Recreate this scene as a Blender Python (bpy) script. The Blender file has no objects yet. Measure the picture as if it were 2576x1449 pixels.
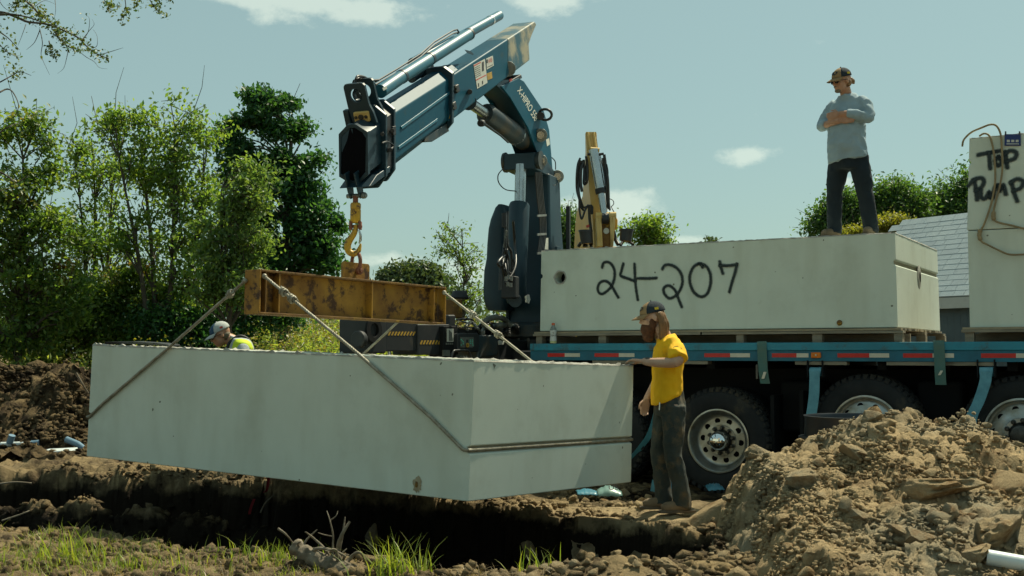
import bpy, math, random
import numpy as np
from mathutils import Vector, Matrix, noise as mnoise

# ------------------------------------------------------------------ camera, sky, sun, exposure
SC = bpy.context.scene
COL = SC.collection
PITCH = math.atan(162 / 2850.0)
CAM = Vector((0, 0, 1.4))
cam_d = bpy.data.cameras.new('camera'); cam = bpy.data.objects.new('camera', cam_d); COL.objects.link(cam)
cam.location = CAM; cam.rotation_euler = (math.pi / 2 + PITCH, 0, 0)
cam_d.sensor_width = 36; cam_d.lens = 36 * 2850 / 2576.0
cam_d.clip_start = 0.05; cam_d.clip_end = 3000
SC.camera = cam
SUN_AZ = math.radians(46)      # right of straight ahead
SUN_EL = math.radians(57)
sun_dir = Vector((math.sin(SUN_AZ) * math.cos(SUN_EL), math.cos(SUN_AZ) * math.cos(SUN_EL), math.sin(SUN_EL)))
SC.view_settings.view_transform = 'Standard'; SC.view_settings.look = 'None'
SC.view_settings.gamma = 1.0; SC.view_settings.exposure = 0.45

def cray(x, y):
    u = (x - 1288) / 2850.0; v = (724.5 - y) / 2850.0
    return Vector((u, math.cos(PITCH) - v * math.sin(PITCH), math.sin(PITCH) + v * math.cos(PITCH)))
def P(x, y, Y):
    d = cray(x, y); return CAM + d * (Y / d.y)
def hit(x, y, p0, n):
    d = cray(x, y); k = (Vector(p0) - CAM).dot(n) / d.dot(n); return CAM + d * k
def G(x, y, z=0.0):
    return hit(x, y, (0, 0, z), Vector((0, 0, 1)))

W = bpy.data.worlds.new('World'); SC.world = W; W.use_nodes = True
W.cycles.sampling_method = 'MANUAL'; W.cycles.sample_map_resolution = 256
nt = W.node_tree; nt.nodes.clear()
def wn(t, **kw):
    n = nt.nodes.new(t)
    for k, v in kw.items(): setattr(n, k, v)
    return n
wo = wn('ShaderNodeOutputWorld'); bg = wn('ShaderNodeBackground')
sky = wn('ShaderNodeTexSky', sky_type='NISHITA'); sky.sun_disc = False
sky.sun_elevation = SUN_EL; sky.sun_rotation = SUN_AZ
sky.air_density = 1.0; sky.dust_density = 1.5; sky.ozone_density = 1.0
bg.inputs['Strength'].default_value = 0.1
tint = wn('ShaderNodeMix', data_type='RGBA', blend_type='MULTIPLY'); tint.inputs[0].default_value = 1
tint.inputs[7].default_value = (0.66, 0.80, 0.66, 1)
flat = wn('ShaderNodeMix', data_type='RGBA'); flat.inputs[0].default_value = 0.62
flat.inputs[7].default_value = (2.80, 3.95, 3.70, 1)
nt.links.new(sky.outputs[0], tint.inputs[6]); nt.links.new(tint.outputs[2], flat.inputs[6])
# fair-weather cumulus drifting in a few banks, as directions in the sky
tc = wn('ShaderNodeTexCoord')
cn = wn('ShaderNodeTexNoise'); cn.inputs['Scale'].default_value = 21; cn.inputs['Detail'].default_value = 7; cn.inputs['Roughness'].default_value = 0.62
mp = wn('ShaderNodeMapping'); mp.inputs['Scale'].default_value = (1, 1, 1.8)
nt.links.new(tc.outputs['Generated'], mp.inputs[0]); nt.links.new(mp.outputs[0], cn.inputs['Vector'])
def cloud_blob(x, y, rx, ry):
    d = cray(x, y).normalized()
    m = wn('ShaderNodeVectorMath', operation='SUBTRACT'); m.inputs[1].default_value = d
    nt.links.new(tc.outputs['Generated'], m.inputs[0])
    s = wn('ShaderNodeVectorMath', operation='MULTIPLY'); s.inputs[1].default_value = (2850 / rx, 2850 / rx, 2850 / ry)
    nt.links.new(m.outputs[0], s.inputs[0])
    l = wn('ShaderNodeVectorMath', operation='LENGTH'); nt.links.new(s.outputs[0], l.inputs[0])
    r = wn('ShaderNodeMapRange'); r.inputs[1].default_value = 1.35; r.inputs[2].default_value = 0.0; r.inputs[3].default_value = 0.0; r.inputs[4].default_value = 1.0
    nt.links.new(l.outputs['Value'], r.inputs[0]); return r.outputs[0]
prev = None
for a in [(800, 5, 330, 55), (950, 25, 90, 40), (640, -5, 200, 40), (1390, 0, 140, 42), (1880, 388, 95, 32), (1560, 520, 170, 52), (1460, 530, 120, 45),
          (1700, 606, 120, 18), (960, 655, 150, 30), (1180, 690, 120, 50), (2120, 455, 40, 22), (-400, 300, 260, 60), (3100, 60, 300, 70), (1600, -700, 500, 110)]:
    o = cloud_blob(*a)
    if prev is None: prev = o
    else:
        mx = wn('ShaderNodeMath', operation='MAXIMUM'); nt.links.new(prev, mx.inputs[0]); nt.links.new(o, mx.inputs[1]); prev = mx.outputs[0]
ad = wn('ShaderNodeMath', operation='MULTIPLY_ADD'); ad.inputs[1].default_value = 0.55
nt.links.new(prev, ad.inputs[0]); nt.links.new(cn.outputs['Fac'], ad.inputs[2])
cr = wn('ShaderNodeMapRange', interpolation_type='SMOOTHSTEP'); cr.inputs[1].default_value = 0.68; cr.inputs[2].default_value = 0.95; cr.inputs[4].default_value = 0.5
nt.links.new(ad.outputs[0], cr.inputs[0])
cm = wn('ShaderNodeMix', data_type='RGBA'); cm.inputs[7].default_value = (6.6, 7.3, 6.2, 1)
nt.links.new(cr.outputs[0], cm.inputs[0]); nt.links.new(flat.outputs[2], cm.inputs[6])
nt.links.new(cm.outputs[2], bg.inputs[0]); nt.links.new(bg.outputs[0], wo.inputs[0])

sd = bpy.data.lights.new('sun', 'SUN'); so = bpy.data.objects.new('sun', sd); COL.objects.link(so)
sd.energy = 5.0; sd.angle = math.radians(0.5); sd.color = (1.0, 0.93, 0.70)
so.rotation_euler = (-sun_dir).to_track_quat('-Z', 'Y').to_euler(); so.location = (5, 5, 30)

# ------------------------------------------------------------------ helpers
rng = np.random.default_rng(7); random.seed(7)
ORIG = {}
class MB:
    def __init__(s): s.v = []; s.f = []; s.uv = None
    def add(s, vs, fs):
        b = len(s.v); s.v += [Vector(v) for v in vs]; s.f += [tuple(i + b for i in f) for f in fs]; return s
    def obox(s, c, ax, ay, az):
        c, ax, ay, az = Vector(c), Vector(ax), Vector(ay), Vector(az)
        vs = [c + i * ax + j * ay + k * az for i in (-1, 1) for j in (-1, 1) for k in (-1, 1)]
        return s.add(vs, [(0, 1, 3, 2), (4, 6, 7, 5), (0, 4, 5, 1), (2, 3, 7, 6), (0, 2, 6, 4), (1, 5, 7, 3)])
    def box(s, c, d): return s.obox(c, (d[0] / 2, 0, 0), (0, d[1] / 2, 0), (0, 0, d[2] / 2))
    def cyl(s, p0, p1, r0, r1=None, n=16, caps=True):
        return s.tube([p0, p1], [r0, r0 if r1 is None else r1], n, caps)
    def tube(s, path, r, n=8, caps=True, up=None, el=None):
        path = [Vector(p) for p in path]; m = len(path)
        if not hasattr(r, '__len__'): r = [r] * m
        b = len(s.v); last = None
        for i in range(m):
            t = (path[min(i + 1, m - 1)] - path[max(i - 1, 0)])
            t = t.normalized() if t.length > 1e-9 else Vector((0, 0, 1))
            if last is None:
                a = Vector(up) if up is not None else (Vector((0, 0, 1)) if abs(t.z) < 0.9 else Vector((1, 0, 0)))
            else: a = last
            a = (a - t * a.dot(t)).normalized(); last = a; c = t.cross(a)
            ea, ec = (1, 1) if el is None else el[i]
            for k in range(n):
                an = 2 * math.pi * k / n
                s.v.append(path[i] + (a * math.cos(an) * ea + c * math.sin(an) * ec) * r[i])
        for i in range(m - 1):
            for k in range(n):
                k2 = (k + 1) % n
                s.f.append((b + i * n + k, b + i * n + k2, b + (i + 1) * n + k2, b + (i + 1) * n + k))
        if caps:
            s.f.append(tuple(b + k for k in range(n))[::-1]); s.f.append(tuple(b + (m - 1) * n + k for k in range(n)))
        return s
    def prism(s, poly, vec):
        n = len(poly); poly = [Vector(p) for p in poly]; vec = Vector(vec)
        s.add(poly + [p + vec for p in poly], [tuple(range(n))[::-1], tuple(range(n, 2 * n))] + [(i, (i + 1) % n, n + (i + 1) % n, n + i) for i in range(n)])
        return s
    def loft(s, rings, caps=True):
        n = len(rings[0]); b = len(s.v)
        for r in rings: s.v += [Vector(p) for p in r]
        for i in range(len(rings) - 1):
            for k in range(n):
                k2 = (k + 1) % n
                s.f.append((b + i * n + k, b + i * n + k2, b + (i + 1) * n + k2, b + (i + 1) * n + k))
        if caps:
            s.f.append(tuple(b + k for k in range(n))[::-1]); s.f.append(tuple(b + (len(rings) - 1) * n + k for k in range(n)))
        return s
    def lathe(s, prof, o, axis, n=32, caps=False):
        o = Vector(o); ax = Vector(axis).normalized(); a = ax.orthogonal().normalized(); c = ax.cross(a)
        return s.loft([[o + ax * h + (a * math.cos(2 * math.pi * k / n) + c * math.sin(2 * math.pi * k / n)) * r for k in range(n)] for r, h in prof], caps)
    def sphere(s, c, r, n=12, m=8, R=None):
        c = Vector(c); r = r if hasattr(r, '__len__') else (r, r, r)
        rings = []
        for i in range(m + 1):
            th = math.pi * (i + (0.02 if i == 0 else -0.02 if i == m else 0)) / m; ring = []
            for k in range(n):
                ph = 2 * math.pi * k / n
                v = Vector((r[0] * math.sin(th) * math.cos(ph), r[1] * math.sin(th) * math.sin(ph), r[2] * math.cos(th)))
                ring.append(c + (R @ v if R is not None else v))
            rings.append(ring)
        return s.loft(rings[::-1])
    def ringplate(s, outer, inner, vec):
        n = len(outer); vec = Vector(vec)
        vs = [Vector(p) for p in outer] + [Vector(p) for p in inner]; vs = vs + [v + vec for v in vs]
        fs = []
        for i in range(n):
            j = (i + 1) % n
            fs += [(i, n + i, n + j, j), (2 * n + i, 2 * n + j, 3 * n + j, 3 * n + i), (i, j, 2 * n + j, 2 * n + i), (n + i, 3 * n + i, 3 * n + j, n + j)]
        return s.add(vs, fs)
def fix_normals(me):
    import bmesh
    bm = bmesh.new(); bm.from_mesh(me); bmesh.ops.recalc_face_normals(bm, faces=bm.faces); bm.to_mesh(me); bm.free()
def root_origin(p):
    return ORIG.get(p.name, Vector((0, 0, 0)))
def tag(o, label=None, cat=None, group=None, kind=None):
    if label: o['label'] = label
    if cat: o['category'] = cat
    if group: o['group'] = group
    if kind: o['kind'] = kind
    return o
def link_mesh(name, me, mat, parent=None, smooth=None, origin=None):
    o = bpy.data.objects.new(name, me); COL.objects.link(o)
    if mat is not None and not len(me.materials): me.materials.append(mat)
    if parent is not None:
        o.parent = parent; ORIG[o.name] = root_origin(parent)
    if smooth is not None:
        me.polygons.foreach_set('use_smooth', [True] * len(me.polygons))
        if smooth < 180: me.set_sharp_from_angle(angle=math.radians(smooth))
    return o
def obj(name, mb, mat, parent=None, bevel=0, smooth=None, fix=True, segs=2, origin=None):
    vs = mb.v
    if parent is not None: org = root_origin(parent)
    elif origin is not None: org = Vector(origin)
    else:
        lo = [min(v[i] for v in vs) for i in range(3)]; hi = [max(v[i] for v in vs) for i in range(3)]
        org = Vector(((lo[0] + hi[0]) / 2, (lo[1] + hi[1]) / 2, lo[2]))
    me = bpy.data.meshes.new(name); me.from_pydata([tuple(v - org) for v in vs], [], mb.f); me.update()
    if fix: fix_normals(me)
    o = link_mesh(name, me, mat, parent, smooth)
    if parent is None: o.location = org; ORIG[o.name] = org
    if bevel:
        b = o.modifiers.new('bevel', 'BEVEL'); b.width = bevel; b.segments = segs; b.limit_method = 'ANGLE'; b.angle_limit = math.radians(40)
        me.polygons.foreach_set('use_smooth', [True] * len(me.polygons)); b.harden_normals = True
    return o
def thing(name, label, cat, loc, group=None):
    o = bpy.data.objects.new(name, None); COL.objects.link(o); o.location = loc; o.empty_display_size = 0.1
    ORIG[o.name] = Vector(loc); tag(o, label, cat, group); return o
def npmesh(name, verts, faces_flat, loop_tot, mat, parent=None, smooth=False):
    """verts (N,3); faces_flat int array; loop_tot verts per face (const)"""
    me = bpy.data.meshes.new(name); nv = len(verts); nl = len(faces_flat); nf = nl // loop_tot
    me.vertices.add(nv); me.vertices.foreach_set('co', np.asarray(verts, dtype=np.float32).ravel())
    me.loops.add(nl); me.loops.foreach_set('vertex_index', np.asarray(faces_flat, dtype=np.int32).ravel())
    me.polygons.add(nf); me.polygons.foreach_set('loop_start', np.arange(0, nl, loop_tot, dtype=np.int32))
    me.polygons.foreach_set('loop_total', np.full(nf, loop_tot, dtype=np.int32))
    if smooth: me.polygons.foreach_set('use_smooth', np.ones(nf, dtype=bool))
    me.update(); me.validate()
    o = bpy.data.objects.new(name, me); COL.objects.link(o)
    if mat is not None: me.materials.append(mat)
    if parent is not None: o.parent = parent; ORIG[o.name] = root_origin(parent)
    return o
def catmull(pts, k=8):
    pts = [Vector(p) for p in pts]; out = []
    for i in range(len(pts) - 1):
        p0, p1, p2, p3 = pts[max(i - 1, 0)], pts[i], pts[i + 1], pts[min(i + 2, len(pts) - 1)]
        for j in range(k):
            t = j / k
            out.append(0.5 * ((2 * p1) + (p2 - p0) * t + (2 * p0 - 5 * p1 + 4 * p2 - p3) * t * t + (3 * p1 - p0 - 3 * p2 + p3) * t ** 3))
    out.append(pts[-1]); return out
def copy_thing(o, label=None, loc=None, rotz=None, parent=None):
    c = o.copy(); COL.objects.link(c)
    if loc is not None: c.location = loc
    if rotz is not None: c.rotation_euler.z = rotz
    if label: c['label'] = label
    if parent is not None: c.parent = parent
    for ch in [x for x in KIDS.get(o.name, o.children)]: copy_thing(ch, parent=c)
    return c
KIDS = {}
# numpy value noise
def _hash(ix, iy, seed):
    h = (ix.astype(np.int64) * 374761393 + iy.astype(np.int64) * 668265263 + seed * 1442695041) & 0x7fffffff
    h = ((h ^ (h >> 13)) * 1274126177) & 0x7fffffff
    return ((h ^ (h >> 16)) & 0xffff) / 65535.0
def vnoise(x, y, seed=0):
    ix = np.floor(x); iy = np.floor(y); fx = x - ix; fy = y - iy
    fx = fx * fx * (3 - 2 * fx); fy = fy * fy * (3 - 2 * fy)
    a = _hash(ix, iy, seed); b = _hash(ix + 1, iy, seed); c = _hash(ix, iy + 1, seed); d = _hash(ix + 1, iy + 1, seed)
    return (a * (1 - fx) + b * fx) * (1 - fy) + (c * (1 - fx) + d * fx) * fy
def fbm(x, y, f=1.0, octv=5, seed=0, gain=0.5):
    s = 0; a = 1; t = 0
    for o in range(octv):
        s = s + a * (vnoise(x * f + 17.3 * o, y * f - 9.1 * o, seed + o) - 0.5); t += a; a *= gain; f *= 2.03
    return s / t * 2
def sstep(a, b, x):
    t = np.clip((x - a) / (b - a), 0, 1); return t * t * (3 - 2 * t)

# ------------------------------------------------------------------ materials
def lin(c): return c
def pm(name, c1, c2=None, scale=4.0, rough=0.7, metal=0.0, bump=0.0, bscale=40.0, detail=6, lo=0.35, hi=0.65, spec=0.4, coat=0, rough2=None,
       c3=None, s3=1.2, lo3=0.5, hi3=0.7, stretch=None, bdist=0.01):
    m = bpy.data.materials.new(name); m.use_nodes = True; t = m.node_tree; b = t.nodes['Principled BSDF']
    b.inputs['Base Color'].default_value = (*c1, 1); b.inputs['Roughness'].default_value = rough; b.inputs['Metallic'].default_value = metal
    b.inputs['Specular IOR Level'].default_value = spec; b.inputs['Coat Weight'].default_value = coat
    co = t.nodes.new('ShaderNodeTexCoord'); vec = co.outputs['Object']
    if stretch:
        mpp = t.nodes.new('ShaderNodeMapping'); mpp.inputs['Scale'].default_value = stretch; t.links.new(vec, mpp.inputs[0]); vec = mpp.outputs[0]
    def nz(sc, de=detail, ro=0.6):
        n = t.nodes.new('ShaderNodeTexNoise'); n.inputs['Scale'].default_value = sc; n.inputs['Detail'].default_value = de; n.inputs['Roughness'].default_value = ro
        t.links.new(vec, n.inputs['Vector']); return n.outputs['Fac']
    def rng_(s, a, bb, o0=0, o1=1):
        r = t.nodes.new('ShaderNodeMapRange'); r.inputs[1].default_value = a; r.inputs[2].default_value = bb; r.inputs[3].default_value = o0; r.inputs[4].default_value = o1
        t.links.new(s, r.inputs[0]); return r.outputs[0]
    last = None
    if c2 is not None:
        f = rng_(nz(scale), lo, hi); mx = t.nodes.new('ShaderNodeMix'); mx.data_type = 'RGBA'
        mx.inputs[6].default_value = (*c1, 1); mx.inputs[7].default_value = (*c2, 1); t.links.new(f, mx.inputs[0]); last = mx.outputs[2]
        if rough2 is not None: t.links.new(rng_(f, 0, 1, rough, rough2), b.inputs['Roughness'])
    if c3 is not None:
        f = rng_(nz(s3, 9, 0.7), lo3, hi3); mx = t.nodes.new('ShaderNodeMix'); mx.data_type = 'RGBA'
        if last is not None: t.links.new(last, mx.inputs[6])
        else: mx.inputs[6].default_value = (*c1, 1)
        mx.inputs[7].default_value = (*c3, 1); t.links.new(f, mx.inputs[0]); last = mx.outputs[2]
    if last is not None: t.links.new(last, b.inputs['Base Color'])
    if bump:
        bp = t.nodes.new('ShaderNodeBump'); bp.inputs['Strength'].default_value = bump; bp.inputs['Distance'].default_value = bdist
        t.links.new(nz(bscale, 4), bp.inputs['Height']); t.links.new(bp.outputs[0], b.inputs['Normal'])
    return m
def leafmat(name, c1, c2, trans=0.45, dry=None, dryamt=0.62):
    m = bpy.data.materials.new(name); m.use_nodes = True; t = m.node_tree; t.nodes.clear()
    o = t.nodes.new('ShaderNodeOutputMaterial'); g = t.nodes.new('ShaderNodeNewGeometry')
    co = t.nodes.new('ShaderNodeTexCoord'); n = t.nodes.new('ShaderNodeTexNoise'); n.inputs['Scale'].default_value = 0.9; n.inputs['Detail'].default_value = 3
    t.links.new(co.outputs['Object'], n.inputs['Vector'])
    mx = t.nodes.new('ShaderNodeMix'); mx.data_type = 'RGBA'; mx.inputs[6].default_value = (*c1, 1); mx.inputs[7].default_value = (*c2, 1)
    t.links.new(g.outputs['Random Per Island'], mx.inputs[0]); last = mx.outputs[2]
    if dry is not None:
        r = t.nodes.new('ShaderNodeMapRange'); r.inputs[1].default_value = dryamt - 0.04; r.inputs[2].default_value = dryamt + 0.05
        t.links.new(n.outputs['Fac'], r.inputs[0])
        m2 = t.nodes.new('ShaderNodeMix'); m2.data_type = 'RGBA'; m2.inputs[7].default_value = (*dry, 1); t.links.new(last, m2.inputs[6]); t.links.new(r.outputs[0], m2.inputs[0]); last = m2.outputs[2]
    d = t.nodes.new('ShaderNodeBsdfPrincipled'); d.inputs['Roughness'].default_value = 0.45; d.inputs['Specular IOR Level'].default_value = 0.35
    tr = t.nodes.new('ShaderNodeBsdfTranslucent'); ms = t.nodes.new('ShaderNodeMixShader'); ms.inputs[0].default_value = trans
    hs = t.nodes.new('ShaderNodeMix'); hs.data_type = 'RGBA'; hs.blend_type = 'MULTIPLY'; hs.inputs[0].default_value = 1; hs.inputs[7].default_value = (1.8, 1.7, 0.55, 1)
    t.links.new(last, d.inputs['Base Color']); t.links.new(last, hs.inputs[6]); t.links.new(hs.outputs[2], tr.inputs['Color'])
    t.links.new(d.outputs[0], ms.inputs[1]); t.links.new(tr.outputs[0], ms.inputs[2]); t.links.new(ms.outputs[0], o.inputs[0])
    return m
M = {}
M['concrete'] = pm('concrete', (0.58, 0.64, 0.56), (0.54, 0.595, 0.52), 2.2, 0.85, bump=0.25, bscale=140, c3=(0.44, 0.48, 0.40), s3=1.1, lo3=0.54, hi3=0.85, bdist=0.004)
def weather(m):
    """air holes, run-off streaks and mud flecks of cast concrete"""
    t = m.node_tree; b = t.nodes['Principled BSDF']; src = b.inputs['Base Color'].links[0].from_socket
    co = t.nodes.new('ShaderNodeTexCoord')
    def layer(src, scale, lo, hi, col, stretch=(1, 1, 1), det=2, amt=1.0):
        mpp = t.nodes.new('ShaderNodeMapping'); mpp.inputs['Scale'].default_value = stretch; t.links.new(co.outputs['Object'], mpp.inputs[0])
        n = t.nodes.new('ShaderNodeTexNoise'); n.inputs['Scale'].default_value = scale; n.inputs['Detail'].default_value = det; t.links.new(mpp.outputs[0], n.inputs['Vector'])
        r = t.nodes.new('ShaderNodeMapRange'); r.inputs[1].default_value = lo; r.inputs[2].default_value = hi; r.inputs[4].default_value = amt; t.links.new(n.outputs['Fac'], r.inputs[0])
        x = t.nodes.new('ShaderNodeMix'); x.data_type = 'RGBA'; x.inputs[7].default_value = (*col, 1); t.links.new(r.outputs[0], x.inputs[0]); t.links.new(src, x.inputs[6]); return x.outputs[2]
    src = layer(src, 1.6, .50, .80, (.38, .40, .31), (2.2, 2.2, .5), 8, .45)
    src = layer(src, 21, .865, .875, (.16, .17, .13), det=0)
    src = layer(src, 5, .70, .84, (.34, .33, .24), det=7, amt=.6)
    t.links.new(src, b.inputs['Base Color'])
weather(M['concrete'])
M['concrete_edge'] = pm('concrete_edge', (0.42, 0.41, 0.37), (0.28, 0.27, 0.23), 9, 0.9, bump=0.8, bscale=60)
M['groove'] = pm('groove_mortar', (0.36, 0.31, 0.21), (0.30, 0.26, 0.17), 8, 0.9, bump=0.4, bscale=60)
M['spray'] = None
M['hole'] = pm('dark_bore', (0.006, 0.006, 0.007), rough=1.0, spec=0.0)
M['wood'] = pm('pallet_wood', (0.27, 0.24, 0.18), (0.17, 0.15, 0.11), 3, 0.85, bump=0.5, bscale=30, stretch=(1, 1, 6))
M['wood_pale'] = pm('pale_wood', (0.36, 0.31, 0.21), (0.25, 0.21, 0.14), 3, 0.85, bump=0.5, bscale=30)
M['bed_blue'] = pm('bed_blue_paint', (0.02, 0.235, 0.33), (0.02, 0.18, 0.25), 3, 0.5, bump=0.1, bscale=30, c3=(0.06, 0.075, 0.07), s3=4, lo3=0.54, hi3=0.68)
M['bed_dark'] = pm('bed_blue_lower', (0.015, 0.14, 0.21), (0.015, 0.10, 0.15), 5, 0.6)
M['red'] = pm('tape_red', (0.55, 0.02, 0.012), (0.46, 0.015, 0.012), 12, 0.35)
M['white'] = pm('tape_white', (0.60, 0.56, 0.46), (0.5, 0.47, 0.38), 12, 0.4)
M['black'] = pm('black_steel', (0.012, 0.015, 0.018), (0.02, 0.022, 0.024), 6, 0.55, c3=(0.06, 0.05, 0.035), s3=3, lo3=0.6, hi3=0.8)
M['chassis'] = pm('chassis_black', (0.010, 0.011, 0.012), rough=0.8, spec=0.15)
M['rubber'] = pm('tyre_rubber', (0.013, 0.015, 0.017), (0.022, 0.024, 0.025), 5, 0.75, bump=0.2, bscale=60, spec=0.25, c3=(0.075, 0.062, 0.04), s3=2.2, lo3=0.56, hi3=0.72)
M['tread'] = pm('tyre_tread', (0.015, 0.017, 0.018), (0.05, 0.042, 0.028), 3.5, 0.85, bump=0.4, bscale=50, lo=0.5, hi=0.7)
M['rim'] = pm('wheel_aluminium', (0.42, 0.44, 0.43), (0.30, 0.28, 0.22), 6, 0.35, metal=0.9, rough2=0.55, c3=(0.16, 0.13, 0.08), s3=5, lo3=0.55, hi3=0.75)
M['chrome'] = pm('chrome', (0.72, 0.74, 0.75), rough=0.05, metal=1.0)
M['nut'] = pm('lug_nut', (0.10, 0.10, 0.095), (0.05, 0.05, 0.045), 20, 0.4, metal=0.8)
M['strap'] = pm('strap_webbing', (0.07, 0.26, 0.31), (0.05, 0.18, 0.22), 14, 0.8, bump=0.4, bscale=200)
M['strap_pale'] = pm('pale_strap', (0.13, 0.34, 0.42), (0.09, 0.25, 0.32), 14, 0.7)
M['strap_green'] = pm('worn_strap', (0.06, 0.15, 0.14), (0.09, 0.15, 0.12), 10, 0.8, bump=0.4, bscale=150)
M['amber'] = pm('amber_lens', (0.55, 0.14, 0.02), rough=0.2)
M['crane'] = pm('crane_blue', (0.004, 0.058, 0.096), (0.006, 0.070, 0.112), 2, 0.5, spec=0.15, bump=0.05, bscale=20, c3=(0.03, 0.06, 0.07), s3=6, lo3=0.58, hi3=0.75)
M['crane_dark'] = pm('crane_dark_blue', (0.008, 0.026, 0.040), (0.010, 0.034, 0.048), 3, 0.45, c3=(0.05, 0.042, 0.03), s3=4, lo3=0.62, hi3=0.8)
M['crane_grease'] = pm('crane_greasy', (0.02, 0.035, 0.042), (0.07, 0.055, 0.035), 4, 0.5, lo=0.45, hi=0.65)
M['crane_dust'] = pm('crane_dusty', (0.018, 0.085, 0.12), (0.30, 0.27, 0.19), 3, 0.6, lo=0.42, hi=0.58, bump=0.1, bscale=60)
M['tube_blue'] = pm('cylinder_blue', (0.012, 0.10, 0.155), (0.018, 0.12, 0.175), 3, 0.45, c3=(0.10, 0.12, 0.12), s3=4, lo3=0.55, hi3=0.8)
M['steel'] = pm('bright_steel', (0.50, 0.52, 0.52), (0.40, 0.42, 0.42), 6, 0.25, metal=0.9)
M['pin'] = pm('pin_steel', (0.22, 0.23, 0.22), (0.14, 0.14, 0.12), 8, 0.5, metal=0.5)
M['label'] = pm('sticker_white', (0.52, 0.52, 0.46), (0.42, 0.42, 0.37), 8, 0.5)
M['label_txt'] = pm('crane_lettering', (0.55, 0.55, 0.48), rough=0.5)
M['ink'] = pm('black_ink', (0.02, 0.02, 0.022), rough=0.6)
M['red_ink'] = pm('red_ink', (0.45, 0.06, 0.04), rough=0.6)
M['hazard'] = pm('hazard_yellow', (0.45, 0.27, 0.03), (0.3, 0.18, 0.03), 10, 0.5)
M['rusty'] = pm('rusty_yellow', (0.36, 0.185, 0.020), (0.18, 0.082, 0.018), 2.4, 0.55, bump=0.3, bscale=40, c3=(0.060, 0.026, 0.010), s3=8, lo3=0.515, hi3=0.60, rough2=0.8)
M['rusty_dark'] = pm('rusty_dark', (0.20, 0.10, 0.02), (0.07, 0.032, 0.012), 5, 0.75, bump=0.4, bscale=50, c3=(0.35, 0.2, 0.02), s3=5, lo3=0.55, hi3=0.65)
M['hook'] = pm('hook_yellow', (0.52, 0.30, 0.02), (0.42, 0.22, 0.02), 5, 0.45, c3=(0.07, 0.03, 0.012), s3=14, lo3=0.55, hi3=0.62)
M['shackle'] = pm('shackle_rust', (0.26, 0.09, 0.05), (0.12, 0.05, 0.03), 14, 0.6, metal=0.2)
M['rope'] = pm('wire_rope', (0.34, 0.32, 0.26), (0.20, 0.175, 0.12), 14, 0.55, metal=0.25)
M['rope_rust'] = pm('rusty_rope', (0.30, 0.23, 0.12), (0.22, 0.17, 0.10), 12, 0.7, metal=0.0)
M['cat'] = pm('excavator_yellow', (0.62, 0.33, 0.02), (0.54, 0.28, 0.02), 3, 0.42, coat=0.1, c3=(0.25, 0.19, 0.10), s3=3, lo3=0.55, hi3=0.8)
M['cat_pale'] = pm('excavator_dusty', (0.58, 0.42, 0.17), (0.52, 0.34, 0.09), 3, 0.6)
M['hose'] = pm('rubber_hose', (0.016, 0.018, 0.02), (0.03, 0.03, 0.03), 10, 0.4)
M['hose_grey'] = pm('grey_hose', (0.12, 0.13, 0.115), (0.08, 0.085, 0.075), 10, 0.6)
M['dirt'] = None
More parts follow.
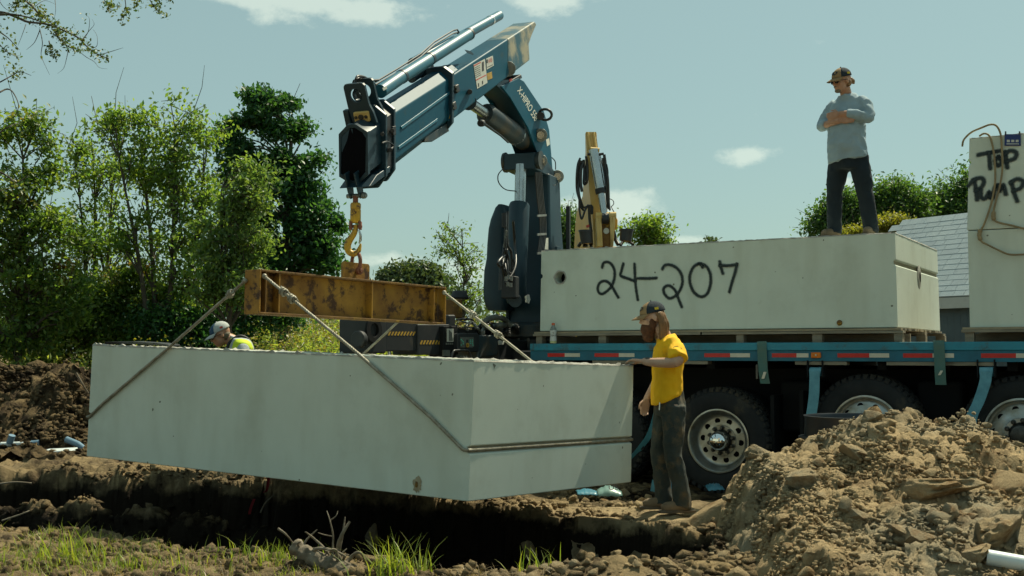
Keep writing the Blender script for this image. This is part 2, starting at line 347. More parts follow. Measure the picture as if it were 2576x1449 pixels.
# ------------------------------------------------------------------ ground
def dirtmat(name, dry, clay, dark, s=1.0, moist_or_shade=None, dk=(.52, .68), packed=None):
    m = bpy.data.materials.new(name); m.use_nodes = True; t = m.node_tree; b = t.nodes['Principled BSDF']
    b.inputs['Roughness'].default_value = 0.95; b.inputs['Specular IOR Level'].default_value = 0.12
    g = t.nodes.new('ShaderNodeNewGeometry')
    def nz(sc, de=8, ro=0.65):
        n = t.nodes.new('ShaderNodeTexNoise'); n.inputs['Scale'].default_value = sc * s; n.inputs['Detail'].default_value = de; n.inputs['Roughness'].default_value = ro
        t.links.new(g.outputs['Position'], n.inputs['Vector']); return n.outputs['Fac']
    def mixc(a, c, f, lo, hi):
        r = t.nodes.new('ShaderNodeMapRange'); r.inputs[1].default_value = lo; r.inputs[2].default_value = hi; t.links.new(f, r.inputs[0])
        mx = t.nodes.new('ShaderNodeMix'); mx.data_type = 'RGBA'; t.links.new(r.outputs[0], mx.inputs[0])
        if hasattr(a, 'default_value'): t.links.new(a, mx.inputs[6])
        else: mx.inputs[6].default_value = (*a, 1)
        mx.inputs[7].default_value = (*c, 1); return mx.outputs[2]
    c = mixc(dry, clay, nz(1.1), 0.45, 0.62); c = mixc(c, dark, nz(2.7), dk[0], dk[1]); c = mixc(c, tuple(x * 1.25 for x in dry), nz(9.0), 0.55, 0.75)
    if packed:     # dry, trodden landing beside the pit
        vs_ = t.nodes.new('ShaderNodeVectorMath'); vs_.operation = 'SUBTRACT'; vs_.inputs[1].default_value = (1.0, 9.75, 0); t.links.new(g.outputs['Position'], vs_.inputs[0])
        vm_ = t.nodes.new('ShaderNodeVectorMath'); vm_.operation = 'MULTIPLY'; vm_.inputs[1].default_value = (.62, 1.1, 0); t.links.new(vs_.outputs[0], vm_.inputs[0])
        vl_ = t.nodes.new('ShaderNodeVectorMath'); vl_.operation = 'LENGTH'; t.links.new(vm_.outputs[0], vl_.inputs[0])
        md_ = t.nodes.new('ShaderNodeMath'); md_.operation = 'MULTIPLY_ADD'; md_.inputs[1].default_value = 1.1; t.links.new(nz(2.2), md_.inputs[0]); t.links.new(vl_.outputs['Value'], md_.inputs[2])
        c = mixc(c, packed, md_.outputs[0], 1.6, 1.15)
    if moist_or_shade:      # near black below ground level: pit shade painted in over damp soil
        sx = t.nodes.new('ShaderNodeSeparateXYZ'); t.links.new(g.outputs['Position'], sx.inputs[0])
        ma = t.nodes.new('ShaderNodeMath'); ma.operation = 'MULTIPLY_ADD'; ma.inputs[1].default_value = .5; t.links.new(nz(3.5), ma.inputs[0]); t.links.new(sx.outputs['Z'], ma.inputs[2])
        c = mixc(c, moist_or_shade, ma.outputs[0], .26, .14)
    t.links.new(c, b.inputs['Base Color'])
    bp = t.nodes.new('ShaderNodeBump'); bp.inputs['Strength'].default_value = 0.9; bp.inputs['Distance'].default_value = 0.05
    t.links.new(nz(24, 9, 0.75), bp.inputs['Height']); t.links.new(bp.outputs[0], b.inputs['Normal'])
    return m
M['dirt'] = dirtmat('bare_dirt', (0.27, 0.198, 0.105), (0.19, 0.145, 0.085), (0.075, 0.054, 0.033), moist_or_shade=(0.020, 0.015, 0.010), dk=(.45, .62), packed=(.36, .275, .16))  # pit shade goes in as a near-black low tone
M['pile'] = dirtmat('excavated_dirt', (0.40, 0.295, 0.165), (0.30, 0.255, 0.172), (0.18, 0.12, 0.062))
M['clod'] = dirtmat('dirt_clod', (0.39, 0.29, 0.165), (0.29, 0.245, 0.165), (0.21, 0.125, 0.056), 2.0)
M['moist_or_shade'] = dirtmat('moist_soil', (0.165, 0.118, 0.062), (0.09, 0.065, 0.038), (0.035, 0.025, 0.016), 1.6, dk=(.46, .60))

PIT = [(1.50, 8.75), (0.95, 9.25), (0.39, 9.80), (-0.36, 10.45), (-1.5, 11.2), (-2.7, 12.05), (-3.6, 12.35), (-5.2, 12.7), (-8.5, 13.2), (-8.5, 9.8), (-4.6, 9.0), (-3.3, 8.68),
       (-2.1, 8.05), (-1.2, 7.65), (-0.55, 7.3), (0.3, 7.35), (1.05, 7.5), (1.5, 8.0)]
def poly_sdf(px, py, poly):
    d = np.full(px.shape, 1e9); inside = np.zeros(px.shape, dtype=bool); n = len(poly)
    for i in range(n):
        ax, ay = poly[i]; bx, by = poly[(i + 1) % n]; ex, ey = bx - ax, by - ay
        t = np.clip(((px - ax) * ex + (py - ay) * ey) / (ex * ex + ey * ey), 0, 1)
        d = np.minimum(d, np.hypot(px - ax - t * ex, py - ay - t * ey))
        with np.errstate(divide='ignore', invalid='ignore'):
            c = ((ay > py) != (by > py)) & (px < (bx - ax) * (py - ay) / (by - ay + 1e-12) + ax)
        inside ^= c
    return np.where(inside, -d, d)
def seg_d(x, y, ax, ay, bx, by):
    ex, ey = bx - ax, by - ay; t = np.clip(((x - ax) * ex + (y - ay) * ey) / (ex * ex + ey * ey), 0, 1)
    return np.hypot(x - ax - t * ex, y - ay - t * ey), t
def lumps(x, y, f, seed, p=0.55):
    """clumpy crumb relief: rounded bumps with creases between"""
    n = vnoise(x * f, y * f, seed); return np.abs(n - 0.5) * 2
def ground_h(x, y):
    x = np.asarray(x, float); y = np.asarray(y, float)
    near = sstep(25, 15, y) * sstep(14, 9, np.abs(x))
    h = 0.05 * fbm(x, y, 0.6, 4, 3) * near + 0.03 * fbm(x, y, 3.0, 4, 11) * near
    h = h + 0.6 * sstep(17, 30, y) * sstep(2, -3, x)                       # meadow rises behind
    h = h - 0.08 * sstep(10.2, 11.5, y) * sstep(-1, 1, x) * sstep(40, 20, y)  # truck stands a little lower
    # crumbly disturbed soil everywhere but on the packed landing where the man stands
    pack = sstep(0.9, 0.3, np.hypot((x - 0.9) / 1.35, (y - 9.55) / 0.62))
    rough = near * (1 - 0.85 * pack)
    lum = 0.10 * (0.5 - lumps(x, y, 2.2, 21)) + 0.06 * (0.5 - lumps(x, y, 5.5, 31)) + 0.030 * (0.5 - lumps(x, y, 13, 41))
    far_left = sstep(0.0, -2.0, x) * sstep(9.5, 10.5, y)
    h = h + lum * rough * (0.55 + 0.9 * far_left)
    # the pit
    wob = 0.16 * fbm(x, y, 0.9, 3, 51) + 0.10 * fbm(x, y, 4.0, 4, 61)
    d = poly_sdf(x, y, PIT) + wob
    wall = np.clip((0.02 - d) / (.52 - .16 * sstep(-2, -3.5, x)), 0, 1); wall = (1 - (1 - wall) ** 2) ** .75
    depth = 2.3 + 0.25 * fbm(x, y, 0.7, 3, 71)
    # bench and ramp on the left side of the pit
    dr, tt = seg_d(x, y, -7.0, 11.75, -2.0, 9.85)
    ridge = np.exp(-((dr + .10 * fbm(x, y, 2.2, 3, 55)) / 0.36) ** 2 * 1.6)
    dl, tl = seg_d(x, y, -3.1, 11.6, -2.2, 10.9)
    left = sstep(-2.0, -4.6, x)
    depth = depth * (1 - 0.38 * left)
    pit = -depth * wall
    pit = pit * (1 - ridge) + np.maximum(pit, -0.16 * tt - 0.03) * ridge
    pit = pit + wall * (0.12 * (0.5 - lumps(x, y, 3.3, 81)) + 0.05 * (0.5 - lumps(x, y, 9.0, 91)))
    # raised crumbly lip on the near side (right of centre) and far rim
    lip = np.exp(-((d - 0.22) / 0.2) ** 2)
    h = h + pit + lip * (0.06 - .045 * sstep(9.4, 8.6, y)) * (1 + fbm(x, y, 3.5, 3, 101)) * (1 - pack)
    h = h + 0.10 * np.exp(-((x - 0.62) / 0.52) ** 2 - ((y - 6.9) / 0.25) ** 2) * (1 + 0.5 * fbm(x, y, 5, 4, 111))
    return h
def graded(lo, hi, step, far_lo, far_hi, k=1.16, mid=None):
    a = list(np.arange(lo, hi, step)); s = step; v = a[-1]
    while v < far_hi: s *= k; v += s; a.append(v)
    s = step; v = a[0]; pre = []
    while v > far_lo: s *= k; v -= s; pre.append(v)
    return np.array(pre[::-1] + a)
def vnoise3(p, f, seed):
    q = p * f; i = np.floor(q); w = q - i; w = w * w * (3 - 2 * w); out = 0
    for a in (0, 1):
        for b in (0, 1):
            for c in (0, 1):
                h = _hash(i[:, 0] + a + 57 * (i[:, 2] + c), i[:, 1] + b + 113 * (i[:, 2] + c), seed)
                out = out + h * (w[:, 0] if a else 1 - w[:, 0]) * (w[:, 1] if b else 1 - w[:, 1]) * (w[:, 2] if c else 1 - w[:, 2])
    return out - .5
def crag_fn(amps, weight=None):
    def fn(v):
        w = np.ones(len(v)) if weight is None else weight(v); d = np.zeros_like(v)
        for k, (f, a) in enumerate(amps):
            for ax in range(3): d[:, ax] += a * 2 * vnoise3(v, f, 500 + k * 7 + ax * 31)
        return v + d * w[:, None]
    return fn
def grid_mesh(name, xs, ys, H, mat, mask=None, crag=None):
    X, Y = np.meshgrid(xs, ys); Z = H; nx, ny = len(xs), len(ys)
    v = np.stack([X, Y, Z], -1).reshape(-1, 3)
    if crag is not None: v = crag(v)
    i = np.arange(nx * ny).reshape(ny, nx)
    f = np.stack([i[:-1, :-1], i[:-1, 1:], i[1:, 1:], i[1:, :-1]], -1)
    if mask is not None: f = f[mask[:-1, :-1] & mask[1:, 1:] & mask[:-1, 1:] & mask[1:, :-1]]
    f = f.reshape(-1)
    return npmesh(name, v, f, 4, mat, smooth=True)
gx = graded(-6.2, 3.2, 0.026, -900, 900, 1.17); gy = graded(6.5, 13.2, 0.026, -300, 1500, 1.09)
GX, GY = np.meshgrid(gx, gy)
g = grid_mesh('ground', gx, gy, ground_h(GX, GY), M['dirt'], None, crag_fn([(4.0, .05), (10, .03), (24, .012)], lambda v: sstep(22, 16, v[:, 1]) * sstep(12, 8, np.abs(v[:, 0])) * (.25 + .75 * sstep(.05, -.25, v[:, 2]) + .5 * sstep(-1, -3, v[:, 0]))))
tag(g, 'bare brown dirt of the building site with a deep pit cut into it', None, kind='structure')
def gz(x, y): return float(ground_h(np.array([x]), np.array([y]))[0])

# heaps of excavated soil
def pile_ridge(x):
    # ridge line of the big heap, heights at about 8.7 m from the camera
    xs = np.array([1.0, 1.35, 1.62, 1.80, 1.88, 2.02, 2.3, 2.62, 2.9, 3.16, 3.42, 3.6, 3.85, 4.3, 5.0, 6.5])
    zs = np.array([-0.25, -0.05, 0.24, 0.52, 0.63, 0.64, 0.74, 0.90, 0.87, 0.89, 0.90, 0.82, 0.72, 0.66, 0.5, 0.1])
    return np.interp(x, xs, zs)
def pile_h(x, y):
    x = np.asarray(x, float); y = np.asarray(y, float)
    yr = 8.55 + 0.12 * fbm(x, y * 0, 0.8, 3, 5)
    r = pile_ridge(x + 0.05 * fbm(x, y, 2.0, 3, 6))
    front = sstep(4.9, 1.0, np.maximum(yr - y, 0) * 1.0 + 0.55)
    fr = np.clip((yr - y) / 3.3, 0, 1); back = np.clip((y - yr) / 1.5, 0, 1)
    prof = np.where(y < yr, 1 - fr ** 0.92, 1 - back ** 1.3)
    base = -0.18
    h = base + (r - base) * prof
    # left flank falls steeply towards the pit
    edge = 0.78 + 0.10 * fbm(x, y, 1.3, 3, 8) - 0.14 * np.clip((8.1 - y), 0, 1.5)
    h = h - 1.0 * sstep(1.15, -0.15, x - edge) * sstep(9.6, 8.9, y)
    env = sstep(-0.2, 0.15, h)
    h = h + env * (0.09 * (0.5 - lumps(x, y, 1.9, 201)) + 0.09 * fbm(x, y, 3.1, 5, 211, .62) + 0.045 * (0.5 - lumps(x, y, 9.5, 221)) + 0.028 * (0.5 - lumps(x, y, 22, 231)) + 0.05 * fbm(x, y, 1.4, 3, 241))
    # slump scar in front
    h = h - 0.13 * np.exp(-((x - 2.95) / 0.24) ** 2 - ((y - 6.7) / 0.35) ** 2) - 0.16 * np.exp(-((x - 2.75) / 0.3) ** 2 - ((y - 7.45) / 0.16) ** 2)
    h = h - 0.14 * np.exp(-((x - 3.35) / 0.3) ** 2 - ((y - 7.7) / 0.18) ** 2)
    return h
px = np.arange(0.5, 6.6, 0.022); py = np.arange(4.7, 10.1, 0.022)
PX, PY = np.meshgrid(px, py); PH = pile_h(PX, PY)
pile = grid_mesh('dirt_pile', px, py, PH, M['pile'], PH > ground_h(PX, PY) - 0.35, crag_fn([(3.0, .03), (8, .028), (17, .022), (34, .012)]))
tag(pile, 'big heap of dry tan excavated dirt in the right foreground', 'dirt pile')
def heap_h(x, y):
    h = .95 * np.exp(-((x + 7.9) / 1.9) ** 2 - ((y - 17.3) / 1.25) ** 2) + 0.70 * np.exp(-((x + 5.9) / 1.1) ** 2 - ((y - 17.2) / 1.0) ** 2) + 0.7 * np.exp(-((x + 10.5) / 1.7) ** 2 - ((y - 17.5) / 1.2) ** 2)
    h = h + 0.35 * np.exp(-((x + 3.9) / 1.3) ** 2 - ((y - 17.4) / 0.9) ** 2)
    env = sstep(0.02, 0.35, h)
    return h - 0.06 + env * (0.36 * (0.5 - lumps(x, y, 1.0, 301)) + 0.22 * fbm(x, y, 2.1, 4, 311, .6) + 0.12 * (0.5 - lumps(x, y, 5.2, 321)) + 0.06 * (0.5 - lumps(x, y, 11, 331)))
hx = np.arange(-12, -2.5, 0.04); hy = np.arange(14.2, 19, 0.04)
HX, HY = np.meshgrid(hx, hy); HH = heap_h(HX, HY) + ground_h(HX, HY)
heap = grid_mesh('dirt_pile', hx, hy, HH, M['moist_or_shade'], HH > ground_h(HX, HY) - 0.2, crag_fn([(1.6, .12), (4, .10), (9, .07), (18, .035)]))
tag(heap, 'dark brown soil heap at the left edge below the trees', 'dirt pile')
def top_z(x, y):
    z = gz(x, y)
    if 0.5 < x < 6.6 and 4.7 < y < 10.1: z = max(z, float(pile_h(np.array([x]), np.array([y]))[0]))
    if -13 < x < -1.5 and 14.2 < y < 20: z = max(z, z + float(heap_h(np.array([x]), np.array([y]))[0]))
    return z
def top_zs(x, y):
    z = ground_h(x, y); p = np.where((x > 0.5) & (x < 6.6) & (y > 4.7) & (y < 10.1), pile_h(x, y), -9)
    return np.maximum(z, p)

# clods: shared meshes
def clod_mesh(seed, sub, amp):
    import bmesh
    bm = bmesh.new(); bmesh.ops.create_icosphere(bm, subdivisions=sub, radius=1.0)
    off = Vector((seed * 13.7, seed * 7.1, seed * 3.3))
    for v in bm.verts:
        n = mnoise.noise(v.co * 0.9 + off) * 0.5 + mnoise.noise(v.co * 2.2 + off) * 0.28 + mnoise.noise(v.co * 5 + off) * 0.20 + mnoise.noise(v.co * 11 + off) * 0.09
        c = v.co * (1 + amp * n)
        for pl in range(11):
            q = Vector((math.sin(seed * 3 + pl * 2.1), math.cos(seed * 5 + pl * 1.7), math.sin(seed + pl * 4.3))).normalized()
            dd = c.dot(q) - 0.66 - .12 * math.sin(seed * 7.3 + pl * 5.1)
            if dd > 0: c -= q * dd * 0.9
        v.co = Vector((c.x * 1.0, c.y * 0.85, c.z * 0.68))
    me = bpy.data.meshes.new('dirt_clod'); bm.to_mesh(me); bm.free(); me.materials.append(M['clod'])
    me.polygons.foreach_set('use_smooth', [True] * len(me.polygons)); me.set_sharp_from_angle(angle=math.radians(38)); return me
CLS = [clod_mesh(i + 1, 2, 0.75) for i in range(9)]; CLB = [clod_mesh(i + 31, 4, 0.85) for i in range(7)]
def clod(x, y, r, me, label, group=None, sink=0.35, z=None, sc=(1, 1, 1)):
    o = bpy.data.objects.new('dirt_clod', me); COL.objects.link(o)
    o.location = (x, y, (top_z(x, y) if z is None else z) + r * 0.68 * (1 - sink) * sc[2]); o.scale = (r * sc[0], r * sc[1], r * sc[2])
    o.rotation_euler = (random.uniform(-.4, .4), random.uniform(-.4, .4), random.uniform(0, 6.28)); tag(o, label, 'clod', group); return o
def at_surface(xd, yd, y0=5.2, y1=16):
    """first point on the soil surface along a sight line"""
    d = cray(xd, yd)
    ks = np.linspace(y0, y1, 900) / d.y
    zz = CAM.z + d.z * ks; hh = top_zs(d.x * ks, d.y * ks)
    i = np.argmax(hh >= zz) if (hh >= zz).any() else np.argmin((zz - hh) + np.where(ks * d.y > 9.5, 9, 0)); k = ks[i]; return d.x * k, d.y * k, hh[i]
for xd, yd, r, lb, sc in [
        (1812, 1300, .25, 'large cracked clod at the left foot of the big dirt heap beside the pit', (1.15, 1, .85)),
        (1905, 1127, .125, 'rounded pale clod perched on the left shoulder of the dirt heap before the wheel', (1.1, 1, 1)),
        (2190, 1050, .085, 'round clod on the left peak of the dirt heap beside the black tub', (1, 1, 1)),
        (2150, 1142, .11, 'brown broken clod below the left peak of the dirt heap', (1.3, 1, .8)),
        (2020, 1222, .14, 'squarish grey clod in the middle of the dirt heap left slope', (1, 1, 1.15)),
        (2335, 1225, .22, 'long grey clay slab across the middle of the dirt heap', (1.5, .9, .7)),
        (2300, 1350, .12, 'flat pale clod low in the middle of the dirt heap', (1.35, 1, .75)),
        (2545, 1235, .24, 'big tan clod on the dirt heap at the right picture edge', (1.2, 1, .9)),
        (2500, 1345, .23, 'wide brown clod above the white pipe on the dirt heap', (1.45, 1, .75)),
        (2450, 1400, .10, 'small clod beside the end of the white pipe', (1.2, 1, .9)),
        (1335, 1408, .10, 'tall grey stone at the left end of the rubble in front of the pit', (1, 1, 1.2)),
        (1610, 1415, .13, 'broad clod at the right end of the rubble in front of the pit', (1.4, 1, .85)),
        (1680, 1430, .10, 'clod in the near rubble at the foot of the dirt heap', (1.3, 1, .8)),
        (1572, 1243, .065, 'lone upright clod behind the man in yellow, near the tank corner', (1, 1, 1.2)),
        (940, 1392, .105, 'pointed brown stone between the dead stump and the tall grass tuft', (.85, .8, 1.75)),
        (1075, 1412, .06, 'small tan stone just right of the tall grass tuft', (1.1, 1, .9))]:
    x, y, z = at_surface(xd, yd); clod(x, y, r, random.choice(CLB), lb, None, 0.25, z - r * .45, sc)
# loose clods that nothing tells apart
cnt = 0
PL = 'fist sized loose clod lying among many on the big dirt heap'
while cnt < 150:
    x = random.uniform(1.3, 5.0); y = random.uniform(5.4, 8.9)
    sx = 1288 + 2850 * x / y
    if sx > 2640 or top_z(x, y) < 0.0: continue
    clod(x, y, random.choice([.026, .035, .042, .055, .075]) * random.uniform(.8, 1.3), random.choice(CLS), PL, 'loose clods on the big dirt heap', .55); cnt += 1
for i in range(60):
    x = random.gauss(0.6, .42); y = random.gauss(6.92, .15)
    clod(x, y, random.choice([.018, .025, .032, .042, .055]) * random.uniform(.8, 1.25), random.choice(CLS), 'small stone of the rubble row along the near edge of the pit', 'rubble along the near edge of the pit')
for i in range(34):
    x = random.uniform(0.55, 1.5); y = random.uniform(10.4, 11.4)
    clod(x, y, random.uniform(.02, .06), random.choice(CLS), 'small clod in the disturbed soil between the hanging tank and truck wheels', 'clods before the truck wheels')
# countless crumbs: one object
def crumbs(name, xy, rr, mat):
    t = (1 + 5 ** .5) / 2
    iv = np.array([(-1, t, 0), (1, t, 0), (-1, -t, 0), (1, -t, 0), (0, -1, t), (0, 1, t), (0, -1, -t), (0, 1, -t), (t, 0, -1), (t, 0, 1), (-t, 0, -1), (-t, 0, 1)], float) / 1.9
    jf = np.array([(0, 11, 5), (0, 5, 1), (0, 1, 7), (0, 7, 10), (0, 10, 11), (1, 5, 9), (5, 11, 4), (11, 10, 2), (10, 7, 6), (7, 1, 8), (3, 9, 4), (3, 4, 2), (3, 2, 6), (3, 6, 8), (3, 8, 9), (4, 9, 5), (2, 4, 11), (6, 2, 10), (8, 6, 7), (9, 8, 1)])
    n = len(xy); z = top_zs(xy[:, 0], xy[:, 1])
    v = iv[None] * (1 + rng.uniform(-.55, .4, (n, 12, 1))) * rr[:, None, None] * rng.uniform(.6, 1.25, (n, 1, 3))
    a = rng.uniform(0, 6.28, n); ca, sa = np.cos(a), np.sin(a)
    vx = v[..., 0] * ca[:, None] - v[..., 1] * sa[:, None]; vy = v[..., 0] * sa[:, None] + v[..., 1] * ca[:, None]
    v = np.stack([vx + xy[:, :1], vy + xy[:, 1:2], v[..., 2] * .8 + (z + rr * .3)[:, None]], -1).reshape(-1, 3)
    f = (jf[None] + (np.arange(n) * 12)[:, None, None]).reshape(-1)
    return npmesh(name, v, f, 3, mat, smooth=False)
n = 62000
xy = np.stack([rng.uniform(1.2, 5.2, n), rng.uniform(5.0, 9.0, n)], 1); xy = xy[(np.abs(xy[:, 0] / xy[:, 1]) < .47)]
keep = pile_h(xy[:, 0], xy[:, 1]) > ground_h(xy[:, 0], xy[:, 1]) + .02; xy = xy[keep]
clump = fbm(xy[:, 0], xy[:, 1], 1.7, 3, 77); xy = xy[clump > rng.uniform(-.6, .35, len(xy))]
fl = np.stack([rng.uniform(.7, 2.3, 16000), rng.uniform(6.0, 8.7, 16000)], 1); xy = np.concatenate([xy, fl[pile_h(fl[:, 0], fl[:, 1]) > ground_h(fl[:, 0], fl[:, 1]) + .01]])
tag(crumbs('dirt_crumbs', xy, 0.004 + 0.024 * rng.random(len(xy)) ** 3.2, M['pile']), 'countless small crumbs of dry soil over the big dirt heap', 'soil', kind='stuff')
n = 15000
xy = np.stack([rng.uniform(-8.6, -4.6, n), rng.uniform(14.3, 18.0, n)], 1); xy = xy[xy[:, 0] / xy[:, 1] > -.50]
hz_ = heap_h(xy[:, 0], xy[:, 1]) + ground_h(xy[:, 0], xy[:, 1]); _tz = top_zs
top_zs = lambda x, y: np.maximum(_tz(x, y), heap_h(x, y) + ground_h(x, y))
tag(crumbs('dirt_crumbs', xy, 0.010 + 0.05 * rng.random(len(xy)) ** 4.0, M['moist_or_shade']), 'countless crumbs of dark soil on the left heap', 'soil', kind='stuff')
top_zs = _tz
n = 30000
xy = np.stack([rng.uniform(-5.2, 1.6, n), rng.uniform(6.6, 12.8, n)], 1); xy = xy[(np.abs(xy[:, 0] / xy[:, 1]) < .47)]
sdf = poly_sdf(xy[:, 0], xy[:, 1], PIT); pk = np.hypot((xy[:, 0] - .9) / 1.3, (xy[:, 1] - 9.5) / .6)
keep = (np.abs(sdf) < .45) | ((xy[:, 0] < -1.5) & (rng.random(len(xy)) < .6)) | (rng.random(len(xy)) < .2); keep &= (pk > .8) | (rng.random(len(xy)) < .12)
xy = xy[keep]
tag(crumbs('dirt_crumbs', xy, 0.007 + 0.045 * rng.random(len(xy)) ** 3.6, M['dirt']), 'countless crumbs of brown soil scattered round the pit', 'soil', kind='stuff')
# ------------------------------------------------------------------ concrete tanks, spreader beam, ropes
def boolean_cut(o, mb):
    cm_ = bpy.data.meshes.new('cutter'); cm_.from_pydata([tuple(v - ORIG.get(o.name, Vector((0, 0, 0)))) for v in mb.v], [], mb.f); fix_normals(cm_)
    c = bpy.data.objects.new('cutter', cm_); COL.objects.link(c)
    c.matrix_world = o.matrix_world.copy() if o.parent is None else Matrix.Identity(4)
    if o.parent is not None: c.parent = o.parent
    else: c.location = o.location
    md = o.modifiers.new('cut', 'BOOLEAN'); md.operation = 'DIFFERENCE'; md.solver = 'EXACT'; md.object = c
    mods = [(m.type, m) for m in o.modifiers if m.type == 'BEVEL']
    for _, m in mods: m.show_viewport = False
    bpy.context.view_layer.update()
    dg = bpy.context.evaluated_depsgraph_get(); me = bpy.data.meshes.new_from_object(o.evaluated_get(dg))
    o.modifiers.remove(md); o.data = me
    for _, m in mods: m.show_viewport = True
    bpy.data.objects.remove(c)
def tri(c8):
    """c8[(l,w,h)] corners -> trilinear map"""
    def T(l, w, h):
        p = Vector((0, 0, 0))
        for i in (0, 1):
            for j in (0, 1):
                for k in (0, 1):
                    p += c8[(i, j, k)] * ((l if i else 1 - l) * (w if j else 1 - w) * (h if k else 1 - h))
        return p
    return T
def tank_mb(T, L, Wd, H, g0, g1, gd=0.03, open_top=True, wall=0.1, groove_ends=(0, 1)):
    m = MB(); d = gd / L; e = 0.012 / H
    right = [(1, 0)] + ([(1, g0), (1 - d, g0 + e), (1 - d, g1 - e), (1, g1)] if 1 in groove_ends else []) + [(1, 1)]
    left = [(0, 1)] + ([(0, g1), (d, g1 - e), (d, g0 + e), (0, g0)] if 0 in groove_ends else []) + [(0, 0)]
    out = left[-1:] + right + left[:-1]        # starts (0,0) -> (1,0) -> ... -> (1,1) -> (0,1) -> ...
    n = len(out); vs = [T(l, 0, h) for l, h in out] + [T(l, 1, h) for l, h in out]
    fs = [tuple(range(n)), tuple(range(2 * n - 1, n - 1, -1))]
    for i in range(n):
        j = (i + 1) % n
        if open_top and out[i] == (1, 1) and out[j] == (0, 1): continue
        fs.append((i, j, n + j, n + i))
    m.add(vs, fs)
    if open_top:
        a, b = wall / L, wall / Wd; f = wall / H
        o4 = [T(0, 0, 1), T(1, 0, 1), T(1, 1, 1), T(0, 1, 1)]; i4 = [T(a, b, 1), T(1 - a, b, 1), T(1 - a, 1 - b, 1), T(a, 1 - b, 1)]
        k4 = [T(a, b, f), T(1 - a, b, f), T(1 - a, 1 - b, f), T(a, 1 - b, f)]
        m.add(o4 + i4 + k4, [(i, (i + 1) % 4, 4 + (i + 1) % 4, 4 + i) for i in range(4)] + [(4 + i, 4 + (i + 1) % 4, 8 + (i + 1) % 4, 8 + i) for i in range(4)] + [(8, 9, 10, 11)])
    return m
def weld(o):
    import bmesh
    bm = bmesh.new(); bm.from_mesh(o.data); bmesh.ops.remove_doubles(bm, verts=bm.verts, dist=1e-4); bmesh.ops.recalc_face_normals(bm, faces=bm.faces); bm.to_mesh(o.data); bm.free()
def rough_rim(T, L, Wd, wall, path_lw, amp=0.012, seed=3, width=0.045):
    """ragged bead of cast concrete running along an edge"""
    m = MB(); random.seed(seed); rings = []
    pts = []
    for (a, b) in zip(path_lw[:-1], path_lw[1:]):
        pa, pb = T(*a), T(*b); k = max(2, int((pb - pa).length / 0.03))
        for i in range(k): pts.append((pa.lerp(pb, i / k), (pb - pa).normalized()))
    up = Vector((0, 0, 1))
    for i, (p, t) in enumerate(pts):
        s = up.cross(t).normalized(); hgt = amp * (0.35 + random.random() * 0.75 + (1.2 if random.random() < 0.05 else 0)); ww = width * (0.75 + 0.3 * random.random())
        o = 0.006 * random.uniform(-1, 1)
        rings.append([p + s * (-.003 + o * .3) - up * .004, p + s * (.004 + o) + up * hgt, p + s * (ww * .6) + up * hgt * random.uniform(.3, .9), p + s * ww - up * .004])
    n = 4; b = 0
    for r in rings: m.v += r
    for i in range(len(rings) - 1):
        for k in range(3): m.f.append((i * n + k, i * n + k + 1, (i + 1) * n + k + 1, (i + 1) * n + k))
    return m

# ---- the tank hanging from the crane
c8 = {(0, 0, 1): P(1192, 908, 8.06), (0, 0, 0): P(1177, 1262, 8.08), (1, 0, 1): P(232, 868, 10.2), (1, 0, 0): P(217, 1148, 10.22), (0, 1, 1): P(1594, 920, 9.74), (0, 1, 0): P(1588, 1213, 9.76)}
c8[(1, 1, 1)] = c8[(1, 0, 1)] + c8[(0, 1, 1)] - c8[(0, 0, 1)]; c8[(1, 1, 0)] = c8[(1, 0, 0)] + c8[(0, 1, 0)] - c8[(0, 0, 0)]
TH = tri(c8); HL = (c8[(1, 0, 1)] - c8[(0, 0, 1)]).length; HW = (c8[(0, 1, 1)] - c8[(0, 0, 1)]).length; HH_ = 1.0
tank = thing('concrete_tank', 'open concrete septic tank hanging in rope slings over the pit', 'concrete tank', TH(.5, .5, 0))
body = obj('tank_body', tank_mb(TH, HL, HW, 1.0, .335, .395), M['concrete'], tank, bevel=0.008); weld(body)
r1 = obj('rim', rough_rim(TH, HL, HW, .1, [(1, 0, 1), (0, 0, 1), (0, 1, 1), (1, 1, 1), (1, 0, 1)], .011, 5), M['concrete_edge'], tank, smooth=40)
nF = (TH(1, 0, .5) - TH(0, 0, .5)).cross(Vector((0, 0, 1))).normalized()
if nF.y > 0: nF = -nF                     # outward normal of the long near face
nE = (TH(0, 1, .5) - TH(0, 0, .5)).cross(Vector((0, 0, 1))).normalized()
if nE.x < 0: nE = -nE                     # outward normal of the near end
uL = (TH(1, 0, .5) - TH(0, 0, .5)).normalized(); uW = (TH(0, 1, .5) - TH(0, 0, .5)).normalized()
gm = MB(); gm.prism([TH(0, .004, .345) + nE * -.027, TH(0, .996, .345) + nE * -.027, TH(0, .996, .388) + nE * -.027, TH(0, .004, .388) + nE * -.027], nE * 0.004)
obj('groove', gm, M['groove'], tank)
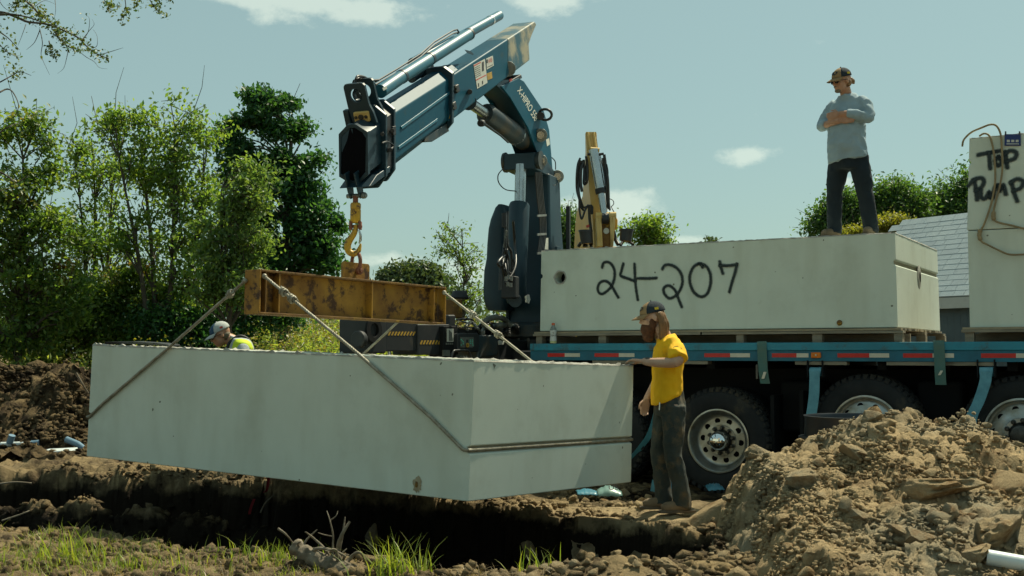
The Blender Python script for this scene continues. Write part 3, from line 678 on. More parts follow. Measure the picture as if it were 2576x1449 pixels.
# lifting-pin scar low on the face, with mortar smear
ps = hit(1050, 1218, TH(0, 0, .1), nF)
up_ = (TH(0, 0, 1) - TH(0, 0, 0)).normalized()
sm = MB(); random.seed(12)
ring = [ps + nF * .004 + (uL * math.cos(a) * .045 + up_ * math.sin(a) * .065) * random.uniform(.7, 1.1) for a in np.linspace(0, 2 * math.pi, 26)[:-1]]
ring2 = [ps + nF * .013 + (uL * math.cos(a) * .022 + up_ * math.sin(a) * .038) * random.uniform(.8, 1.1) + uL * -.004 for a in np.linspace(0, 2 * math.pi, 26)[:-1]]
sm.loft([ring, ring2]); obj('mortar_patch', sm, M['groove'], tank, smooth=60)
sm = MB(); sm.loft([[p + nF * .002 + (p - ps - nF * .013) * -.35 for p in ring2], [p + nF * .005 + (p - ps - nF * .013) * -.7 for p in ring2]]); obj('plug', sm, M['rusty_dark'], tank, smooth=60)
# black sheet hung over the far-left rim
bs = MB(); a0 = TH(.985, .9, 1); a1 = TH(.80, .10, 1)
q = [P(262, 865, 10.45), P(330, 864, 10.3), P(395, 868, 10.1), P(422, 872, 9.95)]
bs.loft([[p + Vector((0, 0, .018)), p + Vector((.06, .14, .022)), p + Vector((.07, .16, .006)), p + Vector((.01, .01, -.004))] for p in q])
tag(obj('rubber_seal', bs, M['black'], None, bevel=.003), 'dark rubber sealing strip lying on the far left rim of the hanging tank', 'seal strip')

# ---- spreader beam
b0 = P(655, 790, 9.0); b1 = P(1119, 816, 10.82)
bd = (b1 - b0).normalized(); be = Vector((bd.y, -bd.x, 0)).normalized()      # be points to the near-right side (front face)
if be.y > 0: be = -be
bu = bd.cross(be); bu = bu if bu.z > 0 else -bu
BL = (b1 - b0).length; BH = 0.357; BW = 0.18
bc0 = b0 - be * BW / 2
beam = thing('spreader_beam', 'rusty yellow steel I-beam spreader hanging under the hook', 'spreader beam', bc0 + bd * BL / 2)
def bp_(l, s, h): return bc0 + bd * l + be * s + bu * h
def bbox(name, l0, l1, s0, s1, h0, h1, mat, bevel=.003):
    m = MB(); m.obox(bp_((l0 + l1) / 2, (s0 + s1) / 2, (h0 + h1) / 2), bd * (l1 - l0) / 2, be * (s1 - s0) / 2, bu * (h1 - h0) / 2); return obj(name, m, mat, beam, bevel=bevel)
bbox('web', .02, BL - .02, -.008, .008, .016, BH - .016, M['rusty'])
bbox('bottom_flange', 0, BL, -BW / 2, BW / 2, 0, .016, M['rusty_dark']); bbox('top_flange', 0, BL, -BW / 2, BW / 2, BH - .016, BH, M['rusty_dark'])
bbox('end_plate', -.016, 0, -BW / 2, BW / 2, .001, BH - .001, M['rusty']); bbox('end_plate', BL, BL + .016, -BW / 2, BW / 2, .001, BH - .001, M['rusty'])
for l in (.19, BL * .56, BL - .16):
    for s in ((.008, BW / 2 - .004), (-BW / 2 + .004, -.008)): bbox('stiffener', l, l + .014, s[0], s[1], .016, BH - .016, M['rusty'])
bbox('gusset', .05, .062, .008, BW / 2 - .004, .016, BH - .016, M['rusty_dark'])
lg = MB(); lm = BL * .505
lg.prism([bp_(lm - .165, -.014, BH), bp_(lm + .165, -.014, BH), bp_(lm + .165, -.014, BH + .13), bp_(lm + .15, -.014, BH + .148), bp_(lm - .15, -.014, BH + .148), bp_(lm - .165, -.014, BH + .13)], be * .028)
obj('lifting_lug', lg, M['rusty'], beam, bevel=.003)

# ---- wire-rope slings
def rope_mb(path, r=.0125, pitch=.13, n=6):
    L_ = [0]
    for a, b in zip(path[:-1], path[1:]): L_.append(L_[-1] + (b - a).length)
    tot = L_[-1]; ns = int(tot / .018); m = MB()
    cen = []; j = 0
    for i in range(ns + 1):
        s = tot * i / ns
        while j < len(path) - 2 and L_[j + 1] < s: j += 1
        f = (s - L_[j]) / max(1e-6, L_[j + 1] - L_[j]); cen.append(path[j].lerp(path[j + 1], min(max(f, 0), 1)))
    fr = []; a = None
    for i in range(ns + 1):
        t = (cen[min(i + 1, ns)] - cen[max(i - 1, 0)]).normalized()
        if a is None: a = t.orthogonal()
        a = (a - t * a.dot(t)).normalized(); fr.append((a.copy(), t.cross(a)))
    for k in range(n):
        pth = []
        for i in range(ns + 1):
            an = 2 * math.pi * (k / n + tot * i / ns / pitch)
            pth.append(cen[i] + (fr[i][0] * math.cos(an) + fr[i][1] * math.sin(an)) * r * .62)
        m.tube(pth, r * .47, 5)
    return m
def coil(c, t, r=.03, rr=.011, turns=2.2):
    t = t.normalized(); a = t.orthogonal().normalized(); b = t.cross(a); m = MB()
    pts = [c + t * (.05 * (i / 36 - .5)) + (a * math.cos(2 * math.pi * turns * i / 36) + b * math.sin(2 * math.pi * turns * i / 36)) * r * .8 for i in range(37)]
    m.tube(pts, rr, 6); m.tube([c - t * .06 + a * .02, c + a * .03, c + t * .06 + a * .015], rr * .9, 6); return m
def on_face(x, y, off=.018): return hit(x, y, TH(0, 0, .5) + nF * off, nF)
gh = .365
near_end = bp_(.02, BW / 2 + .014, BH - .055); near_back = bp_(-.03, -BW / 2 + .02, BH - .09)
far_front = bp_(BL - .03, BW / 2 + .012, BH - .055); far_back = bp_(BL - .03, -BW / 2 - .012, BH - .06)
def far_face(l, h, off=.018): return TH(l, 1, h) - nF * off
rA = [near_end, on_face(905, 893, .02)] + [on_face(905, 893).lerp(TH(0, 0, gh) + nF * .016, k) for k in (.33, .66)] + [TH(.012, 0, gh) + nF * .015, TH(0, 0, gh) + nF * .012 + nE * -.004, TH(0, .012, gh) + nE * -.008]
rA += [TH(0, k, gh) + nE * -.010 for k in (.1, .3, .5, .7, .9, .985)] + [TH(0, 1, gh) - nF * .014 - nE * .004, TH(.02, 1, gh + .02) - nF * .016]
exitA = hit(1340, 911, TH(0, 1, 1) - nF * .02, nF)
rA += [exitA.lerp(far_front, .0), exitA.lerp(far_front, .5), far_front]
slA = thing('wire_rope_sling', 'steel wire rope sling round the near right end of the hanging tank', 'sling', rA[5], 'wire rope slings')
obj('rope', rope_mb(rA), M['rope'], slA, smooth=180, fix=False)
rB = [near_back, on_face(425, 874, .02)] + [on_face(425, 874).lerp(TH(1, 0, gh - .012) + nF * .016, k) for k in (.4, .8)] + [TH(.994, 0, gh - .012) + nF * .014, TH(1, .0, gh - .012) + nF * .01 - nE * .0, TH(1, .015, gh) + nE * .008]
rB += [TH(1, k, gh) + nE * .010 for k in (.2, .5, .8, .98)] + [TH(.985, 1, gh) - nF * .015]
exitB = hit(915, 890, TH(1, 1, 1) - nF * .02, nF)
rB += [exitB, exitB.lerp(far_back, .5), far_back]
slB = thing('wire_rope_sling', 'steel wire rope sling round the far left end of the hanging tank', 'sling', rB[5], 'wire rope slings')
obj('rope', rope_mb(rB), M['rope'], slB, smooth=180, fix=False)
def lin_pt(a, b, f): return a.lerp(b, f)
for sl, a, b, fs in ((slA, rA[0], rA[1], (.21, .30)), (slB, rB[0], rB[1], (.18,)), (slA, far_front, exitA, (.33, .62))):
    for f in fs: obj('rope_clip', coil(lin_pt(a, b, f), b - a), M['rope'], sl, smooth=180, fix=False)
for ee, sl in ((near_end, slA), (near_back, slB), (far_front, slA), (far_back, slB)):
    obj('eye', MB().sphere(ee, .022, 10, 8), M['rope'], sl, smooth=180)

# ---- hook block, hook and shackle
HY_ = (bp_(lm, 0, BH)).y
def h3(x, y, dy=0.0): return P(570.2 + x / 3.0857, 436 + y / 3.0857, HY_ + dy)
hs_ = HY_ / 2850 / 3.0857
hk = thing('crane_hook', 'yellow swivel crane hook with rust patches hanging from the boom tip', 'hook', h3(990, 620))
sw = MB(); sw.lathe([(.001, 0), (.034, 0), (.044, .008), (.047, .02), (.047, .115), (.044, .118), (.044, .124), (.047, .127), (.047, .165), (.040, .178), (.001, .18)], h3(1000, 385), (0, 0, 1), 28)
obj('swivel', sw, M['hook'], hk, smooth=40)
for sx in (-1, 1): obj('clevis', MB().obox(h3(1000 + sx * 36, 405), (.012, 0, 0), (0, .035, 0), (0, 0, .036)), M['shackle'], hk, bevel=.003)
obj('clevis_pin', MB().cyl(h3(948, 412), h3(1052, 412), .014, n=12), M['shackle'], hk, bevel=.003); obj('stem', MB().cyl(h3(1000, 270), h3(1000, 175), .024, n=14), M['shackle'], hk, bevel=.003)
hp = catmull([h3(*p) for p in [(1002, 400), (1000, 440), (984, 475), (957, 515), (939, 560), (948, 606), (985, 626), (1020, 606), (1036, 566), (1040, 545)]], 6)
nn = len(hp); hr = [(.020 + .014 * math.sin(math.pi * min(1, i / nn * 1.15))) * (1 if i < nn * .8 else 1 - .75 * (i - nn * .8) / (nn * .2)) for i in range(nn)]
obj('hook_body', MB().tube(hp, hr, 12, up=(0, 1, 0), el=[(1.0, .9)] * nn), M['hook'], hk, smooth=60)
obj('latch', MB().tube([h3(1028, 440, -.02), h3(1040, 480, -.02), h3(1038, 520, -.01), h3(1028, 545, -.005)], [.008, .012, .012, .006], 8), M['steel'], hk, smooth=60)
sk = thing('shackle', 'rusty red bow shackle joining the hook to the beam lug', 'shackle', bp_(lm, 0, BH))
pc = bp_(lm + .005, 0, BH + .075)
sp = catmull([pc + be * .042 + bu * 0, pc + be * .052 + bu * .09, pc + be * .03 + bu * .150, pc + bu * .162, pc - be * .03 + bu * .150, pc - be * .052 + bu * .09, pc - be * .042], 6)
obj('bow', MB().tube(sp, .0165, 10), M['shackle'], sk, smooth=60)
pn = MB(); pn.cyl(pc - be * .075, pc + be * .075, .017, n=14); pn.cyl(pc + be * .026, pc + be * .058, .034, n=16); pn.cyl(pc - be * .058, pc - be * .026, .034, n=16)
obj('pin', pn, M['shackle'], sk, bevel=.003)

# ---- flat spray-painted strokes
def spraymat():
    m = bpy.data.materials.new('black_spray_paint'); m.use_nodes = True; t = m.node_tree; b = t.nodes['Principled BSDF']
    b.inputs['Base Color'].default_value = (0.006, 0.016, 0.017, 1); b.inputs['Roughness'].default_value = 0.6
    uv = t.nodes.new('ShaderNodeUVMap'); sp = t.nodes.new('ShaderNodeSeparateXYZ'); t.links.new(uv.outputs[0], sp.inputs[0])
    n = t.nodes.new('ShaderNodeTexNoise'); n.inputs['Scale'].default_value = 55; n.inputs['Detail'].default_value = 3
    co = t.nodes.new('ShaderNodeTexCoord'); t.links.new(co.outputs['Object'], n.inputs['Vector'])
    ad = t.nodes.new('ShaderNodeMath'); ad.operation = 'MULTIPLY_ADD'; ad.inputs[1].default_value = 0.45; t.links.new(n.outputs['Fac'], ad.inputs[0]); t.links.new(sp.outputs['Y'], ad.inputs[2])
    r = t.nodes.new('ShaderNodeMapRange'); r.interpolation_type = 'SMOOTHSTEP'; r.inputs[1].default_value = 1.20; r.inputs[2].default_value = 0.42
    t.links.new(ad.outputs[0], r.inputs[0]); t.links.new(r.outputs[0], b.inputs['Alpha']); return m
M['spray'] = spraymat()
def strokes(name, lines, width, nrm, off, parent):
    """ribbons with soft edges: uv.y runs 0 at the middle to 1 at the rim"""
    vs = []; fs = []; uv = []
    for li, ln in enumerate(lines):
        pts = catmull(ln, 5); o = off + li * .0006; rows = []
        for i, p in enumerate(pts):
            t = (pts[min(i + 1, len(pts) - 1)] - pts[max(i - 1, 0)]).normalized(); s = nrm.cross(t).normalized()
            rows.append((p + nrm * o, s, t))
        p, s, t = rows[0]; caps0 = [(p - t * width * .5 * math.sin(a), s, math.cos(a), a) for a in (1.5, 1.0, .5)]
        p1, s1, t1 = rows[-1]
        b = len(vs)
        seq = [(rows[0][0] - rows[0][2] * width * .8, rows[0][1], 1.0)] + [(rows[0][0] - rows[0][2] * width * .3, rows[0][1], .25)] + [(r[0], r[1], 0) for r in rows] + [(p1 + t1 * width * .3, s1, .25), (p1 + t1 * width * .8, s1, 1.0)]
        for p, s, e in seq:
            for k in (-1, -.5, 0, .5, 1):
                vs.append(p + s * k * width * .8); uv.append((0, min(1.0, math.hypot(abs(k), e))))
        for i in range(len(seq) - 1):
            for k in range(4): fs.append((b + i * 5 + k, b + i * 5 + k + 1, b + (i + 1) * 5 + k + 1, b + (i + 1) * 5 + k))
    org = root_origin(parent); me = bpy.data.meshes.new(name); me.from_pydata([tuple(v - org) for v in vs], [], fs); me.update()
    l = me.uv_layers.new(name='UVMap'); idx = np.empty(len(me.loops), dtype=np.int32); me.loops.foreach_get('vertex_index', idx)
    l.data.foreach_set('uv', np.array(uv, dtype=np.float32)[idx].ravel())
    return link_mesh(name, me, M['spray'], parent)
# ------------------------------------------------------------------ flatbed truck and what it carries
TO = Vector((0.327, 13.3, 0)); tu = Vector((3.5, -2.06, 0)).normalized(); tw = Vector((-tu.y, tu.x, 0)); tz = Vector((0, 0, 1))
def TR(a, b, z): return TO + tu * a + tw * b + tz * z
def tbox(m, a0, a1, b0, b1, z0, z1):
    return m.obox(TR((a0 + a1) / 2, (b0 + b1) / 2, (z0 + z1) / 2), tu * (a1 - a0) / 2, tw * (b1 - b0) / 2, tz * (z1 - z0) / 2)
def thit(x, y, b=0.0): return hit(x, y, TR(0, b, 0), tw)
def ta(x, y, b=0.0): return (thit(x, y, b) - TO).dot(tu)
GT = -0.1
truck = thing('flatbed_truck', 'flatbed crane truck with blue bed rail and big muddy wheels', 'truck', TR(4.0, 1.2, GT))
ZD = 1.495; A0, A1 = -0.06, 10.5; BF = -0.13; BB = 2.42
m = MB(); tbox(m, A0 + .01, A1, BF + .06, BB - .06, ZD - .07, ZD - .012); obj('bed_deck', m, M['wood'], truck)
for i in range(0, 21):
    b0_ = BF + .07 + i * .116
    m = MB(); tbox(m, A0 + .012, A1, b0_, b0_ + .108, ZD - .0115, ZD - .002); obj('deck_plank', m, M['wood'], truck, bevel=.002)
m = MB(); tbox(m, A0, A1, BF, BF + .055, ZD - .075, ZD + .006); obj('bed_rail', m, M['bed_blue'], truck, bevel=.006)
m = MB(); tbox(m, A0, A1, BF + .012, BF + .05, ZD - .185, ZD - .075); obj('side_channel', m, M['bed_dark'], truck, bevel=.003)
m = MB(); tbox(m, A0, A1, BB - .055, BB, ZD - .185, ZD + .006); obj('far_rail', m, M['bed_blue'], truck, bevel=.006)
m = MB(); tbox(m, A0, A0 + .05, BF + .055, BB - .055, ZD - .185, ZD - .07); obj('rear_rail', m, M['bed_blue'], truck, bevel=.004)
# reflective tape, red then white
for x0, x1, kind in [(1378, 1421, 'r'), (1421, 1459, 'w'), (1496, 1557, 'r'), (1557, 1596, 'w'), (1772, 1837, 'r'), (1837, 1887, 'w'), (1942, 2004, 'r'), (2004, 2034, 'w'), (2107, 2187, 'r'), (2187, 2237, 'w'),
                     (2272, 2346, 'r'), (2346, 2400, 'w'), (2468, 2556, 'r'), (2556, 2596, 'w'), (2650, 2740, 'r'), (2740, 2790, 'w')]:
    a, b = ta(x0, 895, BF + .012), ta(x1, 895, BF + .012)
    m = MB(); tbox(m, a, b, BF + .0085, BF + .0125, ZD - .146, ZD - .104)
    obj('reflective_tape', m, M['red'] if kind == 'r' else M['white'], truck)
a = ta(2053, 892, BF); m = MB(); tbox(m, a - .05, a + .05, BF - .012, BF + .012, ZD - .152, ZD - .095); ml = obj('marker_light', m, M['amber'], truck, bevel=.006)
m = MB(); m.sphere(TR(a, BF - .012, ZD - .123), (.010, .010, .010), 10, 6); obj('bulb', m, M['white'], ml, smooth=60)
# timber running under the rail and crossmembers
for x0, x1 in ((1490, 1620), (1690, 1780), (2000, 2130), (2230, 2400), (2360, 2500)):
    a, b = ta(x0, 915, BF + .02), ta(x1, 915, BF + .02); m = MB(); tbox(m, a, b, BF + .02, BF + .14, ZD - .222, ZD - .187); obj('sill_timber', m, M['wood'], truck, bevel=.002)
for i in range(17):
    a = .25 + i * .6; m = MB(); tbox(m, a, a + .09, BF + .15, BB - .15, ZD - .27, ZD - .08); obj('crossmember', m, M['chassis'], truck)
for b in (.72, 1.5):
    m = MB(); tbox(m, A0 + .1, A1, b, b + .09, .86, ZD - .272); obj('frame_rail', m, M['chassis'], truck)
for q_ in ((2.74, 2.78, .05, 1.1, .25, .95), (3.05, 3.09, .05, .6, .3, 1.0)): obj('mud_flap', tbox(MB(), *q_), M['chassis'], truck)
m = MB(); tbox(m, .1, 5.6, .95, 1.45, .55, 1.05); obj('suspension', m, M['chassis'], truck, bevel=.02)
for q_ in ((2.75, 3.2, .35, .8, .55, 1.1), (4.15, 4.6, .35, .8, .6, 1.12), (-.05, .25, .3, .9, .5, 1.1)): obj('air_tank', tbox(MB(), *q_), M['chassis'], truck, bevel=.05, segs=3)
m = MB(); tbox(m, A0 + .2, A1, 1.6, 1.66, .15, 1.25); obj('underbody_blocker', m, M['chassis'], truck)  # added black sheet, keeps the view under the bed dark

# wheels
def wheel(name, a, zc, dished, far=False, R=.555):
    out = -tw if not far else tw
    b = .0 if not far else 2.3
    c = TR(a, b, zc)
    w = bpy.data.objects.new('wheel', None); COL.objects.link(w); w.parent = truck; ORIG[w.name] = root_origin(truck)
    def prof(n, pr, mat, off=0, **k):
        mm = MB(); mm.lathe(pr, c + out * off, out, k.pop('seg', 48), caps=False); return obj(n, mm, mat, w, smooth=50, **k)
    Ri = .318
    ty = [(Ri, -.255), (Ri + .03, -.28), (R - .05, -.285), (R - .012, -.27), (R - .004, -.24), (R - .004, -.03), (R - .012, -.005), (R - .05, .012), (Ri + .06, .018), (Ri + .02, .0), (Ri, -.02)]
    prof('tyre', ty, M['rubber'], seg=64)
    mm = MB()                                          # tread lugs
    nl = 46
    for i in range(nl):
        an = 2 * math.pi * i / nl; e1 = Vector((0, 0, 1)); e2 = out.cross(e1)
        rd = e1 * math.cos(an) + e2 * math.sin(an); tg = -e1 * math.sin(an) + e2 * math.cos(an)
        for dz, sk in ((-.045, .3), (-.115, 0), (-.185, 0), (-.25, -.3)):
            half = .026; jit = (.5 if dz in (-.115, -.185) else 0) * 2 * math.pi * R / nl
            mm.obox(c + rd * (R + .004) + out * dz + tg * jit, rd * .012, tg * .026 + out * .008 * sk, out * half)
        mm.obox(c + rd * (R - .014) + out * .004 + tg * .0, rd * .016, tg * .022, out * .008)
    obj('tread', mm, M['tread'], w, bevel=0)
    if dished:
        rim = [(Ri + .022, .012), (Ri + .024, .022), (Ri + .008, .024), (Ri - .004, .012), (Ri - .012, -.02), (Ri - .030, -.055), (Ri - .038, -.085), (Ri - .052, -.102), (.245, -.108), (.165, -.098), (.160, -.09), (.002, -.09)]
        disc_z, hole_r, nut_r, nut_z = -.106, .212, .136, -.088
    else:
        rim = [(Ri + .022, .004), (Ri + .024, .014), (Ri + .006, .016), (Ri - .004, .004), (Ri - .010, -.018), (Ri - .03, -.024), (.27, -.010), (.20, .012), (.16, .028), (.155, .034), (.002, .034)]
        disc_z, hole_r, nut_r, nut_z = -.008, .24, .136, .036
    rm = prof('rim', rim, M['rim'], seg=64)
    nn_ = 10; e1 = Vector((0, 0, 1)); e2 = out.cross(e1)
    for i in range(nn_):
        an = 2 * math.pi * (i + .35) / nn_; rd = e1 * math.cos(an) + e2 * math.sin(an)
        zz = disc_z + (.0045 if dished else .006)
        mm = MB(); mm.cyl(c + rd * hole_r + out * (zz - .02), c + rd * hole_r + out * zz, .031, n=16); obj('hand_hole', mm, M['hole'], rm, smooth=40)
        an = 2 * math.pi * (i + .85) / nn_; rd = e1 * math.cos(an) + e2 * math.sin(an)
        mm = MB(); mm.lathe([(.024, 0), (.024, .014), (.018, .016), (.018, .042), (.012, .05), (.001, .05)], c + rd * nut_r + out * nut_z, out, 10); obj('lug_nut', mm, M['nut'], rm, smooth=40)
    if dished:
        hb = prof('hub', [(.118, -.09), (.112, -.06), (.108, -.03), (.100, -.02), (.001, -.02)], M['nut'])
        prof('hub_cap', [(.101, -.022), (.101, .012), (.098, .03), (.088, .05), (.07, .068), (.045, .08), (.02, .085), (.001, .086)], M['chrome'])
    else:
        prof('hub', [(.118, .034), (.112, .06), (.098, .068), (.09, .105), (.07, .112), (.001, .112)], M['nut'])
    # inner dual / brake drum
    if dished:
        prof('inner_tyre', [(r, h - .34) for r, h in ty], M['rubber'], seg=48)
    else:
        prof('brake_drum', [(.001, -.12), (.21, -.12), (.22, -.14), (.22, -.33), (.001, -.33)], M['chassis'])
    return w
WZ = GT + .555
wheel('w', .77, WZ, True); wheel('w', 2.184, WZ, True); wheel('w', 3.735, .63, False, R=.535); wheel('w', 5.17, .63, False, R=.535)
for a, z, d in ((.77, WZ, True), (2.184, WZ, True), (3.735, .63, False)): wheel('w', a, z, d, True)
for a, z in ((.77, WZ), (2.184, WZ), (3.735, .63), (5.17, .63)): obj('axle', MB().cyl(TR(a, .2, z), TR(a, 2.1, z), .075, n=12), M['chassis'], truck)

# webbing straps over and under the rail
def ribbon(path, width_dir, wd, th=.004):
    mm = MB(); rings = []
    path = [Vector(p) for p in path]; wdv = Vector(width_dir).normalized()
    for i, p in enumerate(path):
        t = (path[min(i + 1, len(path) - 1)] - path[max(0, i - 1)]).normalized(); nn = t.cross(wdv).normalized()
        rings.append([p - wdv * wd / 2 - nn * th / 2, p + wdv * wd / 2 - nn * th / 2, p + wdv * wd / 2 + nn * th / 2, p - wdv * wd / 2 + nn * th / 2])
    return mm.loft(rings)
def bs_(x, y, b): return thit(x, y, b)
s1 = thing('tie_down_strap', 'worn green tie-down strap over the bed rail behind the man in yellow', 'strap', bs_(1920, 965, BF - .02), 'tie-down straps on the bed rail')
obj('webbing', ribbon(catmull([TR(ta(1915, 860, BF), BF + .3, ZD + .004), TR(ta(1915, 860, BF), BF + .05, ZD + .011), TR(ta(1917, 870, BF), BF - .004, ZD + .004), bs_(1918, 905, BF - .012), bs_(1920, 935, BF - .02), bs_(1925, 965, BF - .014)], 4), tu, .10), M['strap_green'], s1, smooth=50)
m = MB(); m.obox(bs_(1922, 944, BF - .032), tu * .015, tw * .004, tz * .035 + tu * .012); obj('tag', m, M['white'], s1)
m = MB(); m.obox(bs_(1906, 935, BF + .0), tu * .012, tw * .03, tz * .075); obj('hook', m, M['nut'], s1, bevel=.004)
s2 = thing('tie_down_strap', 'worn green tie-down strap over the bed rail between the two tank loads', 'strap', bs_(2365, 965, BF - .02), 'tie-down straps on the bed rail')
obj('webbing', ribbon(catmull([TR(ta(2360, 860, BF), BF + .3, ZD + .004), TR(ta(2360, 860, BF), BF + .05, ZD + .011), TR(ta(2362, 868, BF), BF - .004, ZD + .004), bs_(2364, 905, BF - .012), bs_(2365, 935, BF - .02), bs_(2367, 968, BF - .014)], 4), tu, .10), M['strap_green'], s2, smooth=50)
m = MB(); m.obox(bs_(2366, 938, BF - .032), tu * .012, tw * .004, tz * .022 + tu * .012); obj('tag', m, M['white'], s2)
for (pts, lb, mt, wd) in (([(2049, 935), (2049, 960), (2047, 1000), (2040, 1050)], 'pale blue strap hanging straight from a winch beside the raised wheel', 'strap_pale', .105),
                          ([(2480, 935), (2478, 962), (2462, 1010), (2444, 1050), (2440, 1095)], 'pale blue strap hanging in a curve left of the rightmost wheel', 'strap_pale', .105),
                          ([(1662, 960), (1656, 1020), (1638, 1085), (1612, 1125), (1578, 1162), (1540, 1180)], 'pale blue strap sagging behind the legs of the man in yellow', 'strap', .075)):
    tp = [bs_(x, y, BF - .02 if wd > .1 else -.02) for x, y in pts]
    t_ = thing('hanging_strap', lb, 'strap', tp[-1], 'loose straps under the bed')
    obj('webbing', ribbon(catmull(tp, 5), tu if wd > .1 else (tu + tw * .8), wd), M[mt], t_, smooth=50)
    if wd > .1:
        mm = MB(); p = tp[0]; mm.cyl(p - tu * .06 + tw * .06, p + tu * .06 + tw * .06, .045, n=18); obj('roll', mm, M[mt], t_, smooth=50)
        mm = MB()
        for s in (-1, 1): mm.obox(p + tu * .075 * s + tw * .06 + tz * .03, tu * .006, tw * .05, tz * .085)
        obj('winch_bracket', mm, M['chassis'], t_)

# pallets
def pallet(a0, a1, b0, b1, label, seed, nst=5, ends=True):
    random.seed(seed)
    t_ = thing('pallet', label, 'pallet', TR((a0 + a1) / 2, (b0 + b1) / 2, ZD), 'timber pallets on the truck bed')
    zb = ZD + .002
    for k in range(nst):
        a = a0 + .03 + (a1 - a0 - .12) * k / (nst - 1)
        for b in (b0 + .02, (b0 + b1) / 2 - .05, b1 - .12):
            m = MB(); tbox(m, a, a + .085 + random.uniform(-.01, .02), b + .0, b + .1, zb, zb + .092); obj('block', m, M['wood'], t_, bevel=.003)
    m = MB(); tbox(m, a0 + .02, a1 - .02, b0 + .45, b0 + .49, zb + .001, zb + .0915); obj('stringer', m, M['wood'], t_, bevel=.002)  # added full-length board, hides the sunlit far blocks in the gaps
    for k in range(3):
        b = (b0, (b0 + b1) / 2 - .06, b1 - .13)[k]
        m = MB(); tbox(m, a0, (a0 + a1) / 2 - .02, b, b + .13, zb + .093, zb + .121); obj('stringer', m, M['wood'], t_, bevel=.002)
        m = MB(); tbox(m, (a0 + a1) / 2, a1, b, b + .13, zb + .093, zb + .118); obj('stringer', m, M['wood'], t_, bevel=.002)
    n = int((b1 - b0) / .15)
    for k in range(n):
        b = b0 + .01 + k * (b1 - b0 - .03) / n
        m = MB(); tbox(m, a0 + .01, a1 - .01 + random.uniform(-.03, .01), b, b + .095, zb + .122, zb + .143); obj('deck_board', m, M['wood'] if random.random() < .6 else M['wood_pale'], t_, bevel=.002)
    return t_
ZT = ZD + .152
pallet(-.06, 4.12, -.06, 2.30, 'weathered timber pallet under the tank marked 24-207', 3, 6)
pallet(4.66, 7.6, -.06, 2.35, 'weathered timber pallet under the stacked pump tank', 4, 5)

# tank lying upside down on the bed, marked 24-207
def box_c8(a0, a1, b0, b1, z0, z1, tp=.0):
    d = {}
    for i, a in enumerate((a1, a0)):
        for j, b in enumerate((b0, b1)):
            for k, z in enumerate((z0, z1)):
                s = tp if k else 0; d[(i, j, k)] = TR(a + (-s if i == 0 else s), b + (s if j == 0 else -s), z)
    return d
L2 = 4.06; H2 = .945
T2 = tri(box_c8(0, L2, 0, 2.32, ZT, ZT + H2, .012))
t2 = thing('concrete_tank', 'closed concrete tank spray painted 24-207 lying on the truck bed', 'concrete tank', TR(L2 / 2, 1.16, ZT))
body2 = obj('tank_body', tank_mb(T2, L2, 2.32, H2, .655, .715, .022, open_top=False), M['concrete'], t2, bevel=0.008); weld(body2)
hc = hit(1409, 698, T2(0, 0, .5), tw)
boolean_cut(body2, MB().cyl(hc - tw * .1, hc + tw * .3, .068, n=32))
hm = MB(); hm.cyl(hc + tw * .16, hc + tw * .165, .08, n=24); obj('bore', hm, M['hole'], t2)
rg = MB(); k = 28; rg.ringplate([hc - tw * .006 + (tu * math.cos(2 * math.pi * i / k) + tz * math.sin(2 * math.pi * i / k)) * (.082 + .004 * math.sin(5 * i)) for i in range(k)],
    [hc - tw * .004 + (tu * math.cos(2 * math.pi * i / k) + tz * math.sin(2 * math.pi * i / k)) * .0675 for i in range(k)], tw * .012); obj('pipe_boot', rg, M['concrete_edge'], t2)
gm = MB(); gm.prism([T2(0, .003, .665) - tu * .020, T2(0, .997, .665) - tu * .020, T2(0, .997, .705) - tu * .020, T2(0, .003, .705) - tu * .020], tu * .003); obj('groove', gm, M['groove'], t2)
ec = T2(0, .5, .60); em = MB(); em.loft([[ec + tu * .002 + (tw * math.cos(x) * .10 + tz * math.sin(x) * .13) for x in np.linspace(0, 6.283, 21)[:-1]], [ec + tu * .012 + (tw * math.cos(x) * .06 + tz * math.sin(x) * .075 + tz * .01) for x in np.linspace(0, 6.283, 21)[:-1]]])
obj('end_boss', em, M['concrete_edge'], t2, smooth=50); em = MB(); em.loft([[ec + tu * .0125 + (tw * math.cos(x) * .04 + tz * math.sin(x) * .06) for x in np.linspace(0, 6.283, 21)[:-1]], [ec + tu * .0135 + (tw * math.cos(x) * .03 + tz * math.sin(x) * .045) for x in np.linspace(0, 6.283, 21)[:-1]]]); obj('bore', em, M['hole'], t2)
obj('rim', rough_rim(T2, L2, 2.32, .1, [(1, 0, 1), (0, 0, 1), (0, 1, 1), (1, 1, 1), (1, 0, 1)], .009, 8), M['concrete_edge'], t2, smooth=40)
dm = MB(); dc = hit(2112, 812, T2(0, 0, .1), tw); dm.sphere(dc, .03, 10, 7); obj('stain_lump', dm, M['rusty_dark'], t2, smooth=60)
def c4(p, b=-.001): return hit((2000 + p[0] / 2.415) / 1.4907, (820 + p[1] / 2.415) / 1.4907, T2(0, 0, .5), tw)
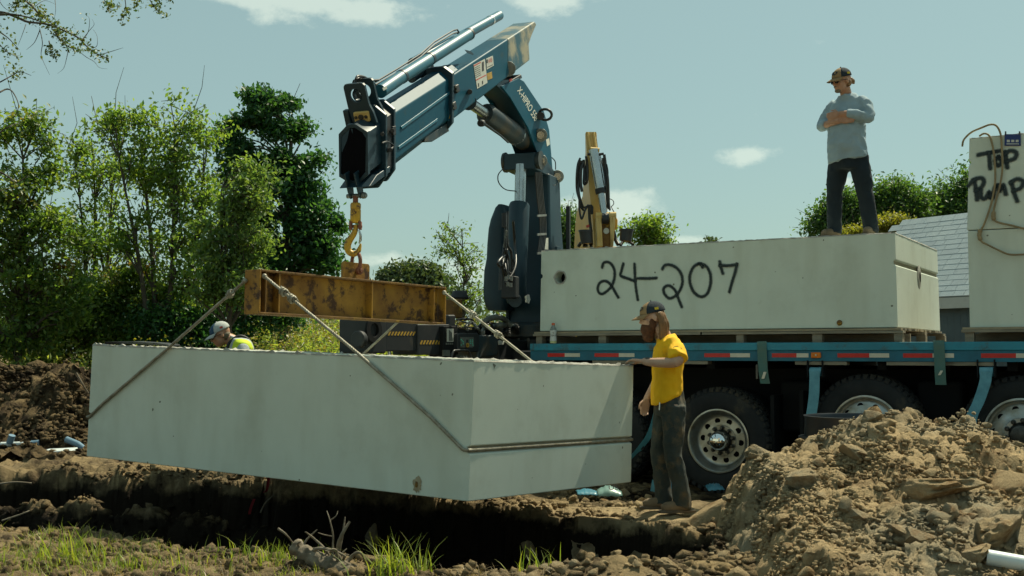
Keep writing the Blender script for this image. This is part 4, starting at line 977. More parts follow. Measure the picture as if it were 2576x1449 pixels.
L24 = [[(625, 440), (635, 405), (665, 392), (700, 405), (730, 450), (738, 500), (730, 560), (710, 610), (670, 655), (625, 682), (592, 665), (585, 620), (605, 580), (645, 565), (685, 580), (720, 625), (745, 670), (770, 712)],
       [(815, 410), (800, 470), (792, 515), (850, 540), (925, 568)], [(918, 412), (922, 520), (930, 620), (940, 690), (948, 735)], [(950, 540), (1030, 542), (1115, 538)],
       [(1170, 455), (1190, 425), (1235, 418), (1290, 440), (1335, 490), (1352, 560), (1340, 625), (1300, 690), (1240, 722), (1195, 690), (1180, 640), (1205, 610), (1245, 612), (1285, 650), (1310, 710), (1330, 760), (1345, 798)],
       [(1535, 440), (1510, 408), (1450, 440), (1418, 520), (1425, 600), (1460, 670), (1520, 708), (1575, 680), (1605, 600), (1605, 510), (1575, 440), (1530, 412), (1500, 408)],
       [(1690, 390), (1700, 440), (1718, 495)], [(1690, 425), (1770, 425), (1845, 415)], [(1845, 412), (1825, 500), (1800, 580), (1778, 662)]]
strokes('spray_lettering', [[c4(p) for p in ln] for ln in L24], .034, -tw, .0035, t2)

# stacked pump tank at the right edge
T3 = tri(box_c8(4.73, 7.2, 0, 2.2, ZT - .01, ZT + .925)); T4 = tri(box_c8(4.725, 7.2, -.003, 2.2, ZT + .931, ZT + 1.83, .035))
t3 = thing('concrete_tank', 'lower half of the stacked concrete pump tank at the right edge', 'concrete tank', TR(5.9, 1.1, ZT - .01))
o = obj('tank_body', tank_mb(T3, 2.47, 2.2, .93, .3, .36, .02, open_top=False, groove_ends=()), M['concrete'], t3, bevel=.008); weld(o)
t4 = thing('concrete_tank', 'upper half of the stacked concrete tank spray painted Top Pump', 'concrete tank', TR(5.9, 1.1, ZT + .931))
o = obj('tank_body', tank_mb(T4, 2.47, 2.2, .9, .7, .76, .02, open_top=False, groove_ends=(1,)), M['concrete'], t4, bevel=.008); weld(o)
obj('rim', rough_rim(T4, 2.4, 2.2, .1, [(1, 0, 1), (0, 0, 1)], .006, 9), M['concrete_edge'], t4, smooth=40)
def d7(x, y): return ((3000 + x / 1.4488) / 1.4907, (400 + y / 1.4488) / 1.4907)
nT4 = (T4(0, 0, 0) - T4(1, 0, 0)).cross(T4(1, 0, 1) - T4(1, 0, 0)).normalized(); nT4 = nT4 if nT4.y < 0 else -nT4
def c7(p): return hit(*d7(*p), T4(.5, 0, .5), nT4)
LTP = [[(970, 262), (1030, 250), (1090, 240)], [(1028, 252), (1030, 295), (1034, 335)], [(1078, 272), (1060, 298), (1078, 322), (1096, 300), (1080, 275)],
       [(1116, 248), (1121, 290), (1126, 330)], [(1112, 258), (1145, 240), (1176, 252), (1165, 282), (1125, 296)],
       [(945, 398), (957, 450), (962, 505)], [(916, 430), (945, 398), (985, 388), (1000, 408), (985, 440), (955, 456)], [(984, 456), (984, 490), (1006, 500), (1030, 462), (1032, 495)],
       [(1050, 492), (1058, 445), (1075, 425), (1086, 460), (1104, 424), (1118, 475)], [(1150, 408), (1161, 460), (1180, 512)], [(1146, 415), (1180, 394), (1213, 408), (1198, 444), (1160, 457)]]
strokes('spray_lettering', [[c7(p) for p in ln] for ln in LTP], .040, nT4, .0035, t4)
# lifting ropes draped over it
def dr(pts, off=.03, r=.017):
    return catmull([hit(*d7(x, y), T4(.5, 0, .5) + nT4 * o_, nT4) for x, y, o_ in pts], 7)
for lb, pts in (('thick tan rope looped over the pump tank, right leg of the sling', [(882, 215, -.25), (890, 180, -.2), (930, 140, -.1), (985, 115, 0), (1035, 97, .03), (1068, 105, .03), (1090, 150, .025), (1097, 230, .025), (1100, 330, .025), (1088, 420, .025), (1065, 510, .025), (1052, 570, .028), (1055, 615, .028), (1090, 632, .028), (1150, 645, .026), (1225, 665, .026)]),
                ('thick tan rope looped over the pump tank, left leg of the sling', [(975, 160, -.03), (1000, 146, .0), (1030, 160, .025), (1050, 230, .028), (1060, 330, .028), (1058, 430, .028), (1035, 540, .028), (1000, 640, .028), (975, 685, .028), (985, 730, .03), (1020, 750, .03), (1080, 780, .028), (1140, 803, .028), (1225, 802, .028)])):
    pth = dr(pts); t_ = thing('lifting_rope', lb, 'rope', pth[-1], 'ropes draped over the pump tank')
    obj('rope', rope_mb(pth, .0095), M['rope_rust'], t_, smooth=180, fix=False)
    for k in (-22, -24, -26) if 'right' in lb else (-30, -33, -36):
        obj('splice', MB().tube(pth[k - 3:k + 1], [.018, .022, .022, .018], 8), M['rope_rust'], t_, smooth=60)
# blue tag plate clipped over the top edge
bl = thing('tag_plate', 'small dark blue plate with white marks clipped to the pump tank top', 'plate', c7((1155, 210)))
M['navy'] = pm('navy_plastic', (0.012, 0.03, 0.14), rough=0.4)
def plate(x0, y0, x1, y1, off, th): 
    q = [hit(*d7(x, y), T4(.5, 0, .5) + nT4 * off, nT4) for x, y in ((x0, y0), (x1, y0), (x1, y1), (x0, y1))]; return MB().prism(q, nT4 * th)
obj('panel', plate(1112, 150, 1200, 213, .004, .012), M['navy'], bl, bevel=.002)
for x in (1132, 1156, 1180): obj('mark', plate(x - 8, 180, x + 8, 193, .0165, .002), M['label'], bl)
obj('mark', plate(1122, 200, 1190, 205, .0165, .002), M['label'], bl)
for x in (1118, 1194): obj('clip', plate(x - 4, 136, x + 4, 156, .0, .02), M['nut'], bl)

# drink bottle standing on the rail
bb = TR(ta(1391, 868, BF + .02), BF + .028, ZD + .0075)
bt = thing('drink_bottle', 'clear drink bottle with orange cap and white label on the bed rail', 'bottle', bb)
M['pet'] = pm('clear_plastic', (0.55, 0.62, 0.60), rough=0.12); M['pet'].node_tree.nodes['Principled BSDF'].inputs['Transmission Weight'].default_value = 0.75
M['drink'] = pm('pale_drink', (0.50, 0.52, 0.25), rough=0.2); M['cap_orange'] = pm('orange_cap', (0.60, 0.10, 0.02), rough=0.4); M['paper'] = pm('white_label', (0.58, 0.60, 0.57), (0.5, 0.52, 0.5), 20, 0.5)
def bo(n, pr, mt): return obj(n, MB().lathe(pr, bb, (0, 0, 1), 24), M[mt], bt, smooth=50)
bo('bottle_body', [(.001, .0), (.034, .0), (.038, .008), (.038, .05), (.034, .08), (.034, .1), (.038, .13), (.037, .165), (.030, .185), (.016, .20), (.015, .212), (.001, .212)], 'pet')
bo('label', [(.0385, .03), (.0390, .05), (.0352, .08), (.0352, .1), (.0390, .13), (.0388, .152)], 'paper'); bo('base_band', [(.0386, .004), (.0388, .028)], 'drink'); bo('cap', [(.001, .2125), (.0195, .2125), (.0195, .232), (.017, .236), (.001, .236)], 'cap_orange')
def text_mesh(txt, size, loc, right, up, mat, parent, name='lettering', bold=0.0, off=0.0, xs=1.0, ext=.0006):
    cu = bpy.data.curves.new('txt', 'FONT'); cu.body = txt; cu.size = size; cu.align_x = 'CENTER'; cu.align_y = 'CENTER'; cu.offset = off; cu.extrude = ext
    ob = bpy.data.objects.new('txt', cu); COL.objects.link(ob); bpy.context.view_layer.update()
    me = bpy.data.meshes.new_from_object(ob.evaluated_get(bpy.context.evaluated_depsgraph_get())); bpy.data.objects.remove(ob)
    right = Vector(right).normalized(); up = Vector(up).normalized(); nrm = right.cross(up)
    R = Matrix((right * xs, up, nrm)).transposed().to_4x4(); R.translation = Vector(loc) - root_origin(parent); me.transform(R)
    me.materials.clear(); return link_mesh(name, me, mat, parent)
vd = Vector((-bb.x, -bb.y, 0)).normalized(); vr = Vector((-vd.y, vd.x, 0))
text_mesh('ZERO', .024, bb + vd * .0365 + tz * .09, vr, tz, M['ink'], bt); text_mesh('G', .022, bb + vd * .0385 + tz * .122, vr, tz, M['ink'], bt, 'emblem')
# ------------------------------------------------------------------ loader crane on the truck's rear
CO = Vector((.36, 14.7, 0)); ca = Vector((-.344, -.939, 0)); crr = Vector((.939, -.344, 0))
def C3(t, s, z): return CO + ca * t + crr * s + tz * z
def ch(x, y, s): return hit(x, y, CO + crr * s, crr)
def c1(x, y, s): return ch(805 + x / 3.0, y / 3.0, s)
def c2(x, y, s): return ch(1174 + x / 2.54, 335.4 + y / 2.54, s)
crane = thing('loader_crane', 'dark blue knuckle boom loader crane with hexagonal boom reaching towards the viewer', 'crane', C3(0, 0, ZD - .2))
def cob(n, mb, mt, **k): return obj(n, mb, M[mt], crane, **k)
# outer boom
ow = .30
p_out = [(1420, 291), (990, 572), (975, 920), (1030, 885), (1420, 583)]
cob('outer_boom', MB().prism([c1(x, y, ow / 2) for x, y in p_out], crr * -ow), 'crane', bevel=.022, segs=3)
p_end = [(1419, 292), (1419, 583), (1585, 455), (1578, 335), (1600, 270), (1637, 185), (1622, 160)]
cob('boom_end', MB().prism([c1(x, y, ow / 2) for x, y in p_end], crr * -ow), 'crane_dust', bevel=.02, segs=3)
def text_quad(txt, q, mat, parent, name='lettering', off=.0):
    cu = bpy.data.curves.new('txt', 'FONT'); cu.body = txt; cu.size = 1; cu.offset = off
    ob = bpy.data.objects.new('txt', cu); COL.objects.link(ob); bpy.context.view_layer.update()
    me = bpy.data.meshes.new_from_object(ob.evaluated_get(bpy.context.evaluated_depsgraph_get())); bpy.data.objects.remove(ob)
    xs = [v.co.x for v in me.vertices]; ys = [v.co.y for v in me.vertices]; x0, x1, y0, y1 = min(xs), max(xs), min(ys), max(ys); og = root_origin(parent)
    for v in me.vertices:
        u = (v.co.x - x0) / (x1 - x0); w = (v.co.y - y0) / (y1 - y0)
        v.co = q[0].lerp(q[1], u).lerp(q[3].lerp(q[2], u), w) - og
    me.materials.clear(); me.update(); return link_mesh(name, me, mat, parent)
def decal(pts, s, mt, name='sticker', par=None, fn=c1, th=.003):
    return obj(name, MB().prism([fn(x, y, s) for x, y in pts], crr * th), M[mt], par or crane)
so_ = ow / 2 + .001
st = decal([(1157, 490), (1243, 445), (1262, 625), (1185, 670)], so_, 'label'); st2 = decal([(1253, 442), (1303, 420), (1310, 495), (1258, 525)], so_, 'label'); decal([(1258, 555), (1295, 540), (1300, 590), (1263, 605)], so_, 'hazard')
def line(x0, y0, x1, y1, hh, mt, par, s=so_ + .0035): decal([(x0, y0), (x1, y1), (x1 + 1, y1 + hh), (x0 + 1, y0 + hh)], s, mt, 'print', par, th=.0008)
line(1160, 493, 1212, 466, 8, 'red_ink', st); line(1176, 602, 1254, 562, 7, 'red_ink', st)
for k in range(6): line(1165 + k * 2, 512 + k * 14, 1205 + k * 2, 491 + k * 14, 4, 'ink', st)
line(1222, 470, 1236, 463, 70, 'ink', st); line(1192, 630, 1200, 626, 26, 'ink', st); line(1222, 612, 1230, 608, 26, 'ink', st)
text_quad('HIAB', [c1(1273, 478, so_ + .004), c1(1300, 465, so_ + .004), c1(1298, 432, so_ + .004), c1(1270, 446, so_ + .004)], M['red_ink'], st2)
line(1262, 506, 1304, 486, 4, 'ink', st2); line(1257, 452, 1266, 447, 26, 'ink', st2)
decal([(972, 895), (985, 840), (1000, 885)], so_, 'hazard', 'warning_sign'); decal([(1090, 375), (1135, 385), (1160, 410), (1150, 415), (1110, 400)], so_ - .001, 'crane_dark', 'lift_eye')
# collar at the mouth of the outer boom
def hexring(tn, bn, w, ins, up, ux):
    """cross-section from the near-side top & bottom edge points"""
    tf, bf = tn - crr * w, bn - crr * w
    return [bn, tn, tn - crr * ins + ux * up, tf + crr * ins + ux * up, tf, bf, bf + crr * ins - ux * up, bn - crr * ins - ux * up]
ax1 = (c1(545, 865, .13) - c1(975, 580, .13)).normalized(); ux = (tz - ax1 * ax1.dot(tz)).normalized()
def hexloft(A, B, w, ins, up):
    return MB().loft([hexring(A[0], A[1], w, ins, up, ux), hexring(B[0], B[1], w, ins, up, ux)])
def shift(pr, dt=0, du=0, ds=0): return tuple(p + ax1 * dt + ux * du * (1 if i == 0 else -1) + crr * ds for i, p in enumerate(pr))
mA = (c1(985, 590, .135), c1(968, 895, .135)); mB = (c1(545, 868, .135), c1(528, 1238, .135))
cob('collar', hexloft(shift(mA, -.03, .05, .045), shift(mA, .035, .05, .045), .36, .09, .08), 'crane_dark', bevel=.01)
cob('inner_boom', hexloft(shift(mA, -.3), mB, .27, .085, .085), 'crane', bevel=.012)
for y0, y1, xa, xb in ((955, 690, 605, 972), (1105, 893, 585, 880)):
    cob('rib', MB().prism([c1(xa, y0, .135), c1(xb, y1, .135), c1(xb + 4, y1 + 20, .135), c1(xa + 8, y0 + 22, .135)], crr * .012), 'tube_blue', bevel=.005)
# collars at the head
hA = shift(mB, .02, .055, .045)
cob('head_plate', hexloft(shift(hA, -.03), shift(hA, .01), .37, .10, .10), 'crane_dark', bevel=.008)
cob('head_plate', hexloft(shift(hA, .16, .0), shift(hA, .20, .0), .37, .10, .10), 'crane_dark', bevel=.008)
cob('head_core', hexloft(shift(hA, .0, -.03, -.02), shift(hA, .17, -.03, -.02), .33, .09, .09), 'black')
tB = (c1(357, 1003, .132), c1(357, 1308, .132)); tA = tuple(p - ax1 * .75 for p in tB)
tip = cob('boom_tip', hexloft(tA, tB, .264, .10, .075), 'crane_dark', bevel=.006)
inn = hexring(*shift(tB, .004, -.016, -.012), .24, .095, .075, ux)
obj('mouth', MB().loft([inn, [p - ax1 * .001 for p in inn]]), M['hole'], tip)  # flat black disc, shade of the hollow boom painted in
obj('mouth_rim', MB().ringplate(hexring(*shift(tB, -.03, .012, .012), .288, .105, .078, ux), hexring(*shift(tB, -.03, -.014, -.010), .244, .095, .074, ux), ax1 * .045), M['crane_dark'], tip, bevel=.004)
# tower on the head holding the extension cylinders
hc_ = (hA[0] + hA[1]) / 2 - crr * .185 + ux * .0
def hp_(s, u, d): return hc_ + crr * s + ux * u + ax1 * d
twp = [(-.09, .20), (.14, .20), (.12, .33), (.095, .39), (.09, .56), (.07, .585), (-.10, .585), (-.12, .56), (-.115, .36)]
k = 36
def tower(d, thick):
    poly = [hp_(s, u, d) for s, u in twp]; cc = (-.012, .475)
    outer = []; per = len(poly)
    for i in range(k):
        an = 2 * math.pi * i / k; dx, dy = math.cos(an), math.sin(an); best = None
        for a_, b_ in zip(twp, twp[1:] + twp[:1]):
            ex, ey = b_[0] - a_[0], b_[1] - a_[1]; den = dx * ey - dy * ex
            if abs(den) < 1e-9: continue
            t_ = ((a_[0] - cc[0]) * ey - (a_[1] - cc[1]) * ex) / den; v_ = ((a_[0] - cc[0]) * dy - (a_[1] - cc[1]) * dx) / den
            if t_ > 0 and -1e-6 <= v_ <= 1 + 1e-6: best = t_ if best is None else min(best, t_)
        outer.append(hp_(cc[0] + dx * best, cc[1] + dy * best, d))
    inner = [hp_(cc[0] + .062 * math.cos(2 * math.pi * i / k), cc[1] + .062 * math.sin(2 * math.pi * i / k), d) for i in range(k)]
    return MB().ringplate(outer, inner, ax1 * thick)
cob('cylinder_bracket', tower(.16, .03), 'crane_dark'); cob('cylinder_bracket', tower(-.02, .03), 'crane_dark')
m = MB(); kk = 24; m.ringplate([hp_(-.04 + .05 * math.cos(2 * math.pi * i / kk), .46 + .06 * math.sin(2 * math.pi * i / kk), .06) for i in range(kk)], [hp_(-.04 + .038 * math.cos(2 * math.pi * i / kk), .46 + .047 * math.sin(2 * math.pi * i / kk), .06) for i in range(kk)], ax1 * .05); cob('hose_guide', m, 'crane_dark')
m = MB(); m.obox(hp_(.01, .285, .20), crr * .075, ux * .048, ax1 * .02); yb = cob('yellow_block', m, 'cat_pale', bevel=.012)
for s in (-.04, .01, .06): obj('bolt', MB().cyl(hp_(s, .285, .215), hp_(s, .285, .228), .015 if s != .01 else .026, n=14), M['nut'], yb, smooth=40)
m = MB(); m.obox(hp_(-.155, .26, .15), crr * .03, ux * .09, ax1 * .03); cob('side_bracket', m, 'crane_dark', bevel=.01)
# extension cylinders lying on the boom
def tube_c(n, pts, r, mt, s, nn=20, fn=c1, **k): return cob(n, MB().tube([fn(x, y, s) for x, y in pts], r, nn), mt, smooth=50, **k)
tube_c('extension_cylinder', [(455, 690), (600, 590), (1120, 262)], .064, 'tube_blue', .07)
tube_c('extension_cylinder', [(700, 480), (1352, 118)], .058, 'tube_blue', -.10)
for x, y in ((610, 583), (820, 450)): tube_c('clamp_band', [(x, y), (x + 14, y - 9)], .068, 'crane_dark', .07)
tube_c('clamp_band', [(1280, 158), (1290, 152)], .061, 'steel', -.10)
tube_c('cylinder_cap', [(1118, 263), (1128, 257)], .067, 'black', .07)
for k_, dy in enumerate((0, -22)): tube_c('hydraulic_line', [(420, 640 + dy), (580, 545 + dy), (760, 430 + dy), (860, 340 + dy), (1000, 255 + dy), (1035, 245 + dy), (1050, 268 + dy)], .009, 'hose', .0 - k_ * .05, 6)
cob('hydraulic_hose', MB().tube(catmull([c1(x, y, -.02) for x, y in ((270, 600), (285, 575), (330, 580), (380, 605), (440, 605))], 6), .012, 8), 'hose', smooth=60)
cob('hydraulic_hose', MB().tube(catmull([c1(x, y, -.05) for x, y in ((265, 640), (275, 600), (320, 590), (390, 620), (420, 640))], 6), .012, 8), 'hose', smooth=60)
decal([(470, 665), (500, 650), (505, 668), (478, 685)], .136, 'label', 'sticker')
m = MB(); m.tube([c1(x, y, -.16) for x, y in ((690, 595), (760, 548), (830, 500))], .045, 12); cob('hose_drum', m, 'crane_dark', smooth=50)
tube_c('slide_rail', [(480, 780), (830, 562)], .014, 'steel', -.05, 8)
# pads, bolts
for x, y in ((1030, 670), (1008, 800)):
    m = MB(); m.obox(c1(x, y, ow / 2 + .02), ax1 * .045, ux * .042, crr * .02); b_ = cob('wear_pad_bolt_plate', m, 'black', bevel=.012)
    for d in (-.02, .02): obj('bolt', MB().cyl(c1(x, y, ow / 2 + .04) + ux * d, c1(x, y, ow / 2 + .055) + ux * d, .011, n=10), M['pin'], b_)
m = MB(); m.cyl(c1(1130, 693, ow / 2), c1(1130, 693, ow / 2 + .07), .028, n=14); cob('bolt', m, 'black', bevel=.006)
for x, y, s in ((545, 985, .185), (470, 1012, .185), (530, 1130, .185)): cob('bolt', MB().cyl(c1(x, y, s - .02), c1(x, y, s + .03), .02, n=10), 'black', bevel=.004)
cob('pad_plate', MB().prism([c1(x, y, .186) for x, y in ((535, 955), (560, 950), (562, 1020), (540, 1022))], crr * .02), 'black', bevel=.006)
cob('lock_pin', MB().tube(catmull([c1(x, y, .2) for x, y in ((470, 1080), (510, 1070), (555, 1100), (520, 1140))], 5), .008, 6), 'hose', smooth=50)
# lower skirt of collar under the mouth
cob('lower_bracket', MB().prism([c1(x, y, .12) for x, y in ((800, 1030), (960, 930), (978, 990), (850, 1070), (790, 1072))], crr * -.24), 'crane_grease', bevel=.01)
cob('lower_bracket', MB().prism([c1(x, y, .17) for x, y in ((430, 1320), (530, 1250), (532, 1300), (400, 1405), (370, 1410))], crr * -.3), 'crane_dark', bevel=.01)
# lug plates the hook hangs on
hq = h3(1000, 175)
for s in (-.045, .05): cob('hook_lug', MB().prism([hq + crr * s + ux * u + ax1 * d for u, d in ((-.02, -.03), (-.02, .03), (.05, .05), (.22, .05), (.22, -.06), (.05, -.05))], crr * .016), 'crane_dark', bevel=.006)
m = MB(); m.cyl(hq - crr * .085, hq + crr * .11, .02, n=12); m.cyl(hq + crr * .066, hq + crr * .10, .03, n=6); cob('hook_pin', m, 'pin', bevel=.003)
# first boom with lettering
fw = .30
p_fb = [(1370, 650), (1500, 590), (1540, 615), (1690, 840), (1730, 980), (1745, 1150), (1756, 1285), (1792, 1290), (1806, 1330), (1790, 1378), (1760, 1370), (1690, 1245), (1640, 1150), (1570, 960), (1440, 740)]
for s in (fw / 2, -fw / 2 + .02): cob('side_plate', MB().prism([c1(x, y, fw / 2) + crr * (s - fw / 2) for x, y in p_fb], crr * -.02), 'crane', bevel=.004)
p_in = [(1300, 600), (1500, 600), (1535, 625), (1680, 845), (1718, 985), (1730, 1150), (1690, 1235), (1640, 1140), (1590, 1010), (1470, 760)]
cob('first_boom', MB().prism([c1(x, y, fw / 2) + crr * -.021 for x, y in p_in], crr * (-fw + .042)), 'crane_dark', bevel=.006)
text_quad('X-HIPRO 558', [c1(x, y, fw / 2 + .003) for x, y in ((1487, 684), (1622, 920), (1652, 880), (1512, 648))], M['label_txt'], crane, 'lettering', .012)
decal([(1705, 1055), (1728, 1043), (1733, 1090), (1712, 1105)], fw / 2 + .001, 'label_txt', 'emblem')
for x, y, r in ((1665, 1020, .085), (1672, 1213, .075), (1792, 1332, .085)):
    b_ = cob('pivot_pin', MB().cyl(c1(x, y, -fw / 2 - .03), c1(x, y, fw / 2 + .045), r, n=28), 'pin', bevel=.008)
    obj('pin_cap', MB().cyl(c1(x, y, fw / 2 + .045), c1(x, y, fw / 2 + .055), r * .55, n=20), M['steel'], b_)
m = MB(); ce = c1(1700, 865, fw / 2 + .10); kk = 20; m.tube([ce + (ux * math.cos(2 * math.pi * i / kk) * .07 + crr * math.sin(2 * math.pi * i / kk) * .085) for i in range(kk + 1)], .017, 8, caps=False); cob('hose_ring', m, 'hose', smooth=60)
cob('ring_mount', MB().cyl(c1(1665, 875, fw / 2), c1(1665, 875, fw / 2 + .05), .05, n=16), 'black', bevel=.005)
# knuckle pin joining the booms and folding cylinder
cob('knuckle_pin', MB().cyl(c1(1420, 520, -.145), c1(1420, 520, .145), .09, n=28), 'pin', bevel=.006)
tube_c('fold_rod', [(1120, 770), (1290, 885)], .062, 'steel', -.02)
fb = tube_c('fold_cylinder', [(1245, 855), (1258, 862), (1560, 1072)], [.10, .125, .13], 'crane_grease', -.02, 28)
cob('cylinder_band', MB().tube([c1(1470, 1008, -.02), c1(1478, 1014, -.02)], .134, 28), 'steel', smooth=40)
cob('fold_eye', MB().cyl(c1(1120, 770, -.12), c1(1120, 770, .08), .09, n=20), 'crane_dark', bevel=.006)
tube_c('hydraulic_line', [(1205, 905), (1360, 1020), (1420, 1075)], .012, 'hose', .06, 6)
cob('fitting', MB().cyl(c1(1210, 930, .04), c1(1225, 930, .04), .04, n=12), 'black')
cob('boom_light', MB().prism([c1(x, y, .12) for x, y in ((1450, 600), (1520, 560), (1528, 590), (1470, 615))], crr * -.16), 'black', bevel=.01); decal([(1425, 600), (1445, 590), (1452, 620), (1432, 635)], .13, 'red_ink', 'red_lens')
# yoke on top of the column
yk = (c2(240, 188, -.28), c2(478, 172, .22))
cob('yoke_hub', MB().tube([yk[0], yk[0].lerp(yk[1], .06), yk[0].lerp(yk[1], .1), yk[0].lerp(yk[1], .9), yk[1]], [.125, .13, .105, .105, .12], 28), 'crane_grease', smooth=40)
cob('yoke_arm', MB().prism([c2(x, y, .16) for x, y in ((430, 120), (500, 150), (560, 240), (590, 270), (570, 320), (520, 270), (430, 225))], crr * -.4), 'crane_dark', bevel=.01)
# column
z0, z1 = 1.72, 3.70
rings = []
for z, sw_, tf, tb in ((z0, .36, .36, -.36), (2.05, .33, .34, -.34), (2.5, .25, .26, -.30), (3.1, .215, .22, -.28), (z1, .20, .2, -.26)):
    rings.append([C3(tf, -sw_, z), C3(tf, sw_, z), C3(tb, sw_, z), C3(tb, -sw_, z)])
cob('column', MB().loft(rings), 'crane_dark', bevel=.03, segs=3)
m = MB()
for s in (-.3, .3): m.prism([C3(t, s - .02, z) for t, z in ((.35, z0), (.42, 1.95), (.36, 2.3), (.24, 2.75), (.1, 2.75), (.0, z0))], crr * .04)
cob('column_web', m, 'crane_dark', bevel=.006)
decal([(478, 600), (500, 598), (498, 665), (478, 668)], .21, 'label', 'sticker', fn=c2); decal([(478, 672), (520, 668), (520, 742), (478, 742)], .21, 'label', 'sticker', fn=c2)
m = MB(); m.obox(C3(-.1, .36, 2.75), crr * .025, ca * .03, tz * .55); cob('hose_pipe', m, 'black', bevel=.006)
tt_ = MB(); tt_.lathe([(.001, 1.78), (.50, 1.78), (.56, 1.74), (.56, 1.60), (.50, 1.56), (.48, 1.40), (.001, 1.40)], C3(.05, -.08, 0), (0, 0, 1), 48); cob('turntable', tt_, 'crane_grease', smooth=35)
kk = 26; m = MB()
for i in range(kk): an = 2 * math.pi * i / kk; m.cyl(C3(.05, -.08, 1.54) + Vector((math.cos(an), math.sin(an), 0)) * .515, C3(.05, -.08, 1.575) + Vector((math.cos(an), math.sin(an), 0)) * .515, .02, n=6)
tag(cob('flange_bolts', m, 'nut'), kind='stuff')
m = MB(); tbox(m, -1.15, A0 - .02, .35, 1.95, .75, 1.42); cob('base_frame', m, 'black', bevel=.03)
# main lift cylinder
tube_c('lift_rod', [(346, 200), (340, 470)], .07, 'steel', -.03, 28, fn=c2)
cob('lift_cylinder', MB().tube([c2(337, 450, -.03), c2(336, 462, -.03), c2(318, 900, -.03), c2(310, 1040, -.03), c2(308, 1090, -.03)], [.118, .13, .13, .135, .09], 32), 'crane_dark', smooth=40)
cob('lift_pivot', MB().cyl(c2(310, 1070, -.2), c2(310, 1070, .12), .08, n=24), 'crane_dark', bevel=.006)
decal([(372, 1040), (390, 1030), (398, 1060), (388, 1090), (374, 1080)], .26, 'steel', 'pin_cap', fn=c2, th=.02)
for pts in (((262, 500), (258, 700), (285, 760), (290, 880)), ((250, 520), (248, 720), (265, 800), (270, 900)), ((240, 780), (200, 830), (240, 870), (285, 900)), ((225, 790), (215, 900), (212, 1000))):
    cob('hydraulic_hose', MB().tube(catmull([c2(x, y, .1) for x, y in pts], 6), .017, 8), 'hose', smooth=60)
random.seed(15)
for k_ in range(9):
    x0 = random.uniform(235, 300); pts = [(x0, 560 + 30 * k_), (x0 - random.uniform(-10, 25), 700 + 20 * k_), (x0 + random.uniform(-20, 25), 850 + 12 * k_), (random.uniform(240, 310), 960)]
    cob('hydraulic_hose', MB().tube(catmull([c2(x, y, random.uniform(.02, .14)) for x, y in pts], 6), random.choice([.010, .013, .016]), 7), random.choice(['hose', 'hose', 'hose_grey']), smooth=60)
for k_ in range(5): cob('hydraulic_hose', MB().tube(catmull([c2(x + 9 * k_, y, .24) for x, y in ((440, 250), (452, 420), (470, 600), (455, 760))], 6), .011, 7), 'hose', smooth=60)
for y_ in (520, 640, 760): cob('hose_clamp', MB().prism([c2(x, y, .245) for x, y in ((448, y_), (505, y_ - 4), (505, y_ + 10), (448, y_ + 14))], crr * .012), 'pin')
m = MB(); m.obox(c2(278, 985, .1), crr * .09, ca * .07, tz * .13); vb = cob('valve_block', m, 'black', bevel=.015)
for i, (x, y) in enumerate(((250, 915), (268, 905), (285, 915), (262, 950), (282, 955), (300, 975))): obj('fitting', MB().cyl(c2(x, y, .16), c2(x, y + 28, .16), .018, n=8), M['pin'], vb)
cob('pipe_clip', MB().tube([c2(240, 510, .1), c2(240, 600, .1)], .03, 10), 'black', smooth=40)
# oil tank / cowl on the left of the column
rings = []
for y, xl, xr in ((470, 240, 285), (490, 212, 300), (560, 178, 310), (620, 162, 312), (720, 152, 314), (800, 148, 316), (830, 142, 320), (880, 130, 325), (1000, 124, 330), (1070, 128, 330), (1110, 140, 325), (1135, 160, 315)):
    ctr = P(1174 + (xl + xr) / 2 / 2.54, 335.4 + y / 2.54, 14.55); hw = (xr - xl) / 2 / 2.54 * 14.55 / 2850
    rings.append([ctr + crr * hw * abs(math.cos(t)) ** .7 * (1 if math.cos(t) > 0 else -1) - ca * .30 * abs(math.sin(t)) ** .7 * (1 if math.sin(t) > 0 else -1) for t in np.linspace(0, 2 * math.pi, 25)[:-1]])
cob('oil_tank', MB().loft(rings), 'crane_dark', smooth=50)
# thin control cables
for pts, s in (([(1380, 1275), (1345, 1320), (1350, 1380), (1400, 1430), (1475, 1442)], -.1), ([(1750, 1190), (1775, 1220), (1778, 1280)], .2), ([(1790, 1380), (1770, 1400), (1755, 1395)], .2), ([(1800, 1385), (1803, 1420), (1798, 1460), (1780, 1480)], .2)):
    cob('control_cable', MB().tube(catmull([c1(x, y, s) for x, y in pts], 6), .007, 6), 'hose', smooth=60)

# outrigger beam reaching out at the rear, with controls
aO = -.62
def o6(x, y, a=aO): return hit(872 + x / 4.8, 704.4 + y / 4.8, TR(a, 0, 0), tu)
def opr(n, pts, depth, mt, a=aO, par=None, **k): return obj(n, MB().prism([o6(x, y, a) for x, y in pts], tu * -depth), M[mt], par or rig, **k)
def rect(x0, y0, x1, y1): return [(x0, y0), (x1, y0), (x1, y1), (x0, y1)]
rig = thing('outrigger', 'black crane outrigger beam with yellow hazard stripes behind the hanging tank', 'outrigger', o6(600, 900))
opr('outer_box', rect(860, 535, 1350, 905), .34, 'black', bevel=.012); e_ = opr('extension_box', rect(470, 500, 870, 862), .30, 'black', aO - .02, bevel=.012); opr('end_box', rect(245, 470, 478, 885), .36, 'black', aO + .02, bevel=.015)
for k_ in range(9): opr('hazard_stripe', [(500 + k_ * 37, 668), (522 + k_ * 37, 622), (540 + k_ * 37, 624), (516 + k_ * 37, 672)], .003, 'hazard', aO - .017)
